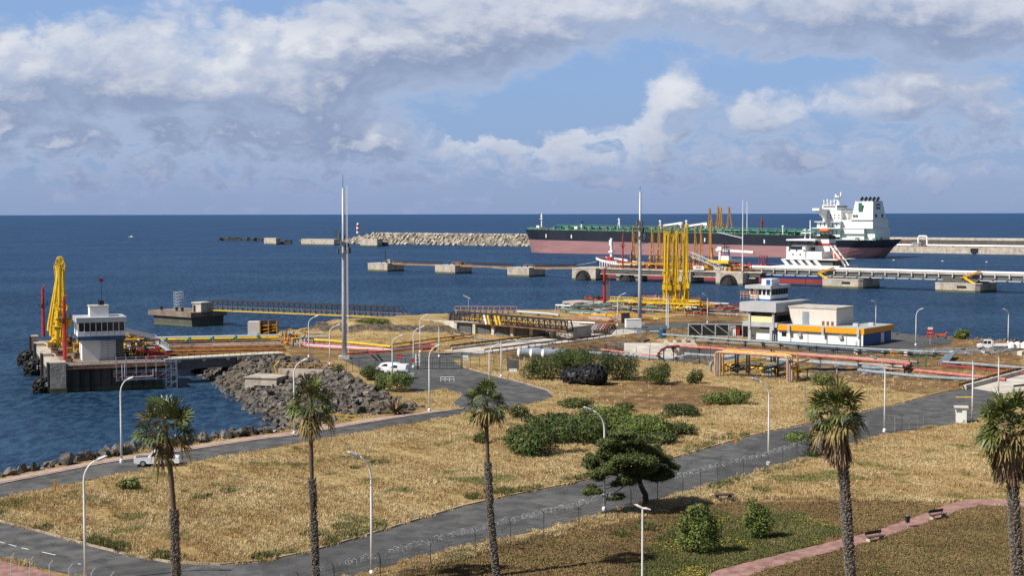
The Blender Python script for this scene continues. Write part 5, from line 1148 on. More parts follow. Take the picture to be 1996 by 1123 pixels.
for i in range(7): p = a.lerp(b, (i + .6) / 7) + nrm * 1.2; mb.box((p.x, p.y, z - 2.3), (.6, .6, 2.8)); p2 = p + nrm * 5; mb.box((p2.x, p2.y, z - 2.3), (.6, .6, 2.8))
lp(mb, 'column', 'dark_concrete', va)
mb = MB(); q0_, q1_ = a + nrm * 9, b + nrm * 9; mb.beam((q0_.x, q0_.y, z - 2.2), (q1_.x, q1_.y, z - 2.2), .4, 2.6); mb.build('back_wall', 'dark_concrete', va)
# ramp at the right
z2 = LAND + .1
rp = [P(1893, 757.5, z2), P(1960, 767, z2), P(2400, 700, z2), P(2400, 668, z2)]
ra = thing('concrete_ramp', (0, 0, 0), 0, 'pale concrete ramp with black edged kerbs leaving the picture at the right', 'ramp')
MB().prism([(p.x, p.y) for p in (P(1893, 757.5), P(1960, 768), P(2080, 757), P(2300, 730), P(2300, 672), P(1996, 728))], LAND, z2).build('slab', 'pale_concrete', ra)
mb = MB()
for a_, b_ in (((1880, 760), (1996, 729)), ((1996, 729), (2250, 680))): p, q = P(*a_), P(*b_); mb.beam((p.x, p.y, LAND + .6), (q.x, q.y, LAND + .6), .5, .35); mb.beam((p.x, p.y, LAND + .2), (q.x, q.y, LAND + .2), .7, .5)
mb.build('far_kerb', 'pale_concrete', ra); mb = MB(); p, q = P(1872, 762), P(1996, 727.5); mb.beam((p.x, p.y + .6, LAND + .95), (q.x, q.y + .6, LAND + .95), .16, .3); p, q = P(1976, 762), P(2080, 752); mb.beam((p.x, p.y, LAND + .8), (q.x, q.y, LAND + .8), .16, .3); mb.build('guard_rail', 'black', ra)
t = thing('yellow_post_fence', P(1857, 760), 0, 'short row of yellow posts along the edge of the concrete ramp', 'fence')
a, b = P(1857, 760), P(1996, 722)
for i in range(28):
    p = a.lerp(b, i / 27) - a; MB().box((p.x, p.y, .55), (.16, .16, 1.1)).build('post', 'ochre', t)
p = b - a; MB().beam((0, 0, .5), (p.x, p.y, .5), .06, .1).build('rail', 'ochre', t)
# ================================================================ harbour building
BO_ = P(1682, 675, LAND)
def bx(px, y=0): q = BO_.to_2d() + HE2 * y; return tline(px, q, HE1, 640)
def by(px): return tline(px, BO_.to_2d(), HE2, 640)
def bzz(py, px, y=0): x = bx(px, y); q = BO_.to_2d() + HE2 * y + HE1 * x; return zat(py, q.y, px) - LAND
bl_ = thing('harbour_office', BO_, HA, 'long white harbour office with orange fascia, grey upper storey and a control tower', 'building')
DEP = by(1737); xL = bx(1456); xO = bx(1517); fz0 = bzz(652, 1683); fz1 = bzz(641, 1683)
MB().bb(bx(1516), -.3, 0, DEP, -.2, fz0 - .1).build('wall', 'white', bl_)
MB().bb(xL + 1.5, bx(1512) , .6, DEP, -.2, fz0 - .1).build('lower_wall', 'white', bl_)
MB().bb(xO, .5, -.6, DEP + .8, fz0, fz1).build('orange_fascia', 'orange', bl_)
MB().bb(xO + .2, .3, -.4, DEP + .6, fz1, fz1 + .06).build('flat_roof', 'roofgrey', bl_)
for px in (1541, 1607, 1676): MB().bb(bx(px) - .28, bx(px) + .28, -1.0, -.62, fz0 - .6, fz1 - .1).build('fascia_bracket', 'grey', bl_)
for px in (1541, 1612): MB().bb(bx(px) - .15, bx(px) + .15, -.12, 0, 0, fz0 - .1).build('pilaster', 'grey', bl_)
for px in (1676, 1683): MB().bb(bx(px) - .25, bx(px) + .15, -.5, -.2, -.1, fz0).build('corner_column', 'white', bl_)
MB().bb(.0, .06, .4, DEP * .62, .1, fz0 - .2).build('blue_door', 'blue', bl_); MB().bb(.0, .07, DEP * .62 + .1, DEP * .74, .1, fz0 - .2).build('white_door', 'white', bl_); MB().bb(.0, .06, DEP * .76, DEP * .97, .1, fz0 - .3).build('blue_door', 'blue', bl_)
MB().bb(-.2, .0, 0, DEP, -.1, fz0 - .1).build('end_wall', 'darkgrey', bl_)
MB().bb(bx(1524), bx(1533), -.06, .1, 1.2, 2.2).build('window', 'glass', bl_); MB().bb(bx(1508), bx(1513), -.02, .5, 0, 2.2).build('side_door', 'paleblue', bl_)
MB().bb(bx(1668), bx(1678), -.05, .1, .1, 1.0).build('grille', 'grey', bl_)
for k, px in enumerate((1560, 1640)): MB().box((bx(px), -.35, fz0 - .9), (.9, .5, .7)).build('air_conditioner', 'pale_concrete', bl_)
for px in (1575, 1650): MB().bb(bx(px) - .05, bx(px) + .05, -.1, -.01, 0, fz0 - .1).build('downpipe', 'grey', bl_)
for x, y in ((-4, 5), (-9, 8), (-2, 9)): MB().box((x, y, fz1 + .4), (1.2, .9, .7)).build('roof_unit', 'galv', bl_)
# upper storey at the left
y0, y1 = -.8, DEP * .8
uz = [bzz(p, 1511, y0) for p in (639, 627, 619, 609, 591)]
MB().bb(bx(1447, y0), bx(1515, y0), y0, y1, uz[0], uz[1] - .3).build('balcony_band', 'grey', bl_)
MB().bb(bx(1460, y0), bx(1508, y0), y0 + .05, y0 + .5, uz[1] - .3, uz[2] + .1).build('yellow_parapet', 'pale_yellow', bl_)
MB().bb(bx(1457, y0), bx(1510, y0), y0 + .9, y1 - .5, uz[1] - .3, uz[3]).build('window_band', 'glass', bl_)
for k in range(9): x = bx(1457, y0) + k * (bx(1510, y0) - bx(1457, y0)) / 8; MB().bb(x - .05, x + .05, y0 + .82, y0 + .92, uz[1], uz[3]).build('mullion', 'rust', bl_)
ytop = DEP * 1.05
MB().bb(bx(1441, y0 - .8), bx(1512, y0 - .8), y0 - .8, ytop, uz[3], uz[4] - .1).build('upper_canopy', 'grey', bl_)
MB().bb(bx(1441, y0 - .8) + .2, bx(1512, y0 - .8) - .2, y0 - .6, ytop - .2, uz[4] - .1, uz[4] + .03).build('upper_roof', 'roofgrey', bl_)
for px in (1461, 1507): MB().bb(bx(px, y0) - .25, bx(px, y0) + .25, y0 - .2, y0 + .4, uz[0] - .6, uz[3]).build('column', 'grey', bl_)
MB().bb(bx(1458, y0), bx(1463, y0), y0, y0 + .6, -.2, uz[0]).build('leg', 'grey', bl_); MB().bb(bx(1500, y0), bx(1505, y0), y0, y0 + .6, -.2, uz[0]).build('leg', 'grey', bl_)
# penthouse box on the roof
yp = 3.0; pz0 = fz1; pz1 = bzz(601, 1590, yp)
MB().add([(bx(1543, yp), yp, pz0), (bx(1630, yp), yp, pz0), (bx(1630, yp), yp + 9, pz0), (bx(1543, yp), yp + 9, pz0), (bx(1537, yp), yp, pz1 + .2), (bx(1630, yp), yp, pz1 - .1), (bx(1630, yp), yp + 9, pz1 - .1), (bx(1537, yp), yp + 9, pz1 + .2)], [(3, 2, 1, 0), (4, 5, 6, 7), (0, 1, 5, 4), (1, 2, 6, 5), (2, 3, 7, 6), (3, 0, 4, 7)]).build('penthouse', 'cream', bl_)
MB().bb(bx(1537, yp) - .1, bx(1630, yp) + .15, yp - .15, yp + 9.1, pz1 - .05, pz1 + .3).build('penthouse_roof', 'pale_concrete', bl_)
MB().bb(bx(1564, yp), bx(1577, yp), yp - .06, yp + .1, pz0, pz1 - .9).build('penthouse_door', 'bluegrey', bl_)
for px in (1602, 1611, 1620): MB().bb(bx(px, yp), bx(px + 5, yp), yp - .05, yp + .1, pz0, pz0 + 1.0).build('vent', 'rust', bl_)
# control tower
yt_ = 5.0; T = lambda py: bzz(py, 1500, yt_)
xa_, xb_ = bx(1461, yt_), bx(1501, yt_); ye = yt_ + 9
MB().bb(xa_ + 1.5, xb_ - 1, yt_ + 1.5, ye - 1.5, 0, T(585)).build('tower_shaft', 'grey', bl_)
MB().bb(xa_, xb_, yt_, ye, T(587), T(583.5)).build('blue_band', 'blue', bl_); MB().bb(xa_, xb_, yt_, ye, T(583.5), T(576)).build('tower_parapet', 'white', bl_)
MB().bb(xa_ + .2, xb_ - .2, yt_ + .2, ye - .2, T(576), T(564)).build('tower_windows', 'glass', bl_)
for k in range(6): x = xa_ + k * (xb_ - xa_) / 5; MB().bb(x - .12, x + .12, yt_ - .02, yt_ + .3, T(576), T(564)).build('mullion', 'white', bl_)
for k in range(8): y = yt_ + k * 9 / 7; MB().bb(xb_ - .3, xb_ - .05, y - .08, y + .08, T(576), T(564)).build('mullion', 'darkgrey', bl_)
MB().bb(xa_ - 1.0, xb_ + .4, yt_ - .6, ye + .6, T(563.8), T(557)).build('tower_roof', 'grey', bl_)
MB().bb(bx(1480, yt_), bx(1499, yt_), yt_ + 1, yt_ + 5, T(557), T(544.5)).build('roof_cabin', 'white', bl_); MB().bb(bx(1489, yt_), bx(1497, yt_), yt_ + .93, yt_ + 1.1, T(556), T(546)).build('cabin_door', 'blue', bl_)
mb = MB(); rail(mb, [(xa_ - 2.2, yt_ - .6, T(585)), (xa_ + 2.4, yt_ - .6, T(585))], 1.2, .8, .1); rail(mb, [(xa_ - 2.2, yt_ - .6, T(578)), (xa_ + 1.4, yt_ - .6, T(578))], 1.0, .8, .1); mb.beam((xa_ + 2, yt_ - .6, uz[4]), (xa_ + 2, yt_ - .6, T(563)), .2); mb.build('tower_balcony', 'peach', bl_)
# ================================================================ lamps and masts
def lamp(px, py, ptop, hx, label, group='white curved street lamps', z=LAND):
    b = P(px, py, z); h = HT(px, py, ptop, z); rch = abs(hx) * b.y / F; sgn = 1 if hx > 0 else -1
    t = thing('street_lamp', (b.x, b.y, z), 0, label, 'street lamp', group)
    pts = [(0, 0, 0), (0, 0, h * .5), (0, 0, h * .80)]; rs = [.13, .11, .095]
    H0 = h * .80; r_ = min(rch, h * .16) 
    for k in range(1, 8):
        a = k / 7 * math.pi / 2 * .78; pts.append((sgn * rch * .78 * (1 - math.cos(a)) / (1 - math.cos(math.pi / 2 * .78)), -.4 * k / 7, H0 + h * .185 * math.sin(a) / math.sin(math.pi / 2 * .78))); rs.append(.085 - .004 * k)
    m = MB().tube(pts, rs, 8); m.build('pole', 'lamp', t, smooth=True)
    e = Vector(pts[-1]); d = Vector((sgn * .9, -.15, .38)).normalized()
    hd = MB().tube([e, e + d * .25, e + d * .9, e + d * 1.05], [.07, .15, .13, .04], 8); hd.build('lamp_head', 'galv', t)
    MB().lathe((0, 0, 0), [(.24, 0), (.24, .35), (.15, .5)], 8).build('base', 'lamp', t)
    return t
lamp(167, 1136, 893, 36, 'tall curved lamp at the bottom left in front of the front road bend'); lamp(237, 903, 738, 18, 'curved lamp on the pink kerb behind the parked pickup')
lamp(574, 848, 702, 20, 'curved lamp standing where the rocks meet the shore road'); lamp(837, 803, 675, 13, 'curved lamp at the corner of shore road and entrance road')
lamp(725, 1124, 885, -28, 'large curved lamp in the centre foreground of the dry grass field'); lamp(1178, 998, 797, -30, 'curved lamp half hidden behind the foreground pine')
lamp(1498, 908, 740, -26, 'curved lamp beside the front road left of the leaning pine'); lamp(1724, 843, 697, -23, 'curved lamp left of the white hut by the fence gate')
lamp(1895, 822, 690, -8, 'curved lamp right of the white hut with the beige roof'); lamp(1946, 770, 683, -18, 'curved lamp at the foot of the concrete ramp')
lamp(602, 697, 617, 15, 'curved lamp above the rocks near the end of the dock bridge'); lamp(643, 712, 634, 17, 'curved lamp just left of the tall grey mast on the rock crest')
lamp(765, 732, 655, 17, 'curved lamp beside the parked white vans'); lamp(806, 717, 638, 17, 'curved lamp left of the green gate'); lamp(819, 688, 615, 12, 'curved lamp beyond the gate beside the yellow pipes')
lamp(856, 697, 626, -13, 'left leaning curved lamp behind the green gate'); lamp(954, 749, 673, 13, 'curved lamp on the edge of the entrance road left of the small sign'); lamp(977, 736, 655, -3, 'straight looking lamp in the dry grass right of the gate sign')
lamp(1203.5, 635, 573, 12, 'curved lamp left of the tall mast by the yellow stair'); lamp(1379, 630, 574, -6, 'thin curved lamp at the right end of the yellow manifold')
lamp(1785, 674, 603, 6, 'curved lamp right of the harbour office'); lamp(1965, 669, 604, -6, 'curved lamp beyond the white flatbed truck'); lamp(1707, 640, 588, -4, 'curved lamp rising behind the harbour office roof')
b = P(1252, 1150); t = thing('park_lamp', b, 0, 'white park lamp with two short heads in the bottom centre', 'street lamp')
h = HT(1252, 1150, 992); MB().tube([(0, 0, 0), (0, 0, h)], [.09, .07], 8).build('pole', 'lamp', t)
MB().tube([(0, 0, h), (-.35, 0, h + .2), (-.62, 0, h + .32)], [.09, .1, .05], 8).build('lamp_head', 'lamp', t); MB().tube([(0, 0, h), (.3, 0, h - .02), (.65, 0, h - .12)], [.09, .1, .05], 8).build('lamp_head', 'lamp', t)
for px, py, pt, lb in ((1299, 600 + 35, 581, 'left pole of the slim twin poles in front of the yellow arms'), (1302.5, 640, 583, 'right pole of the slim twin poles in front of the yellow arms')):
    b = P(px, py); t = thing('slim_pole', b, 0, lb, 'pole', 'slim twin poles'); MB().tube([(0, 0, 0), (0, 0, HT(px, py, pt))], .13, 7).build('pole', 'lamp', t); MB().lathe((0, 0, HT(px, py, pt)), [(.1, 0), (.28, .1), (.28, .4), (.1, .5)], 8).build('top', 'galv', t)
def mast(px, py, pt, ptip, pcl, label, r):
    b = P(px, py); h = HT(px, py, pt); hc = HT(px, py, pcl)
    t = thing('tall_mast', b, 0, label, 'mast', 'tall grey tubular masts')
    MB().tube([(0, 0, 0), (0, 0, h * .35), (0, 0, h * .7), (0, 0, h)], [r, r * .78, r * .55, r * .35], 12).build('shaft', 'galv', t, smooth=True)
    MB().box((0, 0, .3), (2.4, 2.4, .7)).build('foundation', 'pale_concrete', t); MB().tube([(0, 0, h), (0, 0, HT(px, py, ptip))], .06, 5).build('lightning_rod', 'darkgrey', t)
    mb = MB(); [mb.lathe((0, 0, hc + dz), [(1.0, 0), (1.0, .12)], 12) for dz in (0, 2.2)]; mb.build('platform', 'darkgrey', t)
    rnd = random.Random(px); mb = MB()
    for k in range(10): a = k * .63; d_ = rnd.uniform(.9, 1.5); mb.box((math.cos(a) * d_, math.sin(a) * d_, hc + rnd.uniform(0, 4.2)), (.3, .3, rnd.uniform(.5, 2.0)), a); 
    for k in range(8): a = k * .8; mb.beam((0, 0, hc + .5 * k), (math.cos(a) * 1.4, math.sin(a) * 1.4, hc + .5 * k), .09)
    mb.build('antenna', 'darkgrey', t)
    mb = MB(); 
    for k in range(int(h / 1.1)): mb.beam((r + .12, -.2, 1 + k * 1.1), (r + .12, .2, 1 + k * 1.1), .05)
    mb.beam((r + .12, -.2, .5), (r * .5 + .12, -.2, h), .05); mb.build('ladder', 'darkgrey', t)
    return t
mast(671, 700, 366, 340, 494, 'tall grey tubular mast left of centre with antennas halfway up', .52)
m2_ = mast(1247, 633, 373, 362, 462, 'tall grey tubular mast in front of the far loading arms', .58)
b = P(1247, 633); mb = MB(); hc = HT(1247, 633, 462)
for k in range(8):
    a = k * math.pi / 4
    for z in (-2, 0, 2): mb.beam((0, 0, hc + z), (math.cos(a) * 1.9, math.sin(a) * 1.9, hc + z + .4), .07); mb.box((math.cos(a) * 1.9, math.sin(a) * 1.9, hc + z + .5), (.35, .35, .3), a)
mb.build('floodlight_ring', 'darkgrey', m2_)
b = P(678, 688); h = HT(678, 688, 362); t = thing('lattice_mast', b, 0, 'thin guyed lattice mast immediately right of the tall left mast', 'mast')
mb = MB(); [mb.beam((dx, dy, 0), (dx, dy, h), .05) for dx, dy in ((-.16, 0), (.16, 0), (0, .25))]
n = int(h / .8); [mb.beam((-.16, 0, k * h / n), (.16, 0, (k + 1) * h / n), .04) for k in range(n)]; mb.build('lattice', 'lamp', t)
# ================================================================ pipelines on land
pipeline('wide yellow pipeline running right from the dock bridge past the tall mast', 'yellow', .27, [(560, 661), (640, 664), (762, 676)], 5.3, sup=9)
pipeline('thin yellow pipeline continuing right towards the retaining wall', 'ochre', .2, [(762, 672), (845, 661), (920, 652)], 5.1, sup=9)
pipeline('second thin ochre pipeline beside the retaining wall', 'ochre', .18, [(770, 678), (850, 667), (930, 656), (1010, 662)], 5.0)
GPK = 'pink pipes bunched along the service road'
for i, (dy, c, lb) in enumerate(((0, 'salmon', 'front pink pipe of the bunch along the service road'), (-3, 'galv', 'pale grey pipe in the middle of the pink bunch'), (-6, 'salmon', 'rear pink pipe of the bunch along the service road'))):
    pipeline(lb, c, .2, [(575, 667 + dy), (600, 676 + dy), (690, 681 + dy), (762, 685 + dy), (838, 678 + dy * 1.3)], 4.9, group=GPK)
pipeline('red looped hose pipe at the end of the pink pipes', 'red', .2, [(822, 682), (842, 680), (846, 675), (838, 672), (815, 675)], 5.0)
pipeline('red low pipe with a small square loop right of the tall mast', 'red', .16, [(678, 690), (720, 688), (722, 688, 6.3), (730, 688, 6.3), (731, 687), (762, 684)], 5.0)
pipeline('dark blue conduit along the foot of the retaining wall', 'bluegrey', .18, [(868, 640), (893, 654), (960, 662), (1080, 669)], 4.9)
GBL = 'pale blue pipelines beside the harbour office'
pipeline('pale blue pipeline on black supports in front of the harbour office', 'paleblue', .21, [(1292, 652), (1340, 656), (1470, 665), (1610, 675), (1700, 681), (1800, 686), (1848, 687)], 5.9, sup=4.2, group=GBL)
pipeline('thinner pale green pipeline running below the pale blue one', 'bluegrey', .15, [(1330, 662), (1470, 671), (1600, 680), (1700, 687), (1800, 692), (1840, 693)], 5.2, sup=4.2, group=GBL)
t = thing('blue_pipe_valve', P(1291, 660, 4.4), 0, 'large blue valve barrel at the left end of the pale blue pipeline', 'valve')
MB().lathe((0, 0, 0), [(.9, 0), (.9, 2.2), (.5, 2.6)], 12).build('barrel', 'band_blue', t); MB().tube([(-3, 0, 1.6), (0, 0, 1.6)], .3, 8).build('inlet', 'paleblue', t); MB().box((-5.6, 0, 1.6), (1.2, .8, 1)).build('motor', 'paleblue', t)
mb = MB()
for k in range(4): a_, b_ = P(1850 + k * 4, 688, 5.5), P(1829 + k * 5, 709, 5.0); mb.tube([a_, b_], .22, 7)
for u, v in ((0, 1),): pass
for k in range(7):
    f = k / 6; p, q = P(1850, 688, 5.3).lerp(P(1829, 709, 4.8), f), P(1862, 688, 5.3).lerp(P(1844, 709, 4.8), f); mb.beam(p, q, .2, .3)
single(mb, 'pipe_stair', 'bluegrey', 'bunch of blue grey pipes on a ladder rack slanting down at the right', 'pipe rack')
pipeline('pale grey pipeline from the slanting rack to the right edge', 'bluegrey', .26, [(1838, 706), (1900, 710), (1996, 718), (2200, 735)], 5.5, sup=4.5)
pipeline('dark red thin pipeline below the pale grey one near the right edge', 'darkred', .18, [(1832, 712), (1900, 718), (1990, 727), (2200, 745)], 5.0)
pipeline('dark rusty pipeline at the right edge between the grey and red ones', 'rust', .2, [(1836, 709), (1900, 714), (1996, 722), (2200, 740)], 5.0)
pipeline('long salmon pipeline raised over the trench with a square bend at its right end', 'salmon', .31, [(1130, 681, 2.9), (1180, 683, 2.9), (1264, 694, 2.9), (1279, 694.5, 2.9), (1283, 693, 3.2), (1284, 690, 5.6), (1288, 683, 6.2), (1300, 676.5, 6.2), (1326, 675, 6.2), (1480, 686, 6.2), (1640, 698, 6.2), (1775, 709.5, 6.2), (1776, 710, 6.1), (1766, 712, 5.9), (1762, 716, 5.3), (1764, 719, 5.0), (1780, 722, 4.95), (1860, 730, 4.95), (1960, 740, 4.95)], sup=7)
pipeline('long blue grey pipeline on the ground with a shallow kink', 'bluegrey', .32, [(1120, 693, 2.9), (1148, 687.5, 2.9), (1215, 692.5, 3.0), (1292, 700, 3.2), (1316, 699, 3.6), (1345, 691, 4.9), (1420, 696, 4.9), (1580, 706, 4.9), (1684, 714, 4.9), (1762, 720, 4.9), (1680, 718, 4.9), (1674, 722, 4.9), (1700, 725, 4.9), (1800, 735, 4.9), (1930, 742, 4.9)], sup=9, supmat='pale_concrete')
pipeline('short grey pipes stacked by the bend of the blue grey pipeline', 'galv', .2, [(1700, 716), (1735, 716), (1752, 718)], 5.1)
pipeline('orange red thin pipe left of the square salmon bend', 'peach', .14, [(1722, 718), (1762, 721)], 5.0)
t = thing('green_pipe_bracket', P(1772, 716), 0, 'dark green bent pipe brackets beside the square salmon bend', 'pipe bracket')
for k in range(3): MB().tube([(k * 1.6, 0, 0), (k * 1.6, 0, 1.6), (k * 1.6 + .6, .6, 2.0), (k * 1.6 + 2.6, 2, 2.1)], .14, 6).build('bracket', 'green', t)
# wall beside the trench
wq = [P(1325, 681, LAND), P(1480, 690, LAND), P(1640, 702, LAND), P(1790, 713, LAND)]
t = thing('trench_wall', (0, 0, 0), 0, 'long dark concrete wall behind the salmon pipeline', 'wall')
mb = MB(); mc = MB()
for a, b in zip(wq, wq[1:]): mb.beam((a.x, a.y, 3.6), (b.x, b.y, 3.6), .5, 3.2); mc.beam((a.x, a.y, 5.26), (b.x, b.y, 5.26), .6, .12)
mb.build('wall', 'dark_concrete', t); mc.build('coping', 'pale_concrete', t)  # wall takes the dark concrete colour over its whole length, coping the pale one
wq = [P(1330, 690, LAND), P(1480, 699, LAND), P(1640, 709, LAND), P(1760, 716, LAND)]
t = thing('low_kerb_wall', (0, 0, 0), 0, 'low pale concrete kerb wall in front of the salmon pipeline', 'wall'); mb = MB()
for a, b in zip(wq, wq[1:]): mb.beam((a.x, a.y, 4.5), (b.x, b.y, 4.5), .4, .7)
mb.build('wall', 'pale_concrete', t)
a = P(1325, 679, 4.4); t = thing('broken_ramp', P(1290, 676, LAND), 0, 'pale broken concrete ramp slabs where the salmon pipe climbs', 'ramp')
MB().add([(-8, 6, .3), (8, 6, .3), (6, -6, -2.2), (-9, -6, -2.2)], [(0, 1, 2, 3)]).build('slope', 'pale_concrete', t)
for k in range(4): MB().beam((2 + k * 2.2, -3, -1.6), (1 + k * 2.0, 2, 1.2), .7, .4).build('slab', 'concrete', t)
rail(MB(), [(-3, -4, -1), (-3, -4, .4)], 1, 1).build('railing', 'galv', t)
mb = MB(); 
for k in range(4): a, b = P(1150, 668 + k * 3, 3.2), P(1225, 668 + k * 3, 3.2); rail(mb, [a, b], 1.0, 2.2, .07)
single(mb, 'tube_railing_rows', 'galv', 'rows of grey tube railings in the shade at the viaduct end', 'railing')
# pipe loop rack
t = thing('pipe_loop_rack', P(1394, 735, LAND), 0, 'tall peach coloured pipe loop on dark steel trestles in the dry grass', 'pipe rack')
B0 = P(1394, 735, LAND)
def pl(px, py, z): v = P(px, py, z) - B0; return v
h0 = 4.6
def hoop(dx, dy, r, mt, h=h0, x1=1535, nm='pipe_loop'):
    a = P(1394, 735, LAND) - B0; b = P(x1, 746, LAND) - B0; o_ = Vector((dx, dy, 0)); a += o_; b += o_; u = (b - a).normalized()
    MB().tube([a - Vector((0, 0, .3)), a + Vector((0, 0, h - .6)), a + u * .2 + Vector((0, 0, h - .15)), a + u * .7 + Vector((0, 0, h)), b - u * .7 + Vector((0, 0, h)), b - u * .2 + Vector((0, 0, h - .15)), b + Vector((0, 0, h - .6)), b - Vector((0, 0, .3))], r, 9).build(nm, mt, t)
hoop(0, 0, .23, 'peach'); hoop(.55, .8, .2, 'bluegrey'); hoop(1.1, 1.6, .18, 'peach', h0 - .1); hoop(1.3, 2.4, .14, 'yellow'); hoop(1.9, 3.0, .18, 'ochre', h0 + .1, 1540)
def elbow(px, py, h, dx, dy, r, mt):
    a = P(px, py, LAND) - B0; MB().tube([a - Vector((0, 0, .3)), a + Vector((0, 0, h - .4)), a + Vector((dx * .04, dy * .04, h - .1)), a + Vector((dx * .1, dy * .1, h)), a + Vector((dx, dy, h + .1))], r, 8).build('pipe_bend', mt, t)
for k, (px, mt) in enumerate(((1385, 'bluegrey'), (1397, 'bluegrey'), (1405, 'galv'), (1411, 'yellow'), (1417, 'peach'), (1422, 'yellow'))): elbow(px, 726 - (k > 1) * 1, 1.9 - .08 * k, 6 + k * .5, 9, .27 - .02 * k, mt)
for k, (px, mt) in enumerate(((1488, 'yellow'), (1493, 'bluegrey'), (1497, 'bluegrey'), (1502, 'bluegrey'))): elbow(px, 735 + k * .4, 2.0, 4.5, 7, .27, mt)
mb = MB()
for px, py in ((1438, 730), (1460, 731), (1516, 734), (1508, 728)):
    a = P(px, py) - B0
    for dy in (0, 2.6): mb.beam(a + Vector((0, dy, -.1)), a + Vector((0, dy, h0 - .35)), .3)
    mb.beam(a + Vector((-2.6, 0, h0 - 2.6)), a + Vector((0, 0, h0 - 4.2)), .22); mb.beam(a + Vector((2.4, 0, 2.0)), a + Vector((0, 0, .8)), .2); mb.beam(a + Vector((-2.4, 0, .5)), a + Vector((0, 0, 1.6)), .2)
a, b = P(1430, 731, LAND + .5) - B0, P(1520, 735, LAND + .5) - B0; mb.beam(a, b, .25); mb.beam(a + Vector((0, 2.6, 1.5)), b + Vector((0, 2.6, 1.5)), .25)
mb.build('trestle_frame', 'darksteel', t)
a = P(1546, 741) - B0; MB().tube([a - Vector((0, 0, .2)), a + Vector((0, 0, 2.4)), a + Vector((.3, .5, 2.9)), a + Vector((4, 6, 3.0))], .2, 8).build('pipe_bend', 'ochre', t)
pipeline('bright yellow pipe lying behind the peach loop rack', 'yellow', .22, [(1452, 716), (1500, 720), (1528, 722)], 5.3); pipeline('yellow pipe end pointing right beside the peach loop rack', 'yellow', .24, [(1548, 722), (1582, 716)], 6.4, sup=3)
# ================================================================ manifold platform below the yellow arms
MP = P(1190, 600, LAND)
t = thing('manifold_platform', (0, 0, 0), 0, 'long yellow railed catwalk above dense pipework in front of the bright yellow arms', 'platform')
a, b, c = P(1188, 601, 7.4), P(1368, 609.5, 7.4), P(1392, 617, 5.6)
a, b, c = [P(x, y, z) for x, y, z in ((1190, 586, 7.6), (1366, 594, 7.6), (1392, 602, 5.2))]
mb = MB(); mb.beam(a, b, 1.6, .35); mb.beam(b, c, 1.4, .3); mb.build('catwalk', 'yellow', t)
mb = MB()
for s in (-.8, .8): o_ = Vector((0, s, 0)); rail(mb, [a + o_, b + o_, c + o_], 1.2, 1.6, .09)
mb.build('railing', 'yellow', t)
mb = MB(); [mb.beam(a.lerp(b, k / 10), Vector((a.lerp(b, k / 10).x, a.lerp(b, k / 10).y, LAND)), .25) for k in range(11)]; mb.build('leg', 'ochre', t)
MB().box((P(1300, 602).x, P(1300, 602).y + 3, LAND + .5), (26, 9, 1.0), -.1).build('deck_slab', 'concrete', t)
t = thing('yellow_stair_bridge', P(1188, 628, LAND), -.12, 'small yellow railed stair bridge over pipes left of the tall mast', 'stairs')
mb = MB()
for s in (0, 1.0): rail(mb, [(-.8, s, .1), (1.6, s, 1.8), (5.4, s, 1.8), (8, s, .1)], 1.2, .8, .09)
mb.build('railing', 'yellow', t); MB().beam((1.6, .5, 1.75), (5.4, .5, 1.75), 1.1, .12).beam((-.8, .5, .05), (1.6, .5, 1.75), 1.1, .12).beam((5.4, .5, 1.75), (8, .5, .05), 1.1, .12).build('walkway', 'ochre', t)
random.seed(31)
def tangle(name, label, cat, pxr, pyr, cols_, n, dirs, zr=(.3, 2.0), rr=(.1, .3), ln=(3, 14)):
    t = thing(name, (0, 0, 0), 0, label, cat); mm = {c: MB() for c in set(cols_)}
    for i in range(n):
        c = random.choice(cols_); p = P(random.uniform(*pxr), random.uniform(*pyr), LAND); z = LAND + random.uniform(*zr); r = random.uniform(*rr); l = random.uniform(*ln); d = Vector(random.choice(dirs)) * l
        q = [(p.x, p.y, LAND - .2), (p.x, p.y, z), (p.x + d.x, p.y + d.y, z)]
        if random.random() < .6: q.append((p.x + d.x, p.y + d.y, LAND - .2))
        mm[c].tube(q, r, 6)
        if random.random() < .35: mm[c].lathe((p.x + d.x * .5, p.y + d.y * .5, z - r * 2), [(r * 2.2, 0), (r * 2.2, r * 4)], 8)
    for c in sorted(mm): lp(mm[c], 'pipe_bundle', c, t, 30)
    return t
DR = [(.785, -.62), (.785, -.62), (1, -.06), (.62, .785)]
tangle('pipe_manifold', 'tangle of red and rusty pipes and valves at the outer left of the platform', 'pipe manifold', (1128, 1180), (590, 600), ['red', 'red', 'rust', 'darksteel', 'darkred'], 34, DR, (.4, 2.6), (.12, .3), (1, 4))
tangle('pipe_manifold', 'ranks of grey green pipes left of the tall mast', 'pipe manifold', (1080, 1240), (600, 612), ['galv', 'deck_green', 'darksteel', 'rust', 'bluegrey', 'darksteel'], 90, DR, (.3, 1.8))
tangle('pipe_manifold', 'dense pipework with yellow hoops under the yellow catwalk', 'pipe manifold', (1200, 1360), (590, 608), ['ochre', 'yellow', 'galv', 'rust', 'darksteel', 'salmon'], 100, DR, (.4, 2.4))
tangle('pipe_manifold', 'orange and salmon pipes lying between truss footbridge and stair bridge', 'pipe manifold', (1105, 1215), (614, 626), ['ochre', 'salmon', 'yellow', 'peach', 'galv'], 60, DR, (.2, .8), (.1, .22), (4, 16))
tangle('pipe_manifold', 'low dark pipes and pale posts right of the yellow arms', 'pipe manifold', (1330, 1440), (600, 618), ['galv', 'rust', 'darksteel', 'darkred', 'pale_concrete'], 46, DR, (.3, 1.6))
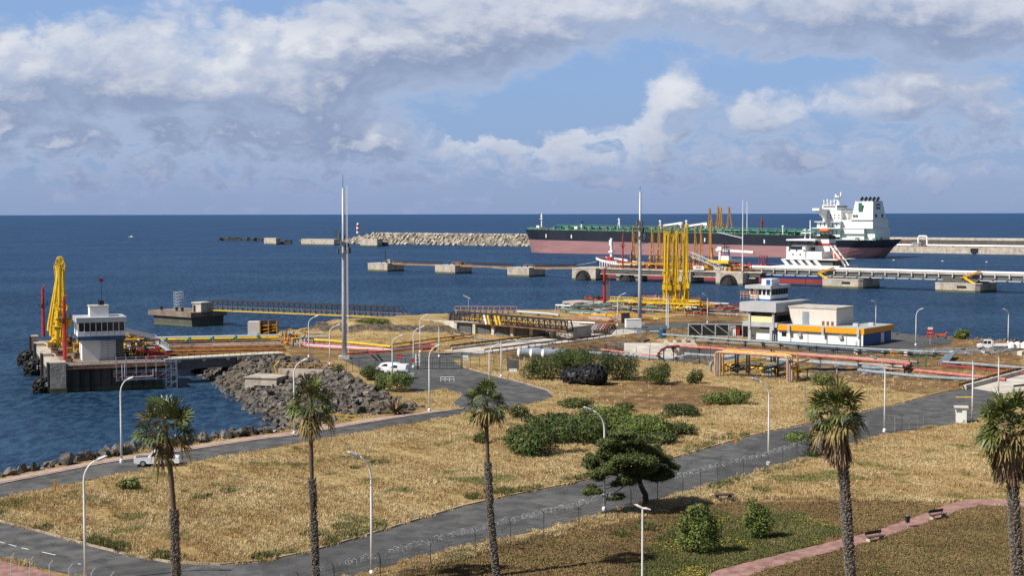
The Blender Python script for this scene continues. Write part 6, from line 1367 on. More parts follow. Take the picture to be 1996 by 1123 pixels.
tangle('pipe_manifold', 'tangle of small pipes and valves at the land end of the dock bridge', 'pipe manifold', (545, 600), (656, 676), ['ochre', 'salmon', 'galv', 'yellow', 'red', 'darksteel', 'bluegrey'], 50, [(1, .1), (1, -.1), (.1, 1)], (.3, 1.8), (.1, .2), (1, 5))
t = thing('concrete_plinth', P(1150, 598, LAND), HA, 'pale concrete plinth under the red pipes at the outer end of the platform', 'plinth'); MB().box((0, 0, .6), (16, 8, 2.2)).build('block', 'concrete', t)
p = P(1178, 594, LAND + 1.2); monitor('fire_monitor_tower', p, 0, HT(1178, 594, 527, LAND + 1.2), 'bright red monitor tower beside a yellow ladder left of the tall mast', 'red monitor towers on the platform', .38)
t = thing('yellow_ladder_tower', P(1183, 594, LAND + 1), 0, 'thin yellow ladder tower beside the bright red monitor tower', 'ladder'); mb = MB(); hh = 10.5; mb.beam((0, 0, 0), (0, 0, hh), .09); mb.beam((.7, 0, 0), (.7, 0, hh), .09); [mb.beam((0, 0, k * .6), (.7, 0, k * .6), .06) for k in range(17)]; mb.build('ladder', 'ochre', t)
pipeline('long pale grey pipe lying on the far shore behind the brown truss footbridge', 'galv', .36, [(940, 612), (1000, 607), (1030, 609), (1070, 612), (1090, 615)], 5.2, sup=8)
pipeline('white pipe ends bundled in the gravel by the viaduct', 'galv', .25, [(1108, 628), (1160, 630)], 5.1)
GWB = 'slanting pipe bends beside the viaduct'
for k, c in enumerate(('galv', 'galv', 'salmon', 'galv', 'salmon', 'rust', 'rust')):
    pipeline(('first', 'second', 'third', 'fourth', 'fifth', 'sixth', 'last')[k] + ' slanting pipe bend from the left beside the viaduct, ' + {'galv': 'grey', 'salmon': 'salmon', 'rust': 'rusty'}[c], c, .22, [(1150 + 5.5 * k, 646.5, 4.6), (1152 + 5.5 * k, 645, 5.4), (1160 + 5.5 * k, 634, 5.6), (1163 + 5.5 * k, 633, 4.6)], group=GWB)
def boxthing(name, px, py, d, mt, lb, cat, rz=0, trim=None):
    t = thing(name, P(px, py), rz, lb, cat); MB().box((0, 0, d[2] / 2), d).build('cabinet', mt, t); MB().box((0, 0, d[2] + .05), (d[0] + .16, d[1] + .16, .1)).build('lid', trim or mt, t); return t
boxthing('equipment_box', 1234, 639, (4.0, 2.4, 2.2), 'white', 'white equipment box at the foot of the right tall mast', 'box', .1); boxthing('equipment_box', 1122, 646, (1.8, 1.6, 1.8), 'white', 'small white box beside the slanting pipe bends', 'box')
boxthing('valve_hut', 1219, 630, (2.2, 2, 2.6), 'darksteel', 'dark steel cabinet left of the right tall mast', 'box')
# container frame
t = thing('open_container_rack', P(1342, 656), HA * .15, 'open fronted grey rack with white and red gear beside the quay road', 'rack')
fw = 13; mb = MB()
for k in range(5): mb.beam((fw * k / 4, 0, 0), (fw * k / 4, 0, 3), .2); mb.beam((fw * k / 4, 2.4, 0), (fw * k / 4, 2.4, 3), .2)
mb.beam((0, 0, 3), (fw, 0, 3), .22); mb.beam((0, 0, .1), (fw, 0, .1), .22); mb.beam((0, 0, 3), (fw / 4, 0, .1), .14); mb.beam((fw / 4, 0, 3), (fw / 2, 0, .6), .14); mb.beam((fw / 2, 0, 3), (fw * .75, 0, .6), .14); mb.build('frame', 'galv', t)
MB().bb(.1, fw + 1.6, 2.3, 2.5, 0, 3).build('back_panel', 'black', t); MB().bb(fw * .78, fw * .88, .4, 2, .1, 2.4).build('white_gear', 'white', t); MB().bb(fw * .9, fw * .95, .4, 2, .3, 2.2).build('red_gear', 'red', t); MB().bb(fw, fw + 1.6, 0, 2.3, 0, 3).build('end_box', 'black', t)
t = thing('dark_container', P(483, 655, 5.0), .05, 'weathered open box frame with brown panels at the end of the dock pipes', 'container')
MB().bb(0, 2.9, 0, 3, .2, 3.4).build('left_panel', 'cream', t); MB().bb(3.0, 7, .6, 3, .2, 3.6).build('right_housing', 'darksteel', t); mb = MB(); [mb.beam((3.2, .3, .4 + k), (6.8, .3, 1.4 + k * .6), .3) for k in range(3)]; [mb.beam((x, 0, 0), (x, 0, 3.6), .25) for x in (2.95, 5, 7)]; mb.build('frame', 'ochre', t); MB().tube([(.4, -.3, .3), (2.4, -.3, .3)], .4, 8).build('blue_drum', 'paleblue', t)
t = thing('far_shed', P(920, 612, 5.2), HA * .1, 'low pale shed frame on the far shore behind the brown truss footbridge', 'shed'); rail(MB(), [(-5, 0, 0), (13, 0, 0)], 2.2, 1.6, .16).build('frame', 'peach', t); MB().bb(-5, 13, .5, 2, 0, 1.0).build('base', 'concrete', t)
t = thing('bent_light_pole', P(913, 604, 5), 0, 'short tilted lamp head poking above the far shed', 'lamp'); MB().tube([(0, 0, 0), (0, 0, 3.4)], .08, 6).build('pole', 'galv', t); MB().beam((-1.6, 0, 4.5), (.6, 0, 3.4), .35).build('lamp_head', 'galv', t)
boxthing('handrail_deck', 655, 640, (10, 2, .6), 'concrete', 'low platform on the far shore below the long truss footbridge', 'platform')
t = thing('shore_railing', P(617, 640, 5), .0, 'pale railing on the far rocks below the long truss footbridge', 'railing'); rail(MB(), [(0, 0, 0), (9, 0, -.2)], 1.6, 1.5, .1).build('railing', 'peach', t)
# tanks
GT = 'grey horizontal tanks with white domed ends'
for i, (px, py, lb) in enumerate(((1012, 702, 'leftmost of the three horizontal grey tanks beside the viaduct'), (1036, 703, 'middle one of the three horizontal grey tanks beside the viaduct'), (1059, 704, 'rightmost of the three horizontal grey tanks beside the viaduct'))):
    p = G(px, py); r_ = 1.0
    if i == 0:
        t = thing('storage_tank', (p.x, p.y, p.z), .12, lb, 'tank', GT)
        MB().tube([(0, 0, 1.5), (4.6, 0, 1.5)], r_, 18, False).build('shell', 'bluegrey', t, smooth=True); MB().tube([(-.42, 0, 1.5), (-.36, 0, 1.5), (-.2, 0, 1.5), (0, 0, 1.5)], [.1, .5, .85, r_], 18).build('domed_end', 'white', t, smooth=True); MB().tube([(4.6, 0, 1.5), (4.8, 0, 1.5), (4.96, 0, 1.5)], [r_, .8, .2], 18).build('rear_end', 'bluegrey', t)
        MB().tube([(2.6, 0, 1.5), (2.9, 0, 1.5)], r_ + .03, 18).build('blue_stripe', 'paleblue', t); mb = MB(); [mb.bb(x, x + .3, -.8, .8, 0, .8) for x in (.8, 3.8)]; lp(mb, 'saddle', 'pale_concrete', t); MB().box((2, 0, 2.65), (.5, .5, .35)).build('valve', 'blue', t); tank0 = t
    else: dup(tank0, (p.x, p.y, p.z), .12, lb, GT)
# ================================================================ vehicles
def vehicle(name, loc, rz, label, cat, prof, wid, glass, paint='carwhite', wheels=(.8, -.9), wr=.33, extra=None, bed=None):
    """prof: side outline x (forward), z; glass: list of side window outlines"""
    t = thing(name, loc, rz, label, cat); w = wid / 2
    mb = MB(); n = len(prof); zt = max(p[1] for p in prof); zs = .95
    def yy(z): return w if z <= zs else w - (z - zs) / (zt - zs + .001) * .2
    vs = [(x, -yy(z), z) for x, z in prof] + [(x, yy(z), z) for x, z in prof]
    mb.add(vs, [tuple(range(n)), tuple(range(n, 2 * n))[::-1]] + [(i, n + i, n + (i + 1) % n, (i + 1) % n) for i in range(n)]); mb.build('body', paint, t)
    for gl in glass:
        for s in (-1, 1):
            g_ = MB().add([(x, s * (yy(z) + .012), z) for x, z in gl], [tuple(range(len(gl))) if s < 0 else tuple(range(len(gl)))[::-1]]); g_.build('side_window', 'glass', t)
    for x in wheels:
        for s in (-1, 1):
            wt = MB().tube([(x, s * (w - .2), wr), (x, s * (w + .02), wr)], wr, 16).build('wheel', 'tyre', t); MB().tube([(x, s * (w + .02), wr), (x, s * (w + .035), wr)], wr * .6, 10).build('rim', 'silver', wt)
    for k, (xa, za, xb, zb, nm) in enumerate(extra or []):
        v = [(xa, -yy(za) + .12, za), (xb, -yy(zb) + .1, zb), (xb, yy(zb) - .1, zb), (xa, yy(za) - .12, za)]; d = .02 if xa > 0 else -.02
        MB().add([(x + d, y, z + .012) for x, y, z in v], [(0, 1, 2, 3)]).build(nm, 'glass', t)
    return t
# pickup (seen from behind at the left)
pk = P(307, 908, RZ)
t = vehicle('pickup_truck', (pk.x, pk.y, RZ), R(8), 'white double cab pickup parked on the shore road behind the left palm', 'pickup truck',
    [(-2.65, .5), (-2.65, 1.08), (-1.0, 1.12), (-.85, 1.12), (-.5, 1.78), (.75, 1.8), (1.45, 1.18), (2.5, 1.02), (2.65, .7), (2.6, .35), (2.1, .35), (2.1, .35), (-2.2, .38)], 1.85,
    [[(-.72, 1.2), (-.4, 1.68), (.1, 1.7), (.1, 1.2)], [(.2, 1.2), (.2, 1.7), (.7, 1.7), (1.2, 1.2)]], wheels=(1.65, -1.6), wr=.38, extra=[(1.42, 1.2, .8, 1.76, 'windscreen'), (-.86, 1.16, -.52, 1.74, 'rear_window')])
MB().bb(-2.5, -1.05, -.8, .8, 1.085, 1.13).build('load_bed', 'darkgrey', t); [MB().bb(-2.68, -2.6, s * .8 - .08, s * .8 + .08, .8, 1.05).build('tail_light', 'red', t) for s in (-1, 1)]; MB().bb(-2.75, -2.66, -.85, .85, .42, .6).build('bumper', 'darkgrey', t); MB().bb(-2.67, -2.655, -.25, .25, .66, .78).build('number_plate', 'yellow', t)
def van(px, py, rz, lb):
    v = P(px, py, RZ); t = vehicle('parked_van', (v.x, v.y, RZ), rz, lb, 'van', [(-2.2, .35), (-2.2, 1.75), (-2.05, 1.86), (.5, 1.86), (1.15, 1.75), (1.75, 1.12), (2.25, .95), (2.3, .4)], 1.8, [[(-.2, 1.2), (-.2, 1.65), (.45, 1.66), (1.2, 1.2)], [(.0, 1.2), (.0, 1.2), (.1, 1.2)]], wheels=(1.45, -1.4), extra=[(1.72, 1.16, 1.2, 1.72, 'windscreen')]); [MB().bb(-2.22, -2.18, s * .8 - .07, s * .8 + .07, .9, 1.3).build('tail_light', 'red', t) for s in (-1, 1)]; return t
van(757, 726, R(160), 'white van furthest from the camera beside the shrubs, left of two parked vehicles'); 
v = P(787, 738, RZ); vehicle('parked_car', (v.x, v.y, RZ), R(-8), 'silver hatchback parked in front of the white van by the gate', 'car', [(-2.0, .35), (-2.05, .95), (-1.85, 1.1), (-1.3, 1.45), (.2, 1.5), (.6, 1.4), (1.15, 1.0), (1.95, .85), (2.05, .4)], 1.7, [[(-1.4, 1.05), (-1.1, 1.36), (-.3, 1.42), (-.3, 1.05)], [(-.22, 1.05), (-.22, 1.42), (.45, 1.38), (.95, 1.03)]], paint='silver', wheels=(1.25, -1.25), wr=.3, extra=[(1.1, 1.04, .58, 1.38, 'windscreen'), (-1.82, 1.08, -1.34, 1.4, 'rear_window')])
v = P(772, 728, RZ); van(774, 729, R(172), 'white van with grey windows between the far van and the silver hatchback')
v = P(1935, 681, RZ)
t = thing('flatbed_truck', (v.x, v.y, LAND), R(-6), 'white double cab flatbed truck facing left near the right edge', 'truck')
n_ = [(-3.2, .45), (-3.25, 1.05), (-2.5, 1.25), (-1.85, 2.05), (-.3, 2.1), (-.25, .45)]
mb = MB(); k = len(n_); mb.add([(x, -.95, z) for x, z in n_] + [(x, .95, z) for x, z in n_], [tuple(range(k))[::-1], tuple(range(k, 2 * k))] + [(i, (i + 1) % k, k + (i + 1) % k, k + i) for i in range(k)]); mb.build('cab', 'carwhite', t)
MB().bb(-.1, 3.3, -1.0, 1.0, .8, 1.2).build('flatbed', 'carwhite', t); MB().bb(-.3, 3.1, -.4, .4, .5, .8).build('chassis', 'darkgrey', t); MB().bb(-.2, -.08, -1, 1, 1.2, 2.0).build('headboard', 'carwhite', t)
for gl in ([(-2.4, 1.35), (-1.9, 1.95), (-1.45, 1.95), (-1.45, 1.3)], [(-1.3, 1.3), (-1.3, 1.95), (-.6, 1.95), (-.6, 1.3)]): MB().add([(x, -.965, z) for x, z in gl], [(0, 1, 2, 3)]).build('side_window', 'glass', t)
MB().add([(-2.52, -.8, 1.3), (-1.92, -.8, 2.0), (-1.92, .8, 2.0), (-2.52, .8, 1.3)], [(0, 1, 2, 3)]).build('windscreen', 'glass', t)
for x in (-2.3, 2.0):
    for s in (-.9, .9): wt = MB().tube([(x, s - .12, .38), (x, s + .12, .38)], .38, 14).build('wheel', 'tyre', t); MB().tube([(x, s - .14, .38), (x, s + .14, .38)], .2, 10).build('rim', 'silver', wt)
# ================================================================ signs, gate, fences
gp = [P(816, 720.5), P(898, 720)]
t = thing('metal_gate', gp[0], math.atan2(gp[1].y - gp[0].y, gp[1].x - gp[0].x), 'dark green double gate of thin bars across the entrance road', 'gate'); L = (gp[1] - gp[0]).length
for nm, a, b in (('gate_leaf', 0, L / 2 - .1), ('gate_leaf', L / 2 + .1, L)):
    mb = MB(); [mb.beam((a, 0, z), (b, 0, z), .08) for z in (.15, 1.2, 2.35)]; n = 9; [mb.beam((a + (b - a) * k / n, 0, .1), (a + (b - a) * k / n, 0, 2.4), .05 if k % 3 else .1) for k in range(n + 1)]; mb.build(nm, 'fence_green', t)
for x in (-.25, L + .25): MB().beam((x, 0, 0), (x, 0, 3.0), .22).build('gate_post', 'fence_green', t)
def meshfence(label, pts, h, group=None, mt='fence_green', step=3.0, z=LAND, wires=6, name='mesh_fence'):
    q = [P(x, y, z) for x, y in pts]; o = q[0].copy(); t = thing(name, o, 0, label, 'fence', group); mw = MB()
    for a, b in zip(q, q[1:]):
        n = max(1, round((b - a).length / step))
        for i in range(n): p = a.lerp(b, i / n) - o; MB().beam(p, p + Vector((0, 0, h)), .08).build('post', mt, t)
        for k in range(wires): zz = Vector((0, 0, h * (k + .5) / wires)); mw.beam(a - o + zz, b - o + zz, .022)
    p = q[-1] - o; MB().beam(p, p + Vector((0, 0, h)), .08).build('post', mt, t)
    mw.build('wire_mesh', mt, t); return t
meshfence('green mesh fence left of the gate along the edge of the rocks', [(651, 728), (675, 727), (700, 722), (765, 720), (816, 720.5)], 2.2)
meshfence('green mesh fence on the dry verge right of the gate', [(898, 720), (935, 716), (990, 712)], 2.0)
meshfence('thin mesh fence in front of the salmon pipeline', [(1240, 700), (1320, 706), (1360, 700), (1385, 699), (1470, 700)], 2.4)
meshfence('thin mesh fence along the quay road before the grey rack', [(1130, 662), (1215, 651), (1330, 654), (1420, 660), (1435, 668)], 2.0)
meshfence('orange posted fence along the viaduct verge', [(862, 700 - 19), (940, 671), (1075, 656)], 1.0, None, 'ochre', 2.0)
def sign(name, px, py, w_, h_, zb, mt, lb, txt=None, tm='darkgrey', post='galv', two=False, ts=None, rz=0):
    t = thing(name, P(px, py), rz, lb, 'sign'); MB().box((0, 0, zb + h_ / 2), (w_, .06, h_)).build('board', mt, t)
    for s in ((-1, 1) if two else (0,)): MB().beam((s * w_ * .4, .07, 0), (s * w_ * .4, .07, zb + h_ * .9), .09).build('post', post, t)
    for i, s in enumerate(txt or []): text_part(s, ts or h_ * .22, tm, t, (0, -.045, zb + h_ * (1 - (i + .6) / len(txt))), (R(90), 0, 0), .006)
    return t
sign('notice_board', 814, 719.5, 1.0, 2.2, .7, 'white', 'white and red notice board fixed left of the green gate', ['AVISO', 'ACESSO', 'RESERVADO'], 'red', ts=.2)
sign('notice_board', 906, 716, 1.4, .9, 1.4, 'white', 'white cabinet sign on a post right of the green gate', ['TERMINAL'], 'darkgrey', ts=.22)
sign('notice_board', 1000, 728, 2.2, 1.9, .6, 'darkgrey', 'dark brown notice board in the dry grass near the tanks', None, two=True)
MB().box((0, -.06, .55), (1.5, .06, .6)).build('lower_plate', 'white', bpy.data.objects['notice_board.002'])
sign('stop_sign', 779, 713, 1.0, .9, 1.3, 'red', 'small red square sign behind the parked vans', ['STOP'], 'white', ts=.3); sign('stop_sign', 806.5, 717.5, .8, .6, 1.2, 'red', 'tiny red plate fixed low beside the lamp left of the gate', ts=.2)
sign('warning_board', 1813, 672, 1.5, 2.3, 1.6, 'red', 'tall red and white warning board on the quay right of the harbour office', ['PERIGO', 'PROIBIDO', 'FUMAR'], 'white', ts=.3)
MB().box((0, -.04, 3.7), (1.1, .08, .5)).build('white_top', 'white', bpy.data.objects['warning_board'])
t = thing('orange_barrier', P(1833, 656), 0, 'low orange barrier boards near the shore right of the warning board', 'barrier'); MB().box((0, 0, .35), (2.4, .4, .5)).build('board', 'lifeboat', t); MB().beam((1, 0, .4), (1.6, 0, 1.1), .2).build('arm', 'lifeboat', t)
# white hut by the fence
t = thing('utility_cabinet', P(1873, 825), R(-12), 'white utility cabinet with beige lid and green plate by the front road', 'cabinet')
MB().box((0, 0, 1.1), (1.45, 1.0, 2.2)).build('body', 'white', t); MB().box((0, 0, 2.3), (1.9, 1.4, .2)).build('lid', 'cream', t); MB().box((-.3, -.51, 1.75), (.75, .03, .35)).build('plate', 'deck_green', t); MB().box((.35, -.51, .3), (.35, .04, .5)).build('vent', 'grey', t)
for px, py, lb in ((107, 957, 'short ochre marker post at the edge of the shore road'), (1434, 868, 'short ochre marker post beside the front road')):
    t = thing('marker_post', P(px, py), 0, lb, 'post'); MB().box((0, 0, .55), (.2, .2, 1.1)).build('post', 'ochre', t); MB().box((0, 0, 1.13), (.24, .24, .06)).build('cap', 'ochre', t)
t = thing('post_with_meter', P(1569, 813), 0, 'thin grey post with a small meter box in the dry field', 'post'); MB().beam((0, 0, 0), (0, 0, 4.6), .1).build('post', 'steel', t); MB().box((.2, 0, 1.0), (.3, .3, .5)).build('meter_box', 'darkgrey', t)
# concrete steps and yellow rails at the rocks
p = P(578, 843, 4.2); t = thing('landing_block', (p.x - 2.5, p.y + 3, 2.0), .2, 'pale concrete landing block among the rocks below the shore road', 'concrete block'); MB().box((0, 0, 0), (5.6, 3.4, 3.6)).build('block', 'concrete', t)
t = thing('yellow_handrail', P(645, 822), .12, 'bright yellow handrail beside the pink pavement behind the second palm', 'railing'); rail(MB(), [(0, 0, 0), (3.6, 0, -.3)], 1.0, 1.1, .09).build('railing', 'yellow', t); rail(MB(), [(-.6, 1.2, -.1), (3.4, 1.2, -.4)], 1.0, 1.1, .09).build('railing', 'yellow', t)
p = P(500, 735, 3.2); t = thing('intake_chamber', (p.x, p.y, 1.0), -.25, 'low pale concrete chamber built into the boulder slope', 'concrete structure')
MB().bb(-1.5, 5, -2, 4, -2.6, 2.2).build('chamber', 'concrete', t); MB().bb(.4, 4.6, -2.1, -1.9, -2.2, .8).build('opening', 'glass', t); MB().bb(-1.7, 5.2, -2.2, 4.2, 2.2, 2.4).build('slab', 'concrete', t); MB().bb(3.2, 14, 3, 3.6, 1.5, 3.6).build('side_wall', 'concrete', t); rail(MB(), [(4, 3.2, 3.6), (16, 3.2, 3.6)], 1.1, 1.3, .1).build('railing', 'ochre', t); MB().tube([(3.6, 2, 2.5), (3, 1.6, 4.2), (4, 1.8, 5.2)], .14, 6).build('davit', 'yellow', t)
# park furniture
def bench(px, py, rz, lb):
    p = G(px, py); t = thing('park_bench', p, rz, lb, 'bench', 'park benches along the pink footpath')
    for s in (-1, 1): MB().box((s * .8, 0, .22), (.16, .5, .44)).build('leg', 'concrete', t); MB().beam((s * .8, .22, .3), (s * .8, .34, .95), .08).build('back_support', 'concrete', t)
    MB().bb(-1, 1, -.25, .22, .44, .5).build('seat', 'wood', t); MB().bb(-1, 1, .26, .31, .62, .92).build('backrest', 'wood', t)
bench(1706, 1056, R(30) , 'dark wooden park bench on the near side of the pink footpath, left of the bin'); bench(1828, 1013, R(30), 'dark wooden park bench further up the pink footpath, right of the bin')
p = G(1769, 1029); t = thing('litter_bin', p, 0, 'small dark litter bin on a post between the two footpath benches', 'bin'); MB().tube([(0, 0, 0), (0, 0, .9)], .04, 6).build('post', 'galv', t); MB().lathe((0, 0, .5), [(.2, 0), (.24, .6)], 10).build('basket', 'black', t); MB().lathe((0, 0, 1.12), [(.27, 0), (.2, .1)], 10).build('lid', 'darkgrey', t)
p = G(1411, 978); t = thing('picnic_table', p, R(12), 'dark wooden picnic table with attached seats on worn earth beside the pine', 'picnic table')
MB().bb(-1, 1, -.4, .4, .72, .79).build('tabletop', 'wood', t); [MB().bb(-1, 1, s * .85 - .15, s * .85 + .15, .42, .48).build('seat', 'wood', t) for s in (-1, 1)]; [MB().beam((x, -.8, 0), (x, .0, .74), .14).build('leg', 'wood', t) for x in (-.7, .7)]; [MB().beam((x, .8, 0), (x, .0, .74), .14).build('leg', 'wood', t) for x in (-.7, .7)]; [MB().beam((x, -.95, .42), (x, .95, .42), .08).build('crossbar', 'wood', t) for x in (-.7, .7)]
# razor wire fence along the front road
def topz(px, py, h): D_ = (CAMZ - LAND - h) / (-(ray(px, py)[2] / ray(px, py)[1])); r = ray(px, py); return Vector((r[0] / r[1] * D_, D_, 0))
fl = [topz(x, y, 2.2) for x, y in ((420, 1162), (583, 1123), (651, 1105), (741, 1085), (839, 1056), (926, 1035), (1060, 1000), (1128, 984), (1230, 955), (1331, 928), (1399, 909), (1497, 886), (1553, 868), (1620, 848), (1694, 826))]
t = thing('razor_wire_fence', (0, 0, 0), 0, 'long wire fence topped with razor wire coil along the front road', 'fence')
mw = MB(); coil = []; ang = 0
for a, b in zip(fl, fl[1:]):
    n = max(1, round((b - a).length / 4.4)); L_ = (b - a).length; u = (b - a).normalized(); sd = Vector((-u.y, u.x, 0))
    for i in range(n):
        p = a.lerp(b, i / n); g = gz(p.x, p.y); MB().beam((p.x, p.y, g), (p.x, p.y, g + 2.1), .07).beam((p.x, p.y, g + 2.1), (p.x - .15, p.y - .2, g + 2.5), .05).build('post', 'darkgrey', t)
    for k in range(7): z = LAND + .2 + k * .3; mw.beam((a.x, a.y, z), (b.x, b.y, z), .012)
    k = 0
    while k * .24 < L_: p = a + u * .24 * k; mw.beam((p.x, p.y, LAND + .1), (p.x + u.x * .9, p.y + u.y * .9, LAND + 2.1), .008); mw.beam((p.x, p.y, LAND + 2.1), (p.x + u.x * .9, p.y + u.y * .9, LAND + .1), .008); k += 1.6
    m = int(L_ * 32)
    for i in range(m): ang += 2 * PI / 10; q = a.lerp(b, i / m); rr_ = .2 + .07 * math.sin(ang * .37) + .04 * math.sin(ang * 1.7); coil.append((q.x + sd.x * rr_ * math.cos(ang) + .12 * math.sin(ang * .23), q.y + sd.y * rr_ * math.cos(ang), LAND + 2.3 + rr_ * math.sin(ang) + .06 * math.sin(ang * .11)))
mw.build('wire_mesh', 'darkgrey', t); MB().tube(coil, .0075, 3, False).build('razor_coil', 'galv', t)
t = thing('open_wire_gate', topz(1744, 812, 2.0), 0, 'small open wire gate frame at the end of the razor wire fence', 'gate'); t.location.z = LAND; mb = MB(); [mb.beam((a, 0, 0), (a, 0, 2.1), .07) for a in (0, 3.2, 1.0)]; mb.beam((-1, 0, 2.1), (3.2, 0, 2.1), .06); mb.beam((0, 0, .1), (-1, 0, 2.1), .06); mb.build('frame', 'steel', t)
meshfence('thin wire fence from the gate frame towards the white cabinet', [(1744, 845), (1800, 834), (1862, 829)], 1.8, None, 'steel', 4.0, name='wire_fence')
t = thing('cranked_post_fence', P(-60, 1128), 0, 'row of grey fence posts with cranked tops beside the paved plaza', 'fence')
for px in (-15, 21, 58, 96, 134, 178, 215):
    p = topz(px, 1088 + (px - 21) * .19, 2.2); q = Vector((p.x, p.y, LAND)) - t.location; MB().beam(q, q + Vector((0, 0, 2.2)), .07).beam(q + Vector((0, 0, 2.2)), q + Vector((.3, 0, 2.6)), .06).build('post', 'galv', t)
# debris by the truck and rocks
random.seed(77)
t = thing('scrap_pile', P(1870, 690), 0, 'heap of grey scrap pipes and timber left of the flatbed truck', 'scrap heap'); mb = MB()
for i in range(70): x, y = random.uniform(-14, 12), random.uniform(-3, 5); a = random.uniform(-.4, .4); l = random.uniform(1, 4); mb.beam((x, y, random.uniform(.1, 1)), (x + l * math.cos(a), y + l * math.sin(a), random.uniform(.1, 1.2)), random.uniform(.1, .3))
mb.build('scrap', 'steel', t); MB().box((-13, -1, .5), (3.6, 1.4, 1)).build('yellow_box', 'orange', t); mb = MB(); [mb.box((random.uniform(-22, 14), random.uniform(-3, 3), .4), (random.uniform(.8, 2.4), 1, .8), random.random()) for _ in range(12)]; lp(mb, 'pale_blocks', 'cream', t)
t = thing('white_bags', P(1985, 682), 0, 'heap of white sacks right of the flatbed truck', 'sacks'); [MB().lathe((i * 1.4 - 1.5, .4 * (i % 2), 0), [(.3, 0), (.9, .4), (.8, 1.3), (.3, 1.7)], 9).build('sack', 'white', t) for i in range(4)]
t = thing('white_pallet_stack', P(886 - 60, 745), 0, 'small white framed trestle lying in the verge by the lamp', 'frame'); rail(MB(), [(3, 0, 0), (5.4, 0, 0)], .9, .8, .09).build('frame', 'white', t)
# black net covered fenders ashore
for i, (px, py, rx, rz_, lb) in enumerate(((1130, 747, 3.3, 1.5, 'black net covered fender heap lying left, partly behind the round one'), (1155, 750, 2.5, 1.9, 'round black net covered fender lying in front of the shrubs'))):
    p = G(px, py); t = thing('stored_fender', (p.x, p.y, p.z + rz_ * .82), 0, lb, 'fender', 'black fenders stored ashore')
    rnd = random.Random(i); bmv = []; mb = MB(); prof = [(rx * math.sqrt(max(.0, 1 - (k / 5 - 1) ** 2)) + .02, rz_ * (k / 5 - 1)) for k in range(11)]; mb.lathe((0, 0, 0), prof, 20); mb.v = [(x * rnd.uniform(.93, 1.06), y * rnd.uniform(.93, 1.06), z) for x, y, z in mb.v]; mb.build('body', 'black', t)
    mb = MB()
    for k in range(34): zt = 1 - 2 * (k + .5) / 34; a = k * 2.4; q = Vector((rx * math.cos(a) * math.sqrt(1 - zt * zt), rx * math.sin(a) * math.sqrt(1 - zt * zt), rz_ * zt)); tyrering(mb, q, q, .55, .17, 9, 5)
    mb.build('tyre_net', 'rubber', t)
# ================================================================ foliage
def npmesh(name, V, Fq):
    me = bpy.data.meshes.new(name); V = np.asarray(V, np.float32); Fq = np.asarray(Fq, np.int32); k = Fq.shape[1]
    me.vertices.add(len(V)); me.vertices.foreach_set('co', V.ravel()); me.loops.add(Fq.size); me.loops.foreach_set('vertex_index', Fq.ravel())
    me.polygons.add(len(Fq)); me.polygons.foreach_set('loop_start', np.arange(0, Fq.size, k, dtype=np.int32)); me.polygons.foreach_set('loop_total', np.full(len(Fq), k, np.int32)); me.update(calc_edges=True); return me
def leafcloud(blobs, dens, size, rng, aspect=1.6, shell=.55, up=.25):
    """many small leaf faces through the volume of several lobes"""
    Vs = []
    for (c, r) in blobs:
        r = np.array(r, float); area = 4 * math.pi * ((r[0] * r[1]) ** 1.6 / 3 + (r[0] * r[2]) ** 1.6 / 3 + (r[1] * r[2]) ** 1.6 / 3) ** (1 / 1.6)
        n = max(30, int(area * dens)); d = rng.normal(size=(n, 3)); d /= np.linalg.norm(d, axis=1)[:, None]
        lump = 1 + .16 * np.sin(d[:, 0] * 7 + c[0]) * np.cos(d[:, 1] * 8 + c[1]) + .12 * np.sin(d[:, 2] * 11 + d[:, 0] * 9) + .10 * rng.normal(size=n)
        rad = (shell + (1 - shell) * rng.random(n) ** .5) * lump
        p = np.array(c) + d * r * rad[:, None]
        nrm = d + rng.normal(size=(n, 3)) * .7; nrm[:, 2] += up; nrm /= np.linalg.norm(nrm, axis=1)[:, None]
        a = np.cross(nrm, rng.normal(size=(n, 3))); a /= np.linalg.norm(a, axis=1)[:, None] + 1e-9; b = np.cross(nrm, a)
        s = size * (.6 + .8 * rng.random(n))[:, None]; a = a * s * aspect / 2; b = b * s / 2
        Vs.append(np.stack([p - a, p - b * .8, p + a, p + b * .8], 1).reshape(-1, 3))
    V = np.concatenate(Vs); return V, np.arange(len(V)).reshape(-1, 4)
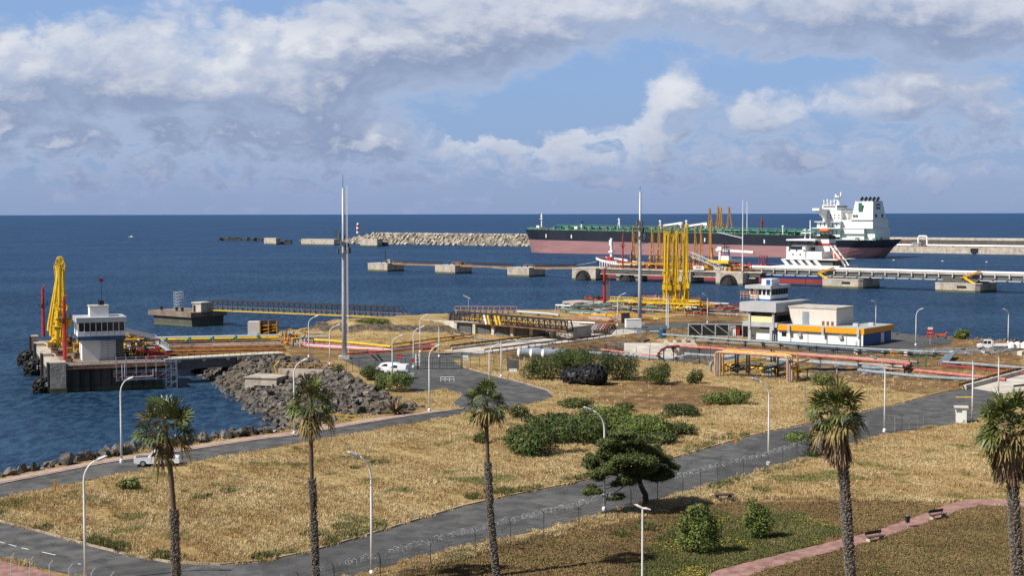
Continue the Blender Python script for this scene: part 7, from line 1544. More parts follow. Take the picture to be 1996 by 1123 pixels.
def shrub(label, px, py, hw, hp, mt='leaf', blobs=None, dens=26, size=.17, cat='shrub', name='shrub', group=None, seed=None, depth=.8, stems=True):
    """hw, hp: half width and height as seen, in picture columns/rows"""
    b = G(px, py); k = b.y / F; w = hw * k; h = hp * k; rng = np.random.default_rng(seed if seed is not None else int(px * 7 + py))
    t = thing(name, b, 0, label, cat, group); bl = []
    if blobs is None:
        bl.append(((0, w * .3, h * .45), (w * .62, w * depth * .7, h * .46)))
        for i in range(7): a = rng.random() * 6.28; rr = rng.uniform(.35, .75); bl.append(((w * rr * math.cos(a), w * depth * (rr * math.sin(a) + .3), h * rng.uniform(.25, .62)), (w * rng.uniform(.25, .4), w * depth * rng.uniform(.25, .4), h * rng.uniform(.25, .36))))
    else:
        for (cx, cz, rx, rz_) in blobs: cx, cz, rx, rz_ = cx * w, cz * h, rx * w, rz_ * h; bl.append(((cx, rng.uniform(-.2, .6) * w * depth * .6, cz), (rx, max(rx * .9, .6), rz_)))
    V, Q = leafcloud(bl, dens, size, rng); V[:, 2] = np.maximum(V[:, 2], -.1)
    link('foliage', npmesh('foliage', V, Q), mt, t)
    if stems:
        V2, Q2 = leafcloud(bl, dens * .03, size * 1.1, rng, shell=.8); link('dry_leaves', npmesh('dry_leaves', V2, Q2), 'frond_dry', t)
        mb = MB()
        for i in range(34):
            c, r = bl[int(rng.integers(len(bl)))]; d = rng.normal(size=3); d[2] = abs(d[2]) + .4; d /= np.linalg.norm(d); e = np.array(c) + d * np.array(r) * rng.uniform(1.0, 1.28); s_ = np.array(c) + d * np.array(r) * .4; mb.tube([tuple(s_), tuple((s_ + e) / 2 + rng.normal(size=3) * .05), tuple(e)], [.03, .02, .01], 4, False)
        for i in range(6): c = bl[i % len(bl)][0]; mb.tube([(rng.uniform(-.1, .1), rng.uniform(-.1, .1), -.1), (c[0] * .5, c[1] * .5, c[2] * .6), c], [.07, .045, .02], 5)
        mb.build('stem', 'twig', t)
    return t
GS = 'low green shrubs of the dry field'
shrub('small rounded shrub alone in the dry grass below the shore road at the left', 252, 958, 32, 28, 'leaf_bright', group=GS)
shrub('olive shrub beside the parked vans, the upper one', 722, 742, 32, 32, group=GS); shrub('broad shrub in front of the parked vans beside the dead fronds', 772, 765, 48, 42, 'leaf_bright', group=GS)
shrub('round shrub right behind the crown of the third palm', 1015, 817, 26, 30, group=GS); shrub('low flat shrub left of the bare brown patch', 1125, 797, 42, 22, group=GS); shrub('small round shrub topping the wide thicket', 1216, 803, 28, 20, group=GS)
shrub('low spreading dark shrub right of the wide thicket', 1333, 813, 48, 26, 'leaf_dark', group=GS); shrub('wide domed shrub in the right part of the dry field', 1426, 790, 55, 32, 'leaf_bright', group=GS)
shrub('tall round shrub with dark shade right of the black stored fender', 1284, 750, 37, 48, group=GS); shrub('small lone shrub below the pink pipeline fence', 1356, 749, 21, 32, group=GS)
GT_ = 'thicket behind the stored black fenders'
shrub('left part of the green thicket behind the stored black fenders', 1062, 742, 48, 50, group=GT_); shrub('middle of the green thicket behind the stored black fenders', 1128, 722, 70, 46, group=GT_); shrub('right part of the green thicket behind the stored black fenders', 1207, 742, 50, 62, 'leaf_dark', group=GT_)
GW = 'wide dense thicket in the middle of the dry field'
shrub('small left outlier of the wide thicket beside the third palm trunk', 938, 866, 18, 28, group=GW); shrub('front left body of the wide dense thicket in the dry field', 1040, 888, 85, 62, 'leaf', group=GW, size=.2, dens=24)
shrub('central body of the wide dense thicket in the dry field', 1130, 868, 95, 62, 'leaf', group=GW, size=.2, dens=24); shrub('rear right body of the wide dense thicket in the dry field', 1230, 858, 105, 50, 'leaf_bright', group=GW, size=.2, dens=24); shrub('low rear left fringe of the wide dense thicket', 1085, 838, 70, 32, 'leaf_dark', group=GW, size=.2, dens=24); shrub('low rear middle fringe of the wide dense thicket', 1180, 822, 62, 30, 'leaf_bright', group=GW, size=.2, dens=24); shrub('low front right fringe of the wide dense thicket', 1290, 868, 55, 26, 'leaf', group=GW, size=.2, dens=24)
shrub('thin right tail of the wide dense thicket above the pine', 1322, 850, 48, 30, group=GW)
shrub('feathery light green bush between the pine and the picnic table, the larger of two', 1364, 1082, 46, 98, 'leaf_bright', [(0, .4, .62, .36), (-.45, .62, .42, .3), (.4, .55, .45, .36), (-.1, .82, .34, .2), (-.6, .35, .4, .26), (.62, .3, .36, .26), (.2, .75, .3, .22), (-.38, .86, .16, .12), (.08, .95, .14, .1), (-.8, .6, .18, .12), (.82, .6, .14, .14)], 62, .13, 'bush', 'bush', 'two feathery bushes on the green lawn')
shrub('smaller feathery bush on the green lawn right of the larger one', 1477, 1052, 32, 74, 'leaf_bright', [(-.3, .66, .5, .36), (.35, .45, .6, .42), (-.1, .3, .65, .3), (-.35, .9, .24, .14), (.1, .5, .6, .4), (.5, .78, .24, .14), (-.75, .5, .2, .16), (-.1, .98, .12, .08)], 62, .13, 'bush', 'bush', 'two feathery bushes on the green lawn')
shrub('tall loose bush left of the rightmost palm trunk', 1940, 940, 34, 90, 'leaf', [(-.2, .75, .55, .25), (.1, .5, .6, .3), (.25, .25, .5, .28), (-.5, .85, .3, .15)], 40, .14, 'bush', 'bush')
shrub('loose bright bush behind the crown of the fourth palm', 1609, 752, 28, 26, 'leaf_bright', group=GS); shrub('round bush on the far shore left of the flatbed truck', 1877, 661, 20, 20, 'leaf_bright', group=GS, size=.25)
shrub('low weeds on the embankment top behind the tall mast', 720, 634, 40, 8, 'leaf_bright', group=GS); shrub('small dry green bush by the fence left of the gate', 660, 728, 16, 20, 'leaf', group=GS, dens=14)
# leaning wind cut pine by the road
b = G(1604, 893); t = thing('leaning_pine', b, 0, 'small wind bent pine leaning left beside the fourth palm', 'tree'); rng = np.random.default_rng(9); k = b.y / F
V, Q = leafcloud([((-50 * k, 0, 40 * k), (26 * k, 1.5, 12 * k)), ((-30 * k, .5, 34 * k), (18 * k, 1.2, 9 * k)), ((-24 * k, 0, 10 * k), (14 * k, 1.0, 8 * k))], 70, .13, rng); link('crown', npmesh('crown', V, Q), 'leaf_bright', t)
mb = MB()
for i in range(22): a = rng.uniform(-.5, .5); mb.tube([(0, 0, 0), (-10 * k, a * .5, 18 * k), (-(22 + rng.uniform(0, 16)) * k, a, (22 + rng.uniform(-4, 16)) * k), (-(40 + rng.uniform(-5, 14)) * k, a * 1.5, (34 + rng.uniform(-10, 6)) * k)], [.06, .04, .025, .01], 4)
mb.build('branches', 'twig', t)
# foreground pine
b = G(1259, 985); k = b.y / F; t = thing('foreground_pine', b, 0, 'spreading dark pine with flat foliage pads in front of the road', 'tree')
def pq(px, py, dy=0): r = ray(px, py); D_ = b.y + dy; return (r[0] / r[1] * D_ - b.x, dy, CAMZ + r[2] / r[1] * D_ - b.z)
mb = MB(); mb.tube([(0, 0, -.3), pq(1258, 965), pq(1250, 950), pq(1246, 935, .2), pq(1238, 915, .4), pq(1225, 890, .5)], [.36, .3, .27, .24, .18, .1], 10); mb.build('trunk', 'bark', t)
pads = [(1215, 850, 36, 14, .2), (1236, 884, 48, 22, .3), (1200, 912, 40, 18, .6), (1262, 895, 36, 20, -.4), (1240, 922, 44, 14, -.5), (1175, 890, 30, 16, -.2), (1222, 862, 46, 20, .6), (1188, 868, 26, 14, -.6), (1255, 872, 26, 14, 1.2), (1160, 905, 26, 20, 0), (1150, 893, 16, 10, .8), (1195, 900, 34, 22, 1.5), (1178, 925, 34, 16, -1.0), (1232, 905, 44, 24, -.9), (1285, 905, 34, 20, .4), (1308, 915, 18, 14, -.3), (1272, 885, 22, 10, -1.3), (1258, 930, 42, 14, .2), (1210, 940, 30, 12, -.8), (1160, 962, 24, 10, -.4), (1150, 953, 14, 8, .4), (1192, 966, 26, 7, -1.0), (1215, 880, 60, 16, 1.8), (1280, 868, 10, 8, .2), (1295, 925, 24, 10, .9)]
rng = np.random.default_rng(4); bl = []
for (px, py, rx, rz_, dy) in pads:
    for j in range(5): a = rng.random() * 6.28; rr = rng.uniform(.2, .8); bl.append((pq(px + rx * rr * math.cos(a), py + rz_ * .5 * math.sin(a), dy - (4.6 if px < 1235 else 1.0) + rx * k * .7 * rr * math.sin(a)), (rx * k * .50, rx * k * .46, max(rz_ * k * .46, .30))))
V, Q = leafcloud(bl, 105, .105, rng, 2.6, .3, .5); link('crown', npmesh('crown', V, Q), 'needle', t)
mb = MB()
for i, (px, py, rx, rz_, dy) in enumerate(pads): a = pq(1246, 935, .2) if py > 900 else pq(1232, 905, .4); m_ = pq((px + 1240) / 2, (py + 925) / 2 + 4, dy / 2); mb.tube([a, m_, pq(px, py, dy - (4.4 if px < 1235 else .8))], [.11, .07, .03], 5)
mb.build('branches', 'bark', t)
# dead palm / agave fronds by the rocks
b = P(770, 808, 4.4); t = thing('dead_yucca', b, 0, 'sprawling plant of dry brown spiky fronds at the edge of the rocks', 'plant'); rng = random.Random(5)
for nm, mt, n in (('dry_fronds', 'dead_frond', 70), ('green_fronds', 'frond', 14)):
    mb = MB()
    for i in range(n):
        a = rng.uniform(0, 6.28); e = rng.uniform(.15, 1.2); L_ = rng.uniform(2.2, 4.2); d = Vector((math.cos(a) * math.cos(e), math.sin(a) * math.cos(e), math.sin(e))); q = [d * L_ * s - Vector((0, 0, .5 * L_ * (s ** 2) * (1.1 - e * .6))) for s in (0, .35, .7, 1)]; w = .13
        sd = d.cross(Vector((0, 0, 1))).normalized() * w; vs = []
        for j, p in enumerate(q): f = (1, 1.3, .8, .1)[j]; vs += [p - sd * f, p + sd * f]
        mb.add(vs, [(0, 1, 3, 2), (2, 3, 5, 4), (4, 5, 7, 6)])
    mb.build(nm, mt, t)
# ---------------------------------------------------------------- fan palms
def palm(label, D_, trunk, cc, cr, seed, rad=.28, boots=(0, 1), bare=None, skirt=1.2, skirt_n=70, green=38, brown=14, lean=0):
    rng = random.Random(seed)
    def at(px, py, D=D_): r = ray(px, py); return Vector((r[0] / r[1] * D, D, CAMZ + r[2] / r[1] * D))
    gb = at(*trunk[-1]); g = gz(gb.x, gb.y) ; o = Vector((gb.x, gb.y, g))
    t = thing('fan_palm', o, 0, label, 'palm tree', 'tall fan palms in the foreground')
    pts = [at(x, y) - o for x, y in trunk]; low = pts[-1]; pts.append(Vector((low.x + (low.x - pts[-2].x) * .5, 0, -.2)))
    pts = pts[::-1]; zs = [p.z for p in pts]
    def axis(z):
        for a, b_ in zip(pts, pts[1:]):
            if a.z <= z <= b_.z: return a.lerp(b_, (z - a.z) / (b_.z - a.z + 1e-6))
        return pts[-1] if z > pts[-1].z else pts[0]
    top = at(*cc) - o; pts.append(top); zt = top.z
    bz0, bz1 = [at(cc[0], y).z - o.z for y in boots]                      # boots lie below bz0 (upper limit)
    smooth_p = []; zz = -.2
    while zz < zt: smooth_p.append(axis(zz)); zz += .35
    smooth_p.append(top)
    def build_trunk(z0, z1, r0, nm, mt):
        q = [p for p in smooth_p if z0 <= p.z <= z1]
        if len(q) > 1: MB().tube(q, [r0 * (1 + .06 * math.sin(i * 1.9 + seed)) for i in range(len(q))], 11).build(nm, mt, t, smooth=True)
    build_trunk(bz0 - .4, zt + 1, rad * .78, 'upper_trunk', 'palm_smooth'); build_trunk(-1, bz0, rad * 1.05, 'trunk', 'palm_core')
    mb = MB(); z = bz1
    while z < bz0:
        bare_ = bare and any(at(cc[0], b1).z - o.z < z < at(cc[0], b0).z - o.z for b0, b1 in [bare])
        for j in range(7):
            if bare_ and rng.random() < .85: continue
            a = j / 7 * 6.28 + z * 5.1 + rng.uniform(-.3, .3); c = axis(z + rng.uniform(-.05, .05)); d = Vector((math.cos(a), math.sin(a), 0)); s = Vector((-d.y, d.x, 0)) * rng.uniform(.05, .09); l = rng.uniform(.05, .15); up = rng.uniform(.14, .3)
            p = c + d * rad * .95; q = c + d * (rad + l) + Vector((0, 0, up)); mb.add([p - s * 1.3, p + s * 1.3, q + s * .6, q - s * .6, p - s * 1.3 - Vector((0, 0, .1)), p + s * 1.3 - Vector((0, 0, .1)), q + s * .6 - Vector((0, 0, .05)) + d * .03, q - s * .6 - Vector((0, 0, .05)) + d * .03], [(0, 1, 2, 3), (7, 6, 5, 4), (3, 2, 6, 7), (0, 3, 7, 4), (1, 5, 6, 2)])
        z += .105
    mb.build('leaf_boots', 'palm_boot', t)
    R_ = cr * D_ / F
    def fan(mb, c, d, L_, B, n, spread, droop, fold=0.0):
        d = d.normalized(); s = d.cross(Vector((0, 0, 1)));  s = s.normalized() if s.length > .1 else Vector((1, 0, 0)); u = s.cross(d).normalized()
        rl = rng.uniform(-.7, .7); s, u = s * math.cos(rl) + u * math.sin(rl), u * math.cos(rl) - s * math.sin(rl)
        e = c + d * L_ - Vector((0, 0, droop * .25 * L_)); mb.add([c - s * .03, c + s * .03, e + s * .025, e - s * .025], [(0, 1, 2, 3)])
        for k in range(n):
            a = (k / (n - 1) - .5) * spread; r1 = B * (.55 + .0 * abs(a)) * rng.uniform(.9, 1.1); r2 = B * rng.uniform(.85, 1.12) * (1 - .10 * abs(a))
            v = (d * math.cos(a) + s * math.sin(a) + u * (fold * (abs(a)) + .12 * (1 if k % 2 else -1))).normalized(); w = (s * math.cos(a) - d * math.sin(a)) * B * .07
            m_ = e + v * r1 - Vector((0, 0, droop * .12 * B)); tp = e + v * r2 - Vector((0, 0, droop * .55 * B * rng.uniform(.6, 1.5)))
            mb.add([e, m_ - w, m_ + w, tp - w * .25, tp + w * .25], [(0, 1, 2), (1, 3, 4, 2)])
    mb = MB(); g2 = MB()
    for i in range(green):
        f = (i + .5) / green; e = 1.35 - 1.75 * f ** .72 + rng.uniform(-.2, .2); a = i * 2.4 + rng.uniform(-.3, .3); d = Vector((math.cos(a) * math.cos(e), math.sin(a) * math.cos(e), math.sin(e)))
        (mb if rng.random() > .14 else g2).__class__; fan(mb if rng.random() > .16 else g2, top + Vector((0, 0, rng.uniform(-.3, .25))), d, R_ * rng.uniform(.42, .62), R_ * rng.uniform(.38, .5), 17, 3.6, .15 + .45 * f, .18)
    for i in range(brown):
        e = rng.uniform(-.8, -.05); a = rng.uniform(0, 6.28); d = Vector((math.cos(a) * math.cos(e), math.sin(a) * math.cos(e), math.sin(e))); fan(g2, top - Vector((0, 0, .3)), d, R_ * rng.uniform(.35, .6), R_ * rng.uniform(.35, .5), 12, 2.4, 1.3, .5)
    mb.build('green_fronds', 'frond', t); g2.build('dry_fronds', 'frond_dry', t)
    mb = MB(); h_ = skirt * R_
    for i in range(skirt_n):
        a = rng.uniform(0, 6.28); z0 = top.z - .2 - h_ * .5 * rng.random(); c = axis(z0) + Vector((math.cos(a), math.sin(a), 0)) * rad * .8; d = Vector((math.cos(a) * .26, math.sin(a) * .26, -1)); fan(mb, c, d, h_ * rng.uniform(.15, .3), h_ * rng.uniform(.35, .6), 7, rng.uniform(.4, .9), .6, .3)
    mb.build('dead_skirt', 'dead_frond', t)
    return t
palm('leftmost foreground palm standing over the parked pickup', 104, [(321, 842), (331, 905), (336, 960), (339, 1000), (341, 1060), (344, 1130), (348, 1222)], (321, 830), 72, 1, .24, (998, 1222), None, .7, 30, 36, 5)
palm('second foreground palm from the left with a bare reddish band on its trunk', 112, [(606, 790), (606, 860), (608, 940), (612, 1020), (615, 1123), (617, 1180)], (606, 788), 58, 2, .22, (938, 1180), (978, 1020), .8, 34, 32, 12)
palm('third foreground palm from the left with the smallest crown', 116, [(947, 780), (949, 850), (951, 905), (955, 1000), (967, 1123), (971, 1163)], (947, 782), 50, 3, .21, (906, 1163), None, .75, 26, 26, 16)
palm('fourth foreground palm with a long grey skirt of dead fronds left of the white cabinet', 96, [(1628, 800), (1638, 860), (1644, 920), (1648, 980), (1653, 1060), (1658, 1123), (1664, 1265)], (1629, 800), 66, 4, .27, (880, 1265), None, 1.15, 80, 40, 18)
palm('rightmost foreground palm cut by the right edge of the picture', 90, [(1968, 830), (1972, 900), (1975, 980), (1979, 1060), (1983, 1123), (1992, 1330)], (1970, 826), 78, 5, .27, (890, 1330), None, 1.05, 80, 44, 20)
# ---------------------------------------------------------------- boulders
import bmesh
rng = np.random.default_rng(12); rockm = []
for i in range(7):
    bm = bmesh.new(); 
    for _ in range(15): v = rng.normal(size=3); v /= np.linalg.norm(v); bm.verts.new(v * np.array([1, .8, .68]) * rng.uniform(.8, 1.05))
    r_ = bmesh.ops.convex_hull(bm, input=bm.verts); junk = [v for v in bm.verts if not v.link_faces]; [bm.verts.remove(v) for v in junk]
    me = bpy.data.meshes.new('boulder'); bm.to_mesh(me); bm.free(); me.materials.append(M['rock']); rockm.append(me)
cand = []
PAVE = [tuple(p) for p in W2([(x, y - 2) for x, y in [(-700, 1080), (-300, 995), (0, 935), (100, 915), (200, 897), (300, 882), (400, 866), (500, 851), (580, 841), (700, 820), (830, 803), (905, 795)]] + shore_top[::-1])]
def scatter(poly, n, smin, smax, zoff=.1, cond=None):
    xs = [p[0] for p in poly]; ys = [p[1] for p in poly]
    X = rng.uniform(min(xs), max(xs), n * 3); Y = rng.uniform(min(ys), max(ys), n * 3); ok = inpoly(X, Y, poly); X, Y = X[ok][:n], Y[ok][:n]; Z = ground_z(X, Y)
    if cond is not None: k = cond(X, Y, Z); X, Y, Z = X[k], Y[k], Z[k]
    for x, y, z in zip(X, Y, Z): cand.append((x, y, z + zoff, smin + (smax - smin) * rng.random() ** 2))
heap = [P(*p, 2).to_2d() for p in ((372, 702), (460, 700), (545, 694), (600, 692), (640, 712), (700, 745), (765, 782), (820, 800), (700, 822), (590, 848), (520, 856), (440, 800), (380, 740))]
scatter(heap, 2100, .45, 1.25, .12, lambda X, Y, Z: (Z > -.9) & (Z < 4.49)); scatter(HEAP, 900, .45, 1.15, .15, lambda X, Y, Z: (Z >= 4.2))
heapN = len(cand)
edge_ = [P(*p, 4.5).to_2d() for p in ((-500, 1040), (-200, 973), (0, 934), (100, 914), (200, 896), (300, 881), (400, 865), (500, 850), (560, 843), (560, 836), (500, 838), (400, 850), (300, 866), (200, 880), (100, 897), (0, 914), (-200, 952), (-500, 1012))]
scatter(edge_, 1300, .6, 1.35, .4, lambda X, Y, Z: (Z > 1.6) & (sdist(X, Y, PAVE) < -.5))
far_ = [P(*p, 4).to_2d() for p in ((480, 655), (545, 646), (700, 636), (870, 622), (870, 611), (700, 622), (540, 634), (480, 642))]
scatter(far_, 420, .4, 1.1, .15); scatter([P(*p, 4.5).to_2d() for p in ((1740, 655), (1860, 661), (1996, 668), (2200, 680), (2200, 670), (1996, 660), (1860, 653), (1740, 647))], 160, .4, .9, .1)
scatter([P(*p, 4.5).to_2d() for p in ((1530, 738), (1600, 728), (1610, 742), (1545, 746))], 60, .2, .5, .1)
cand = [(x, y, z, s, s / y if abs(x / y) < .37 else 0) for x, y, z, s in cand]; cand.sort(key=lambda c: -c[4])
for (x, y, z, s, _) in cand[:300]:
    o = bpy.data.objects.new('boulder', rockm[int(rng.integers(7))]); COL.objects.link(o); o.location = (x, y, z); o.rotation_euler = tuple(rng.uniform(0, 6.28, 3)); o.scale = (s, s, s); reg = 'beside the pink pavement of the shore road' if (y < 205 and x < -25) else ('on the far shore beyond the pipes' if y > 330 else ('on the upper part of the big rock slope' if z > 3.2 else 'low on the big rock slope near the water')); tag(o, 'dark grey angular boulder ' + reg, 'boulder', 'boulders ' + reg)
Vv = []; Ff = []; base = 0
hull_data = [(np.array([v.co[:] for v in m_.vertices]), [tuple(p.vertices) for p in m_.polygons]) for m_ in rockm]
for (x, y, z, s, _) in cand[300:]:
    v, f = hull_data[int(rng.integers(7))]; Rm = np.array(Matrix.Rotation(rng.uniform(0, 6.28), 3, 'Z') @ Matrix.Rotation(rng.uniform(0, 6.28), 3, 'X')); w_ = v @ Rm.T * s + np.array([x, y, z]); Vv += w_.tolist(); Ff += [tuple(i + base for i in q) for q in f]; base += len(v)
me = bpy.data.meshes.new('smaller_boulders'); me.from_pydata(Vv, [], Ff); me.update(); stuff(link('smaller_boulders', me, 'rock'), 'mass of smaller dark boulders along the shore and slope', 'boulders')
# ---------------------------------------------------------------- grass
def tuft(n, h, w, spread, rng, heads=True):
    vs = []; fs = []
    for i in range(n):
        a = rng.uniform(0, 6.28); r = spread * math.sqrt(rng.random()); x, y = r * math.cos(a), r * math.sin(a); hh = h * rng.uniform(.5, 1.15); ln = hh * rng.uniform(.15, .6); b = rng.uniform(0, 6.28); c, s = math.cos(b) * w / 2, math.sin(b) * w / 2; tx, ty = x + ln * math.cos(a + .6), y + ln * math.sin(a + .6)
        k = len(vs); mx, my = x + (tx - x) * .35, y + (ty - y) * .35
        vs += [(x - c, y - s, -.05), (x + c, y + s, -.05), (mx + c, my + s, hh * .6), (mx - c, my - s, hh * .6), (tx, ty, hh)]; fs += [(k, k + 1, k + 2, k + 3), (k + 3, k + 2, k + 4)]
    me = bpy.data.meshes.new('tuft'); me.from_pydata(vs, [], fs); me.update(); return me
def grassmat(name, a, b, c, green, gth=(.56, .66)):
    m = bpy.data.materials.new(name); m.use_nodes = True; t = m.node_tree; p = t.nodes['Principled BSDF']; co = nd(t, 'ShaderNodeNewGeometry').outputs['Position']
    def n(sc, det=4): return nd(t, 'ShaderNodeTexNoise', i={'Vector': nd(t, 'ShaderNodeVectorMath', operation='MULTIPLY', i={0: co, 1: (1, 1, .3)}).outputs[0], 'Scale': sc, 'Detail': float(det)}).outputs[0]
    x = mixc(t, mrange(t, n(.13, 5), .36, .64), a, b); x = mixc(t, mrange(t, n(5, 2), .4, .65), x, c); x = mixc(t, mth(t, 'MULTIPLY', mrange(t, n(.2, 6), *gth), .75), x, green)
    t.links.new(x, p.inputs['Base Color']); p.inputs['Roughness'].default_value = .8; p.inputs['Specular IOR Level'].default_value = .15; return m
M['dry_grass'] = grassmat('dry_grass', (.48, .35, .17), (.70, .58, .34), (.41, .29, .145), (.15, .17, .05))
M['short_grass'] = grassmat('short_grass', (.21, .15, .075), (.32, .235, .11), (.155, .11, .055), (.15, .14, .05), (.54, .72))
M['green_grass'] = grassmat('green_grass', (.12, .135, .045), (.21, .20, .08), (.09, .10, .035), (.28, .22, .11))
M['yellow_flower'] = mat('yellow_flower', (.72, .52, .02), .6, var=.1)
def grass(name, mt, pts, h, w, n, spread, label, cat, smin=.6, smax=1.35, vars_=4):
    rr = random.Random(len(pts)); cl = bpy.data.collections.new(name + '_tufts')
    for i in range(vars_): me = tuft(n, h, w, spread, rr); me.materials.append(M[mt]); o = bpy.data.objects.new('tuft', me); cl.objects.link(o)
    base = bpy.data.meshes.new(name); base.vertices.add(len(pts)); base.vertices.foreach_set('co', np.asarray(pts, np.float32).ravel()); base.update(); base.materials.append(M[mt])
    o = bpy.data.objects.new(name, base); COL.objects.link(o)
    ng = bpy.data.node_groups.new(name, 'GeometryNodeTree'); ng.interface.new_socket('Geometry', in_out='INPUT', socket_type='NodeSocketGeometry'); ng.interface.new_socket('Geometry', in_out='OUTPUT', socket_type='NodeSocketGeometry')
    gi = ng.nodes.new('NodeGroupInput'); go = ng.nodes.new('NodeGroupOutput'); ci = ng.nodes.new('GeometryNodeCollectionInfo'); ci.inputs[0].default_value = cl; ci.inputs[1].default_value = True; ci.inputs[2].default_value = True
    ip = ng.nodes.new('GeometryNodeInstanceOnPoints'); ip.inputs['Pick Instance'].default_value = True; ng.links.new(gi.outputs[0], ip.inputs['Points']); ng.links.new(ci.outputs[0], ip.inputs['Instance'])
    rv = ng.nodes.new('FunctionNodeRandomValue'); rv.data_type = 'FLOAT_VECTOR'; rv.inputs[0].default_value = (-.12, -.12, 0); rv.inputs[1].default_value = (.12, .12, 6.28); ng.links.new(rv.outputs[0], ip.inputs['Rotation'])
    rs = ng.nodes.new('FunctionNodeRandomValue'); rs.data_type = 'FLOAT'; rs.inputs[2].default_value = smin; rs.inputs[3].default_value = smax; rs.inputs['Seed'].default_value = 5; ng.links.new(rs.outputs[1], ip.inputs['Scale']); ng.links.new(ip.outputs[0], go.inputs[0])
    md = o.modifiers.new('scatter', 'NODES'); md.node_group = ng; return stuff(o, label, cat)
rng = np.random.default_rng(3)
def sample(n, pxr, pyr, pw=1.0):                  # random ground points, thinning with distance
    px = rng.uniform(*pxr, n); py = pyr[0] + (pyr[1] - pyr[0]) * rng.random(n) ** pw
    D_ = (CAMZ - LAND) * F / (py - 416); X = (px - 998) / F * D_; return X, D_
ROADS = [[tuple(p) for p in W2(q)] for q in (front_top + front_bot, shore_top + shore_bot, [(905, 796), (880, 790), (903, 768), (862, 758), (812, 766), (770, 745), (700, 716), (662, 700), (700, 690), (880, 688), (930, 684), (1150, 646), (1215, 642), (1240, 645), (1185, 660), (950, 690), (880, 702), (905, 718), (960, 733), (1020, 748), (1066, 762), (1078, 773), (1060, 783), (1000, 792), (903, 808)],
    [(1150, 646), (1220, 634), (1300, 630), (1450, 628), (1450, 645), (1330, 640), (1240, 648), (1215, 650)], [(1420, 650), (1450, 632), (1740, 648), (1860, 662), (1850, 672), (1790, 680), (1700, 690), (1600, 690)], [(-400, 985), (0, 1094), (60, 1108), (130, 1127), (250, 1175), (-400, 1175)], [(1893, 757), (1960, 768), (2300, 730), (2300, 672), (1996, 728)], [(1430, 690), (1440, 630), (1745, 650), (1745, 690)])]
FOOT = [[tuple(p) for p in W2(q)] for q in ([(1300, 1160), (1400, 1112), (1500, 1086), (1600, 1062), (1700, 1038), (1800, 1003), (1850, 983), (1890, 974), (1960, 976), (2100, 984), (2100, 996), (1960, 988), (1910, 986), (1870, 996), (1800, 1022), (1700, 1056), (1600, 1082), (1500, 1109), (1400, 1145), (1370, 1160)],)]
def wob(X, Y): return .35 * np.sin(X * 1.7 + Y) + .3 * np.sin(Y * 2.9 - X * 1.1)
def keep(X, Y, m_=.25, zmax=4.0):
    ok = sdist(X, Y, COAST) > 7.0
    for r_ in ROADS: ok &= sdist(X, Y, r_) < -(m_ + wob(X, Y) * .6)
    for r_ in FOOT: ok &= sdist(X, Y, r_) < -(.1 + .2 * wob(X, Y))
    return ok
def pts_of(X, Y, ok): X, Y = X[ok], Y[ok]; return np.stack([X, Y, ground_z(X, Y)], 1)
X, Y = sample(150000, (-80, 2080), (640, 1165), .95); park = sdist(X, Y, PARK); ok = keep(X, Y) & (park < 1.5) & (sdist(X, Y, PAVE) < -.2) & (sdist(X, Y, LOW) < 0)
soil = np.maximum.reduce([sdist(X, Y, SOIL), sdist(X, Y, SOIL2)]); ok &= ~((soil > -1 + 2 * wob(X, Y)) & (rng.random(len(X)) < .85))
s3 = sdist(X, Y, SOIL3); ok &= ~((s3 > 0) & (rng.random(len(X)) < .8)); ok &= ~((sdist(X, Y, [tuple(p) for p in heap]) > -.5))
ok &= rng.random(len(X)) < .62 + .5 * np.sin(X * .19 + 1.3 * np.sin(Y * .11)) * np.sin(Y * .23 + np.sin(X * .13)) + .3 * np.sin(X * .9 + Y * .7)
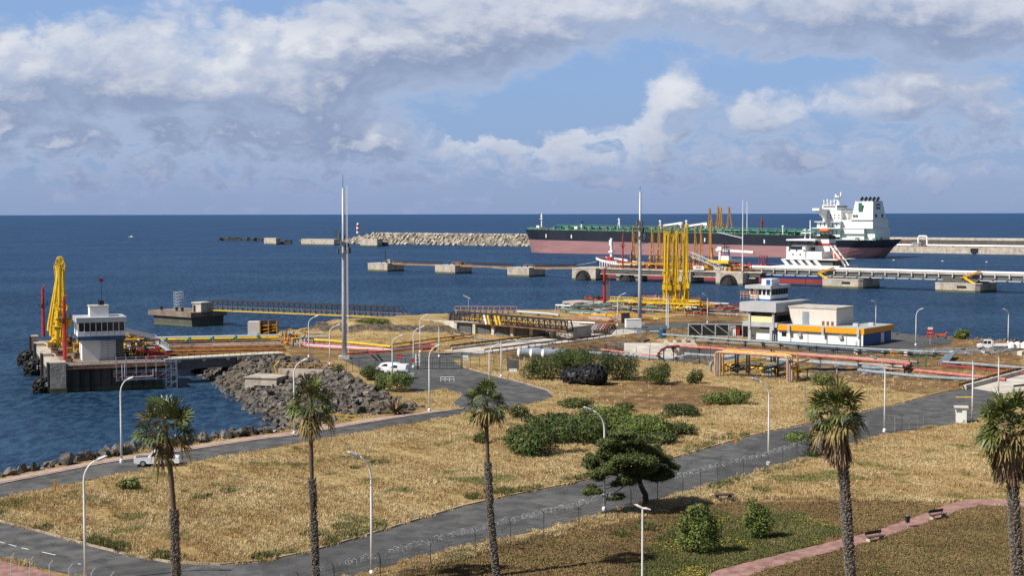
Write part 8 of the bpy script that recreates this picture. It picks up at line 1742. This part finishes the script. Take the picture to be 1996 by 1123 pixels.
gp_ = pts_of(X, Y, ok); grass('dry_grass', 'dry_grass', gp_, .30, .034, 26, .46, 'tall golden dry grass covering the fields', 'grass')
X, Y = sample(46000, (500, 2080), (900, 1170), .9); ok = keep(X, Y, .1) & (sdist(X, Y, PARK) > 0) & ~((sdist(X, Y, LAWN) > 0) & (rng.random(len(X)) < .7)); grass('short_grass', 'short_grass', pts_of(X, Y, ok), .16, .045, 16, .36, 'short browned grass of the park slope', 'grass')
X, Y = sample(30000, (1180, 2060), (985, 1170), .9); l1 = sdist(X, Y, LAWN); l2 = sdist(X, Y, LAWN2); q = wob(X * .5, Y * .5); ok = keep(X, Y, .1) & ((l1 > q * 2) | ((l2 > 0) & (rng.random(len(X)) < .07))); lawnp = pts_of(X, Y, ok); grass('green_lawn', 'green_grass', lawnp, .22, .045, 16, .34, 'green grass of the lawn around the feathery bushes', 'grass')
# green weeds where the dry field meets the front road, and scattered through it
X, Y = sample(60000, (-40, 1500), (800, 1110), .9); d_ = sdist(X, Y, ROADS[0]); band = (d_ < -.2) & (d_ > -2.2) & (Y > 0) & (np.sin(X * .31) + np.sin(X * .83 + 1) > .3) & (sdist(X, Y, PARK) < -3); sp = (np.sin(X * .21 + 2) * np.sin(Y * .17 + 1) + .35 * np.sin(X * 1.1) * np.sin(Y * .9)) > 1.02; ok = keep(X, Y) & (band | sp) & (sdist(X, Y, PAVE) < -.5); grass('green_weeds', 'green_grass', pts_of(X, Y, ok)[:6000], .42, .05, 14, .3, 'green weeds along the road edge and scattered in the dry grass', 'weeds')
fl_ = lawnp[(np.sin(lawnp[:, 0] * .45) + np.sin(lawnp[:, 1] * .6 + 1) > .5) & (rng.random(len(lawnp)) < .5)]
mb = MB()
for x, y, z in fl_[:450]: x += rng.uniform(-.3, .3); y += rng.uniform(-.3, .3); z += rng.uniform(.16, .26); mb.add([(x - .035, y - .035, z), (x + .035, y - .035, z), (x + .035, y + .035, z + .02), (x - .035, y + .035, z + .02)], [(0, 1, 2, 3)])
stuff(mb.build('yellow_flowers', 'yellow_flower'), 'tiny yellow flowers sprinkled over the green lawn', 'flowers')
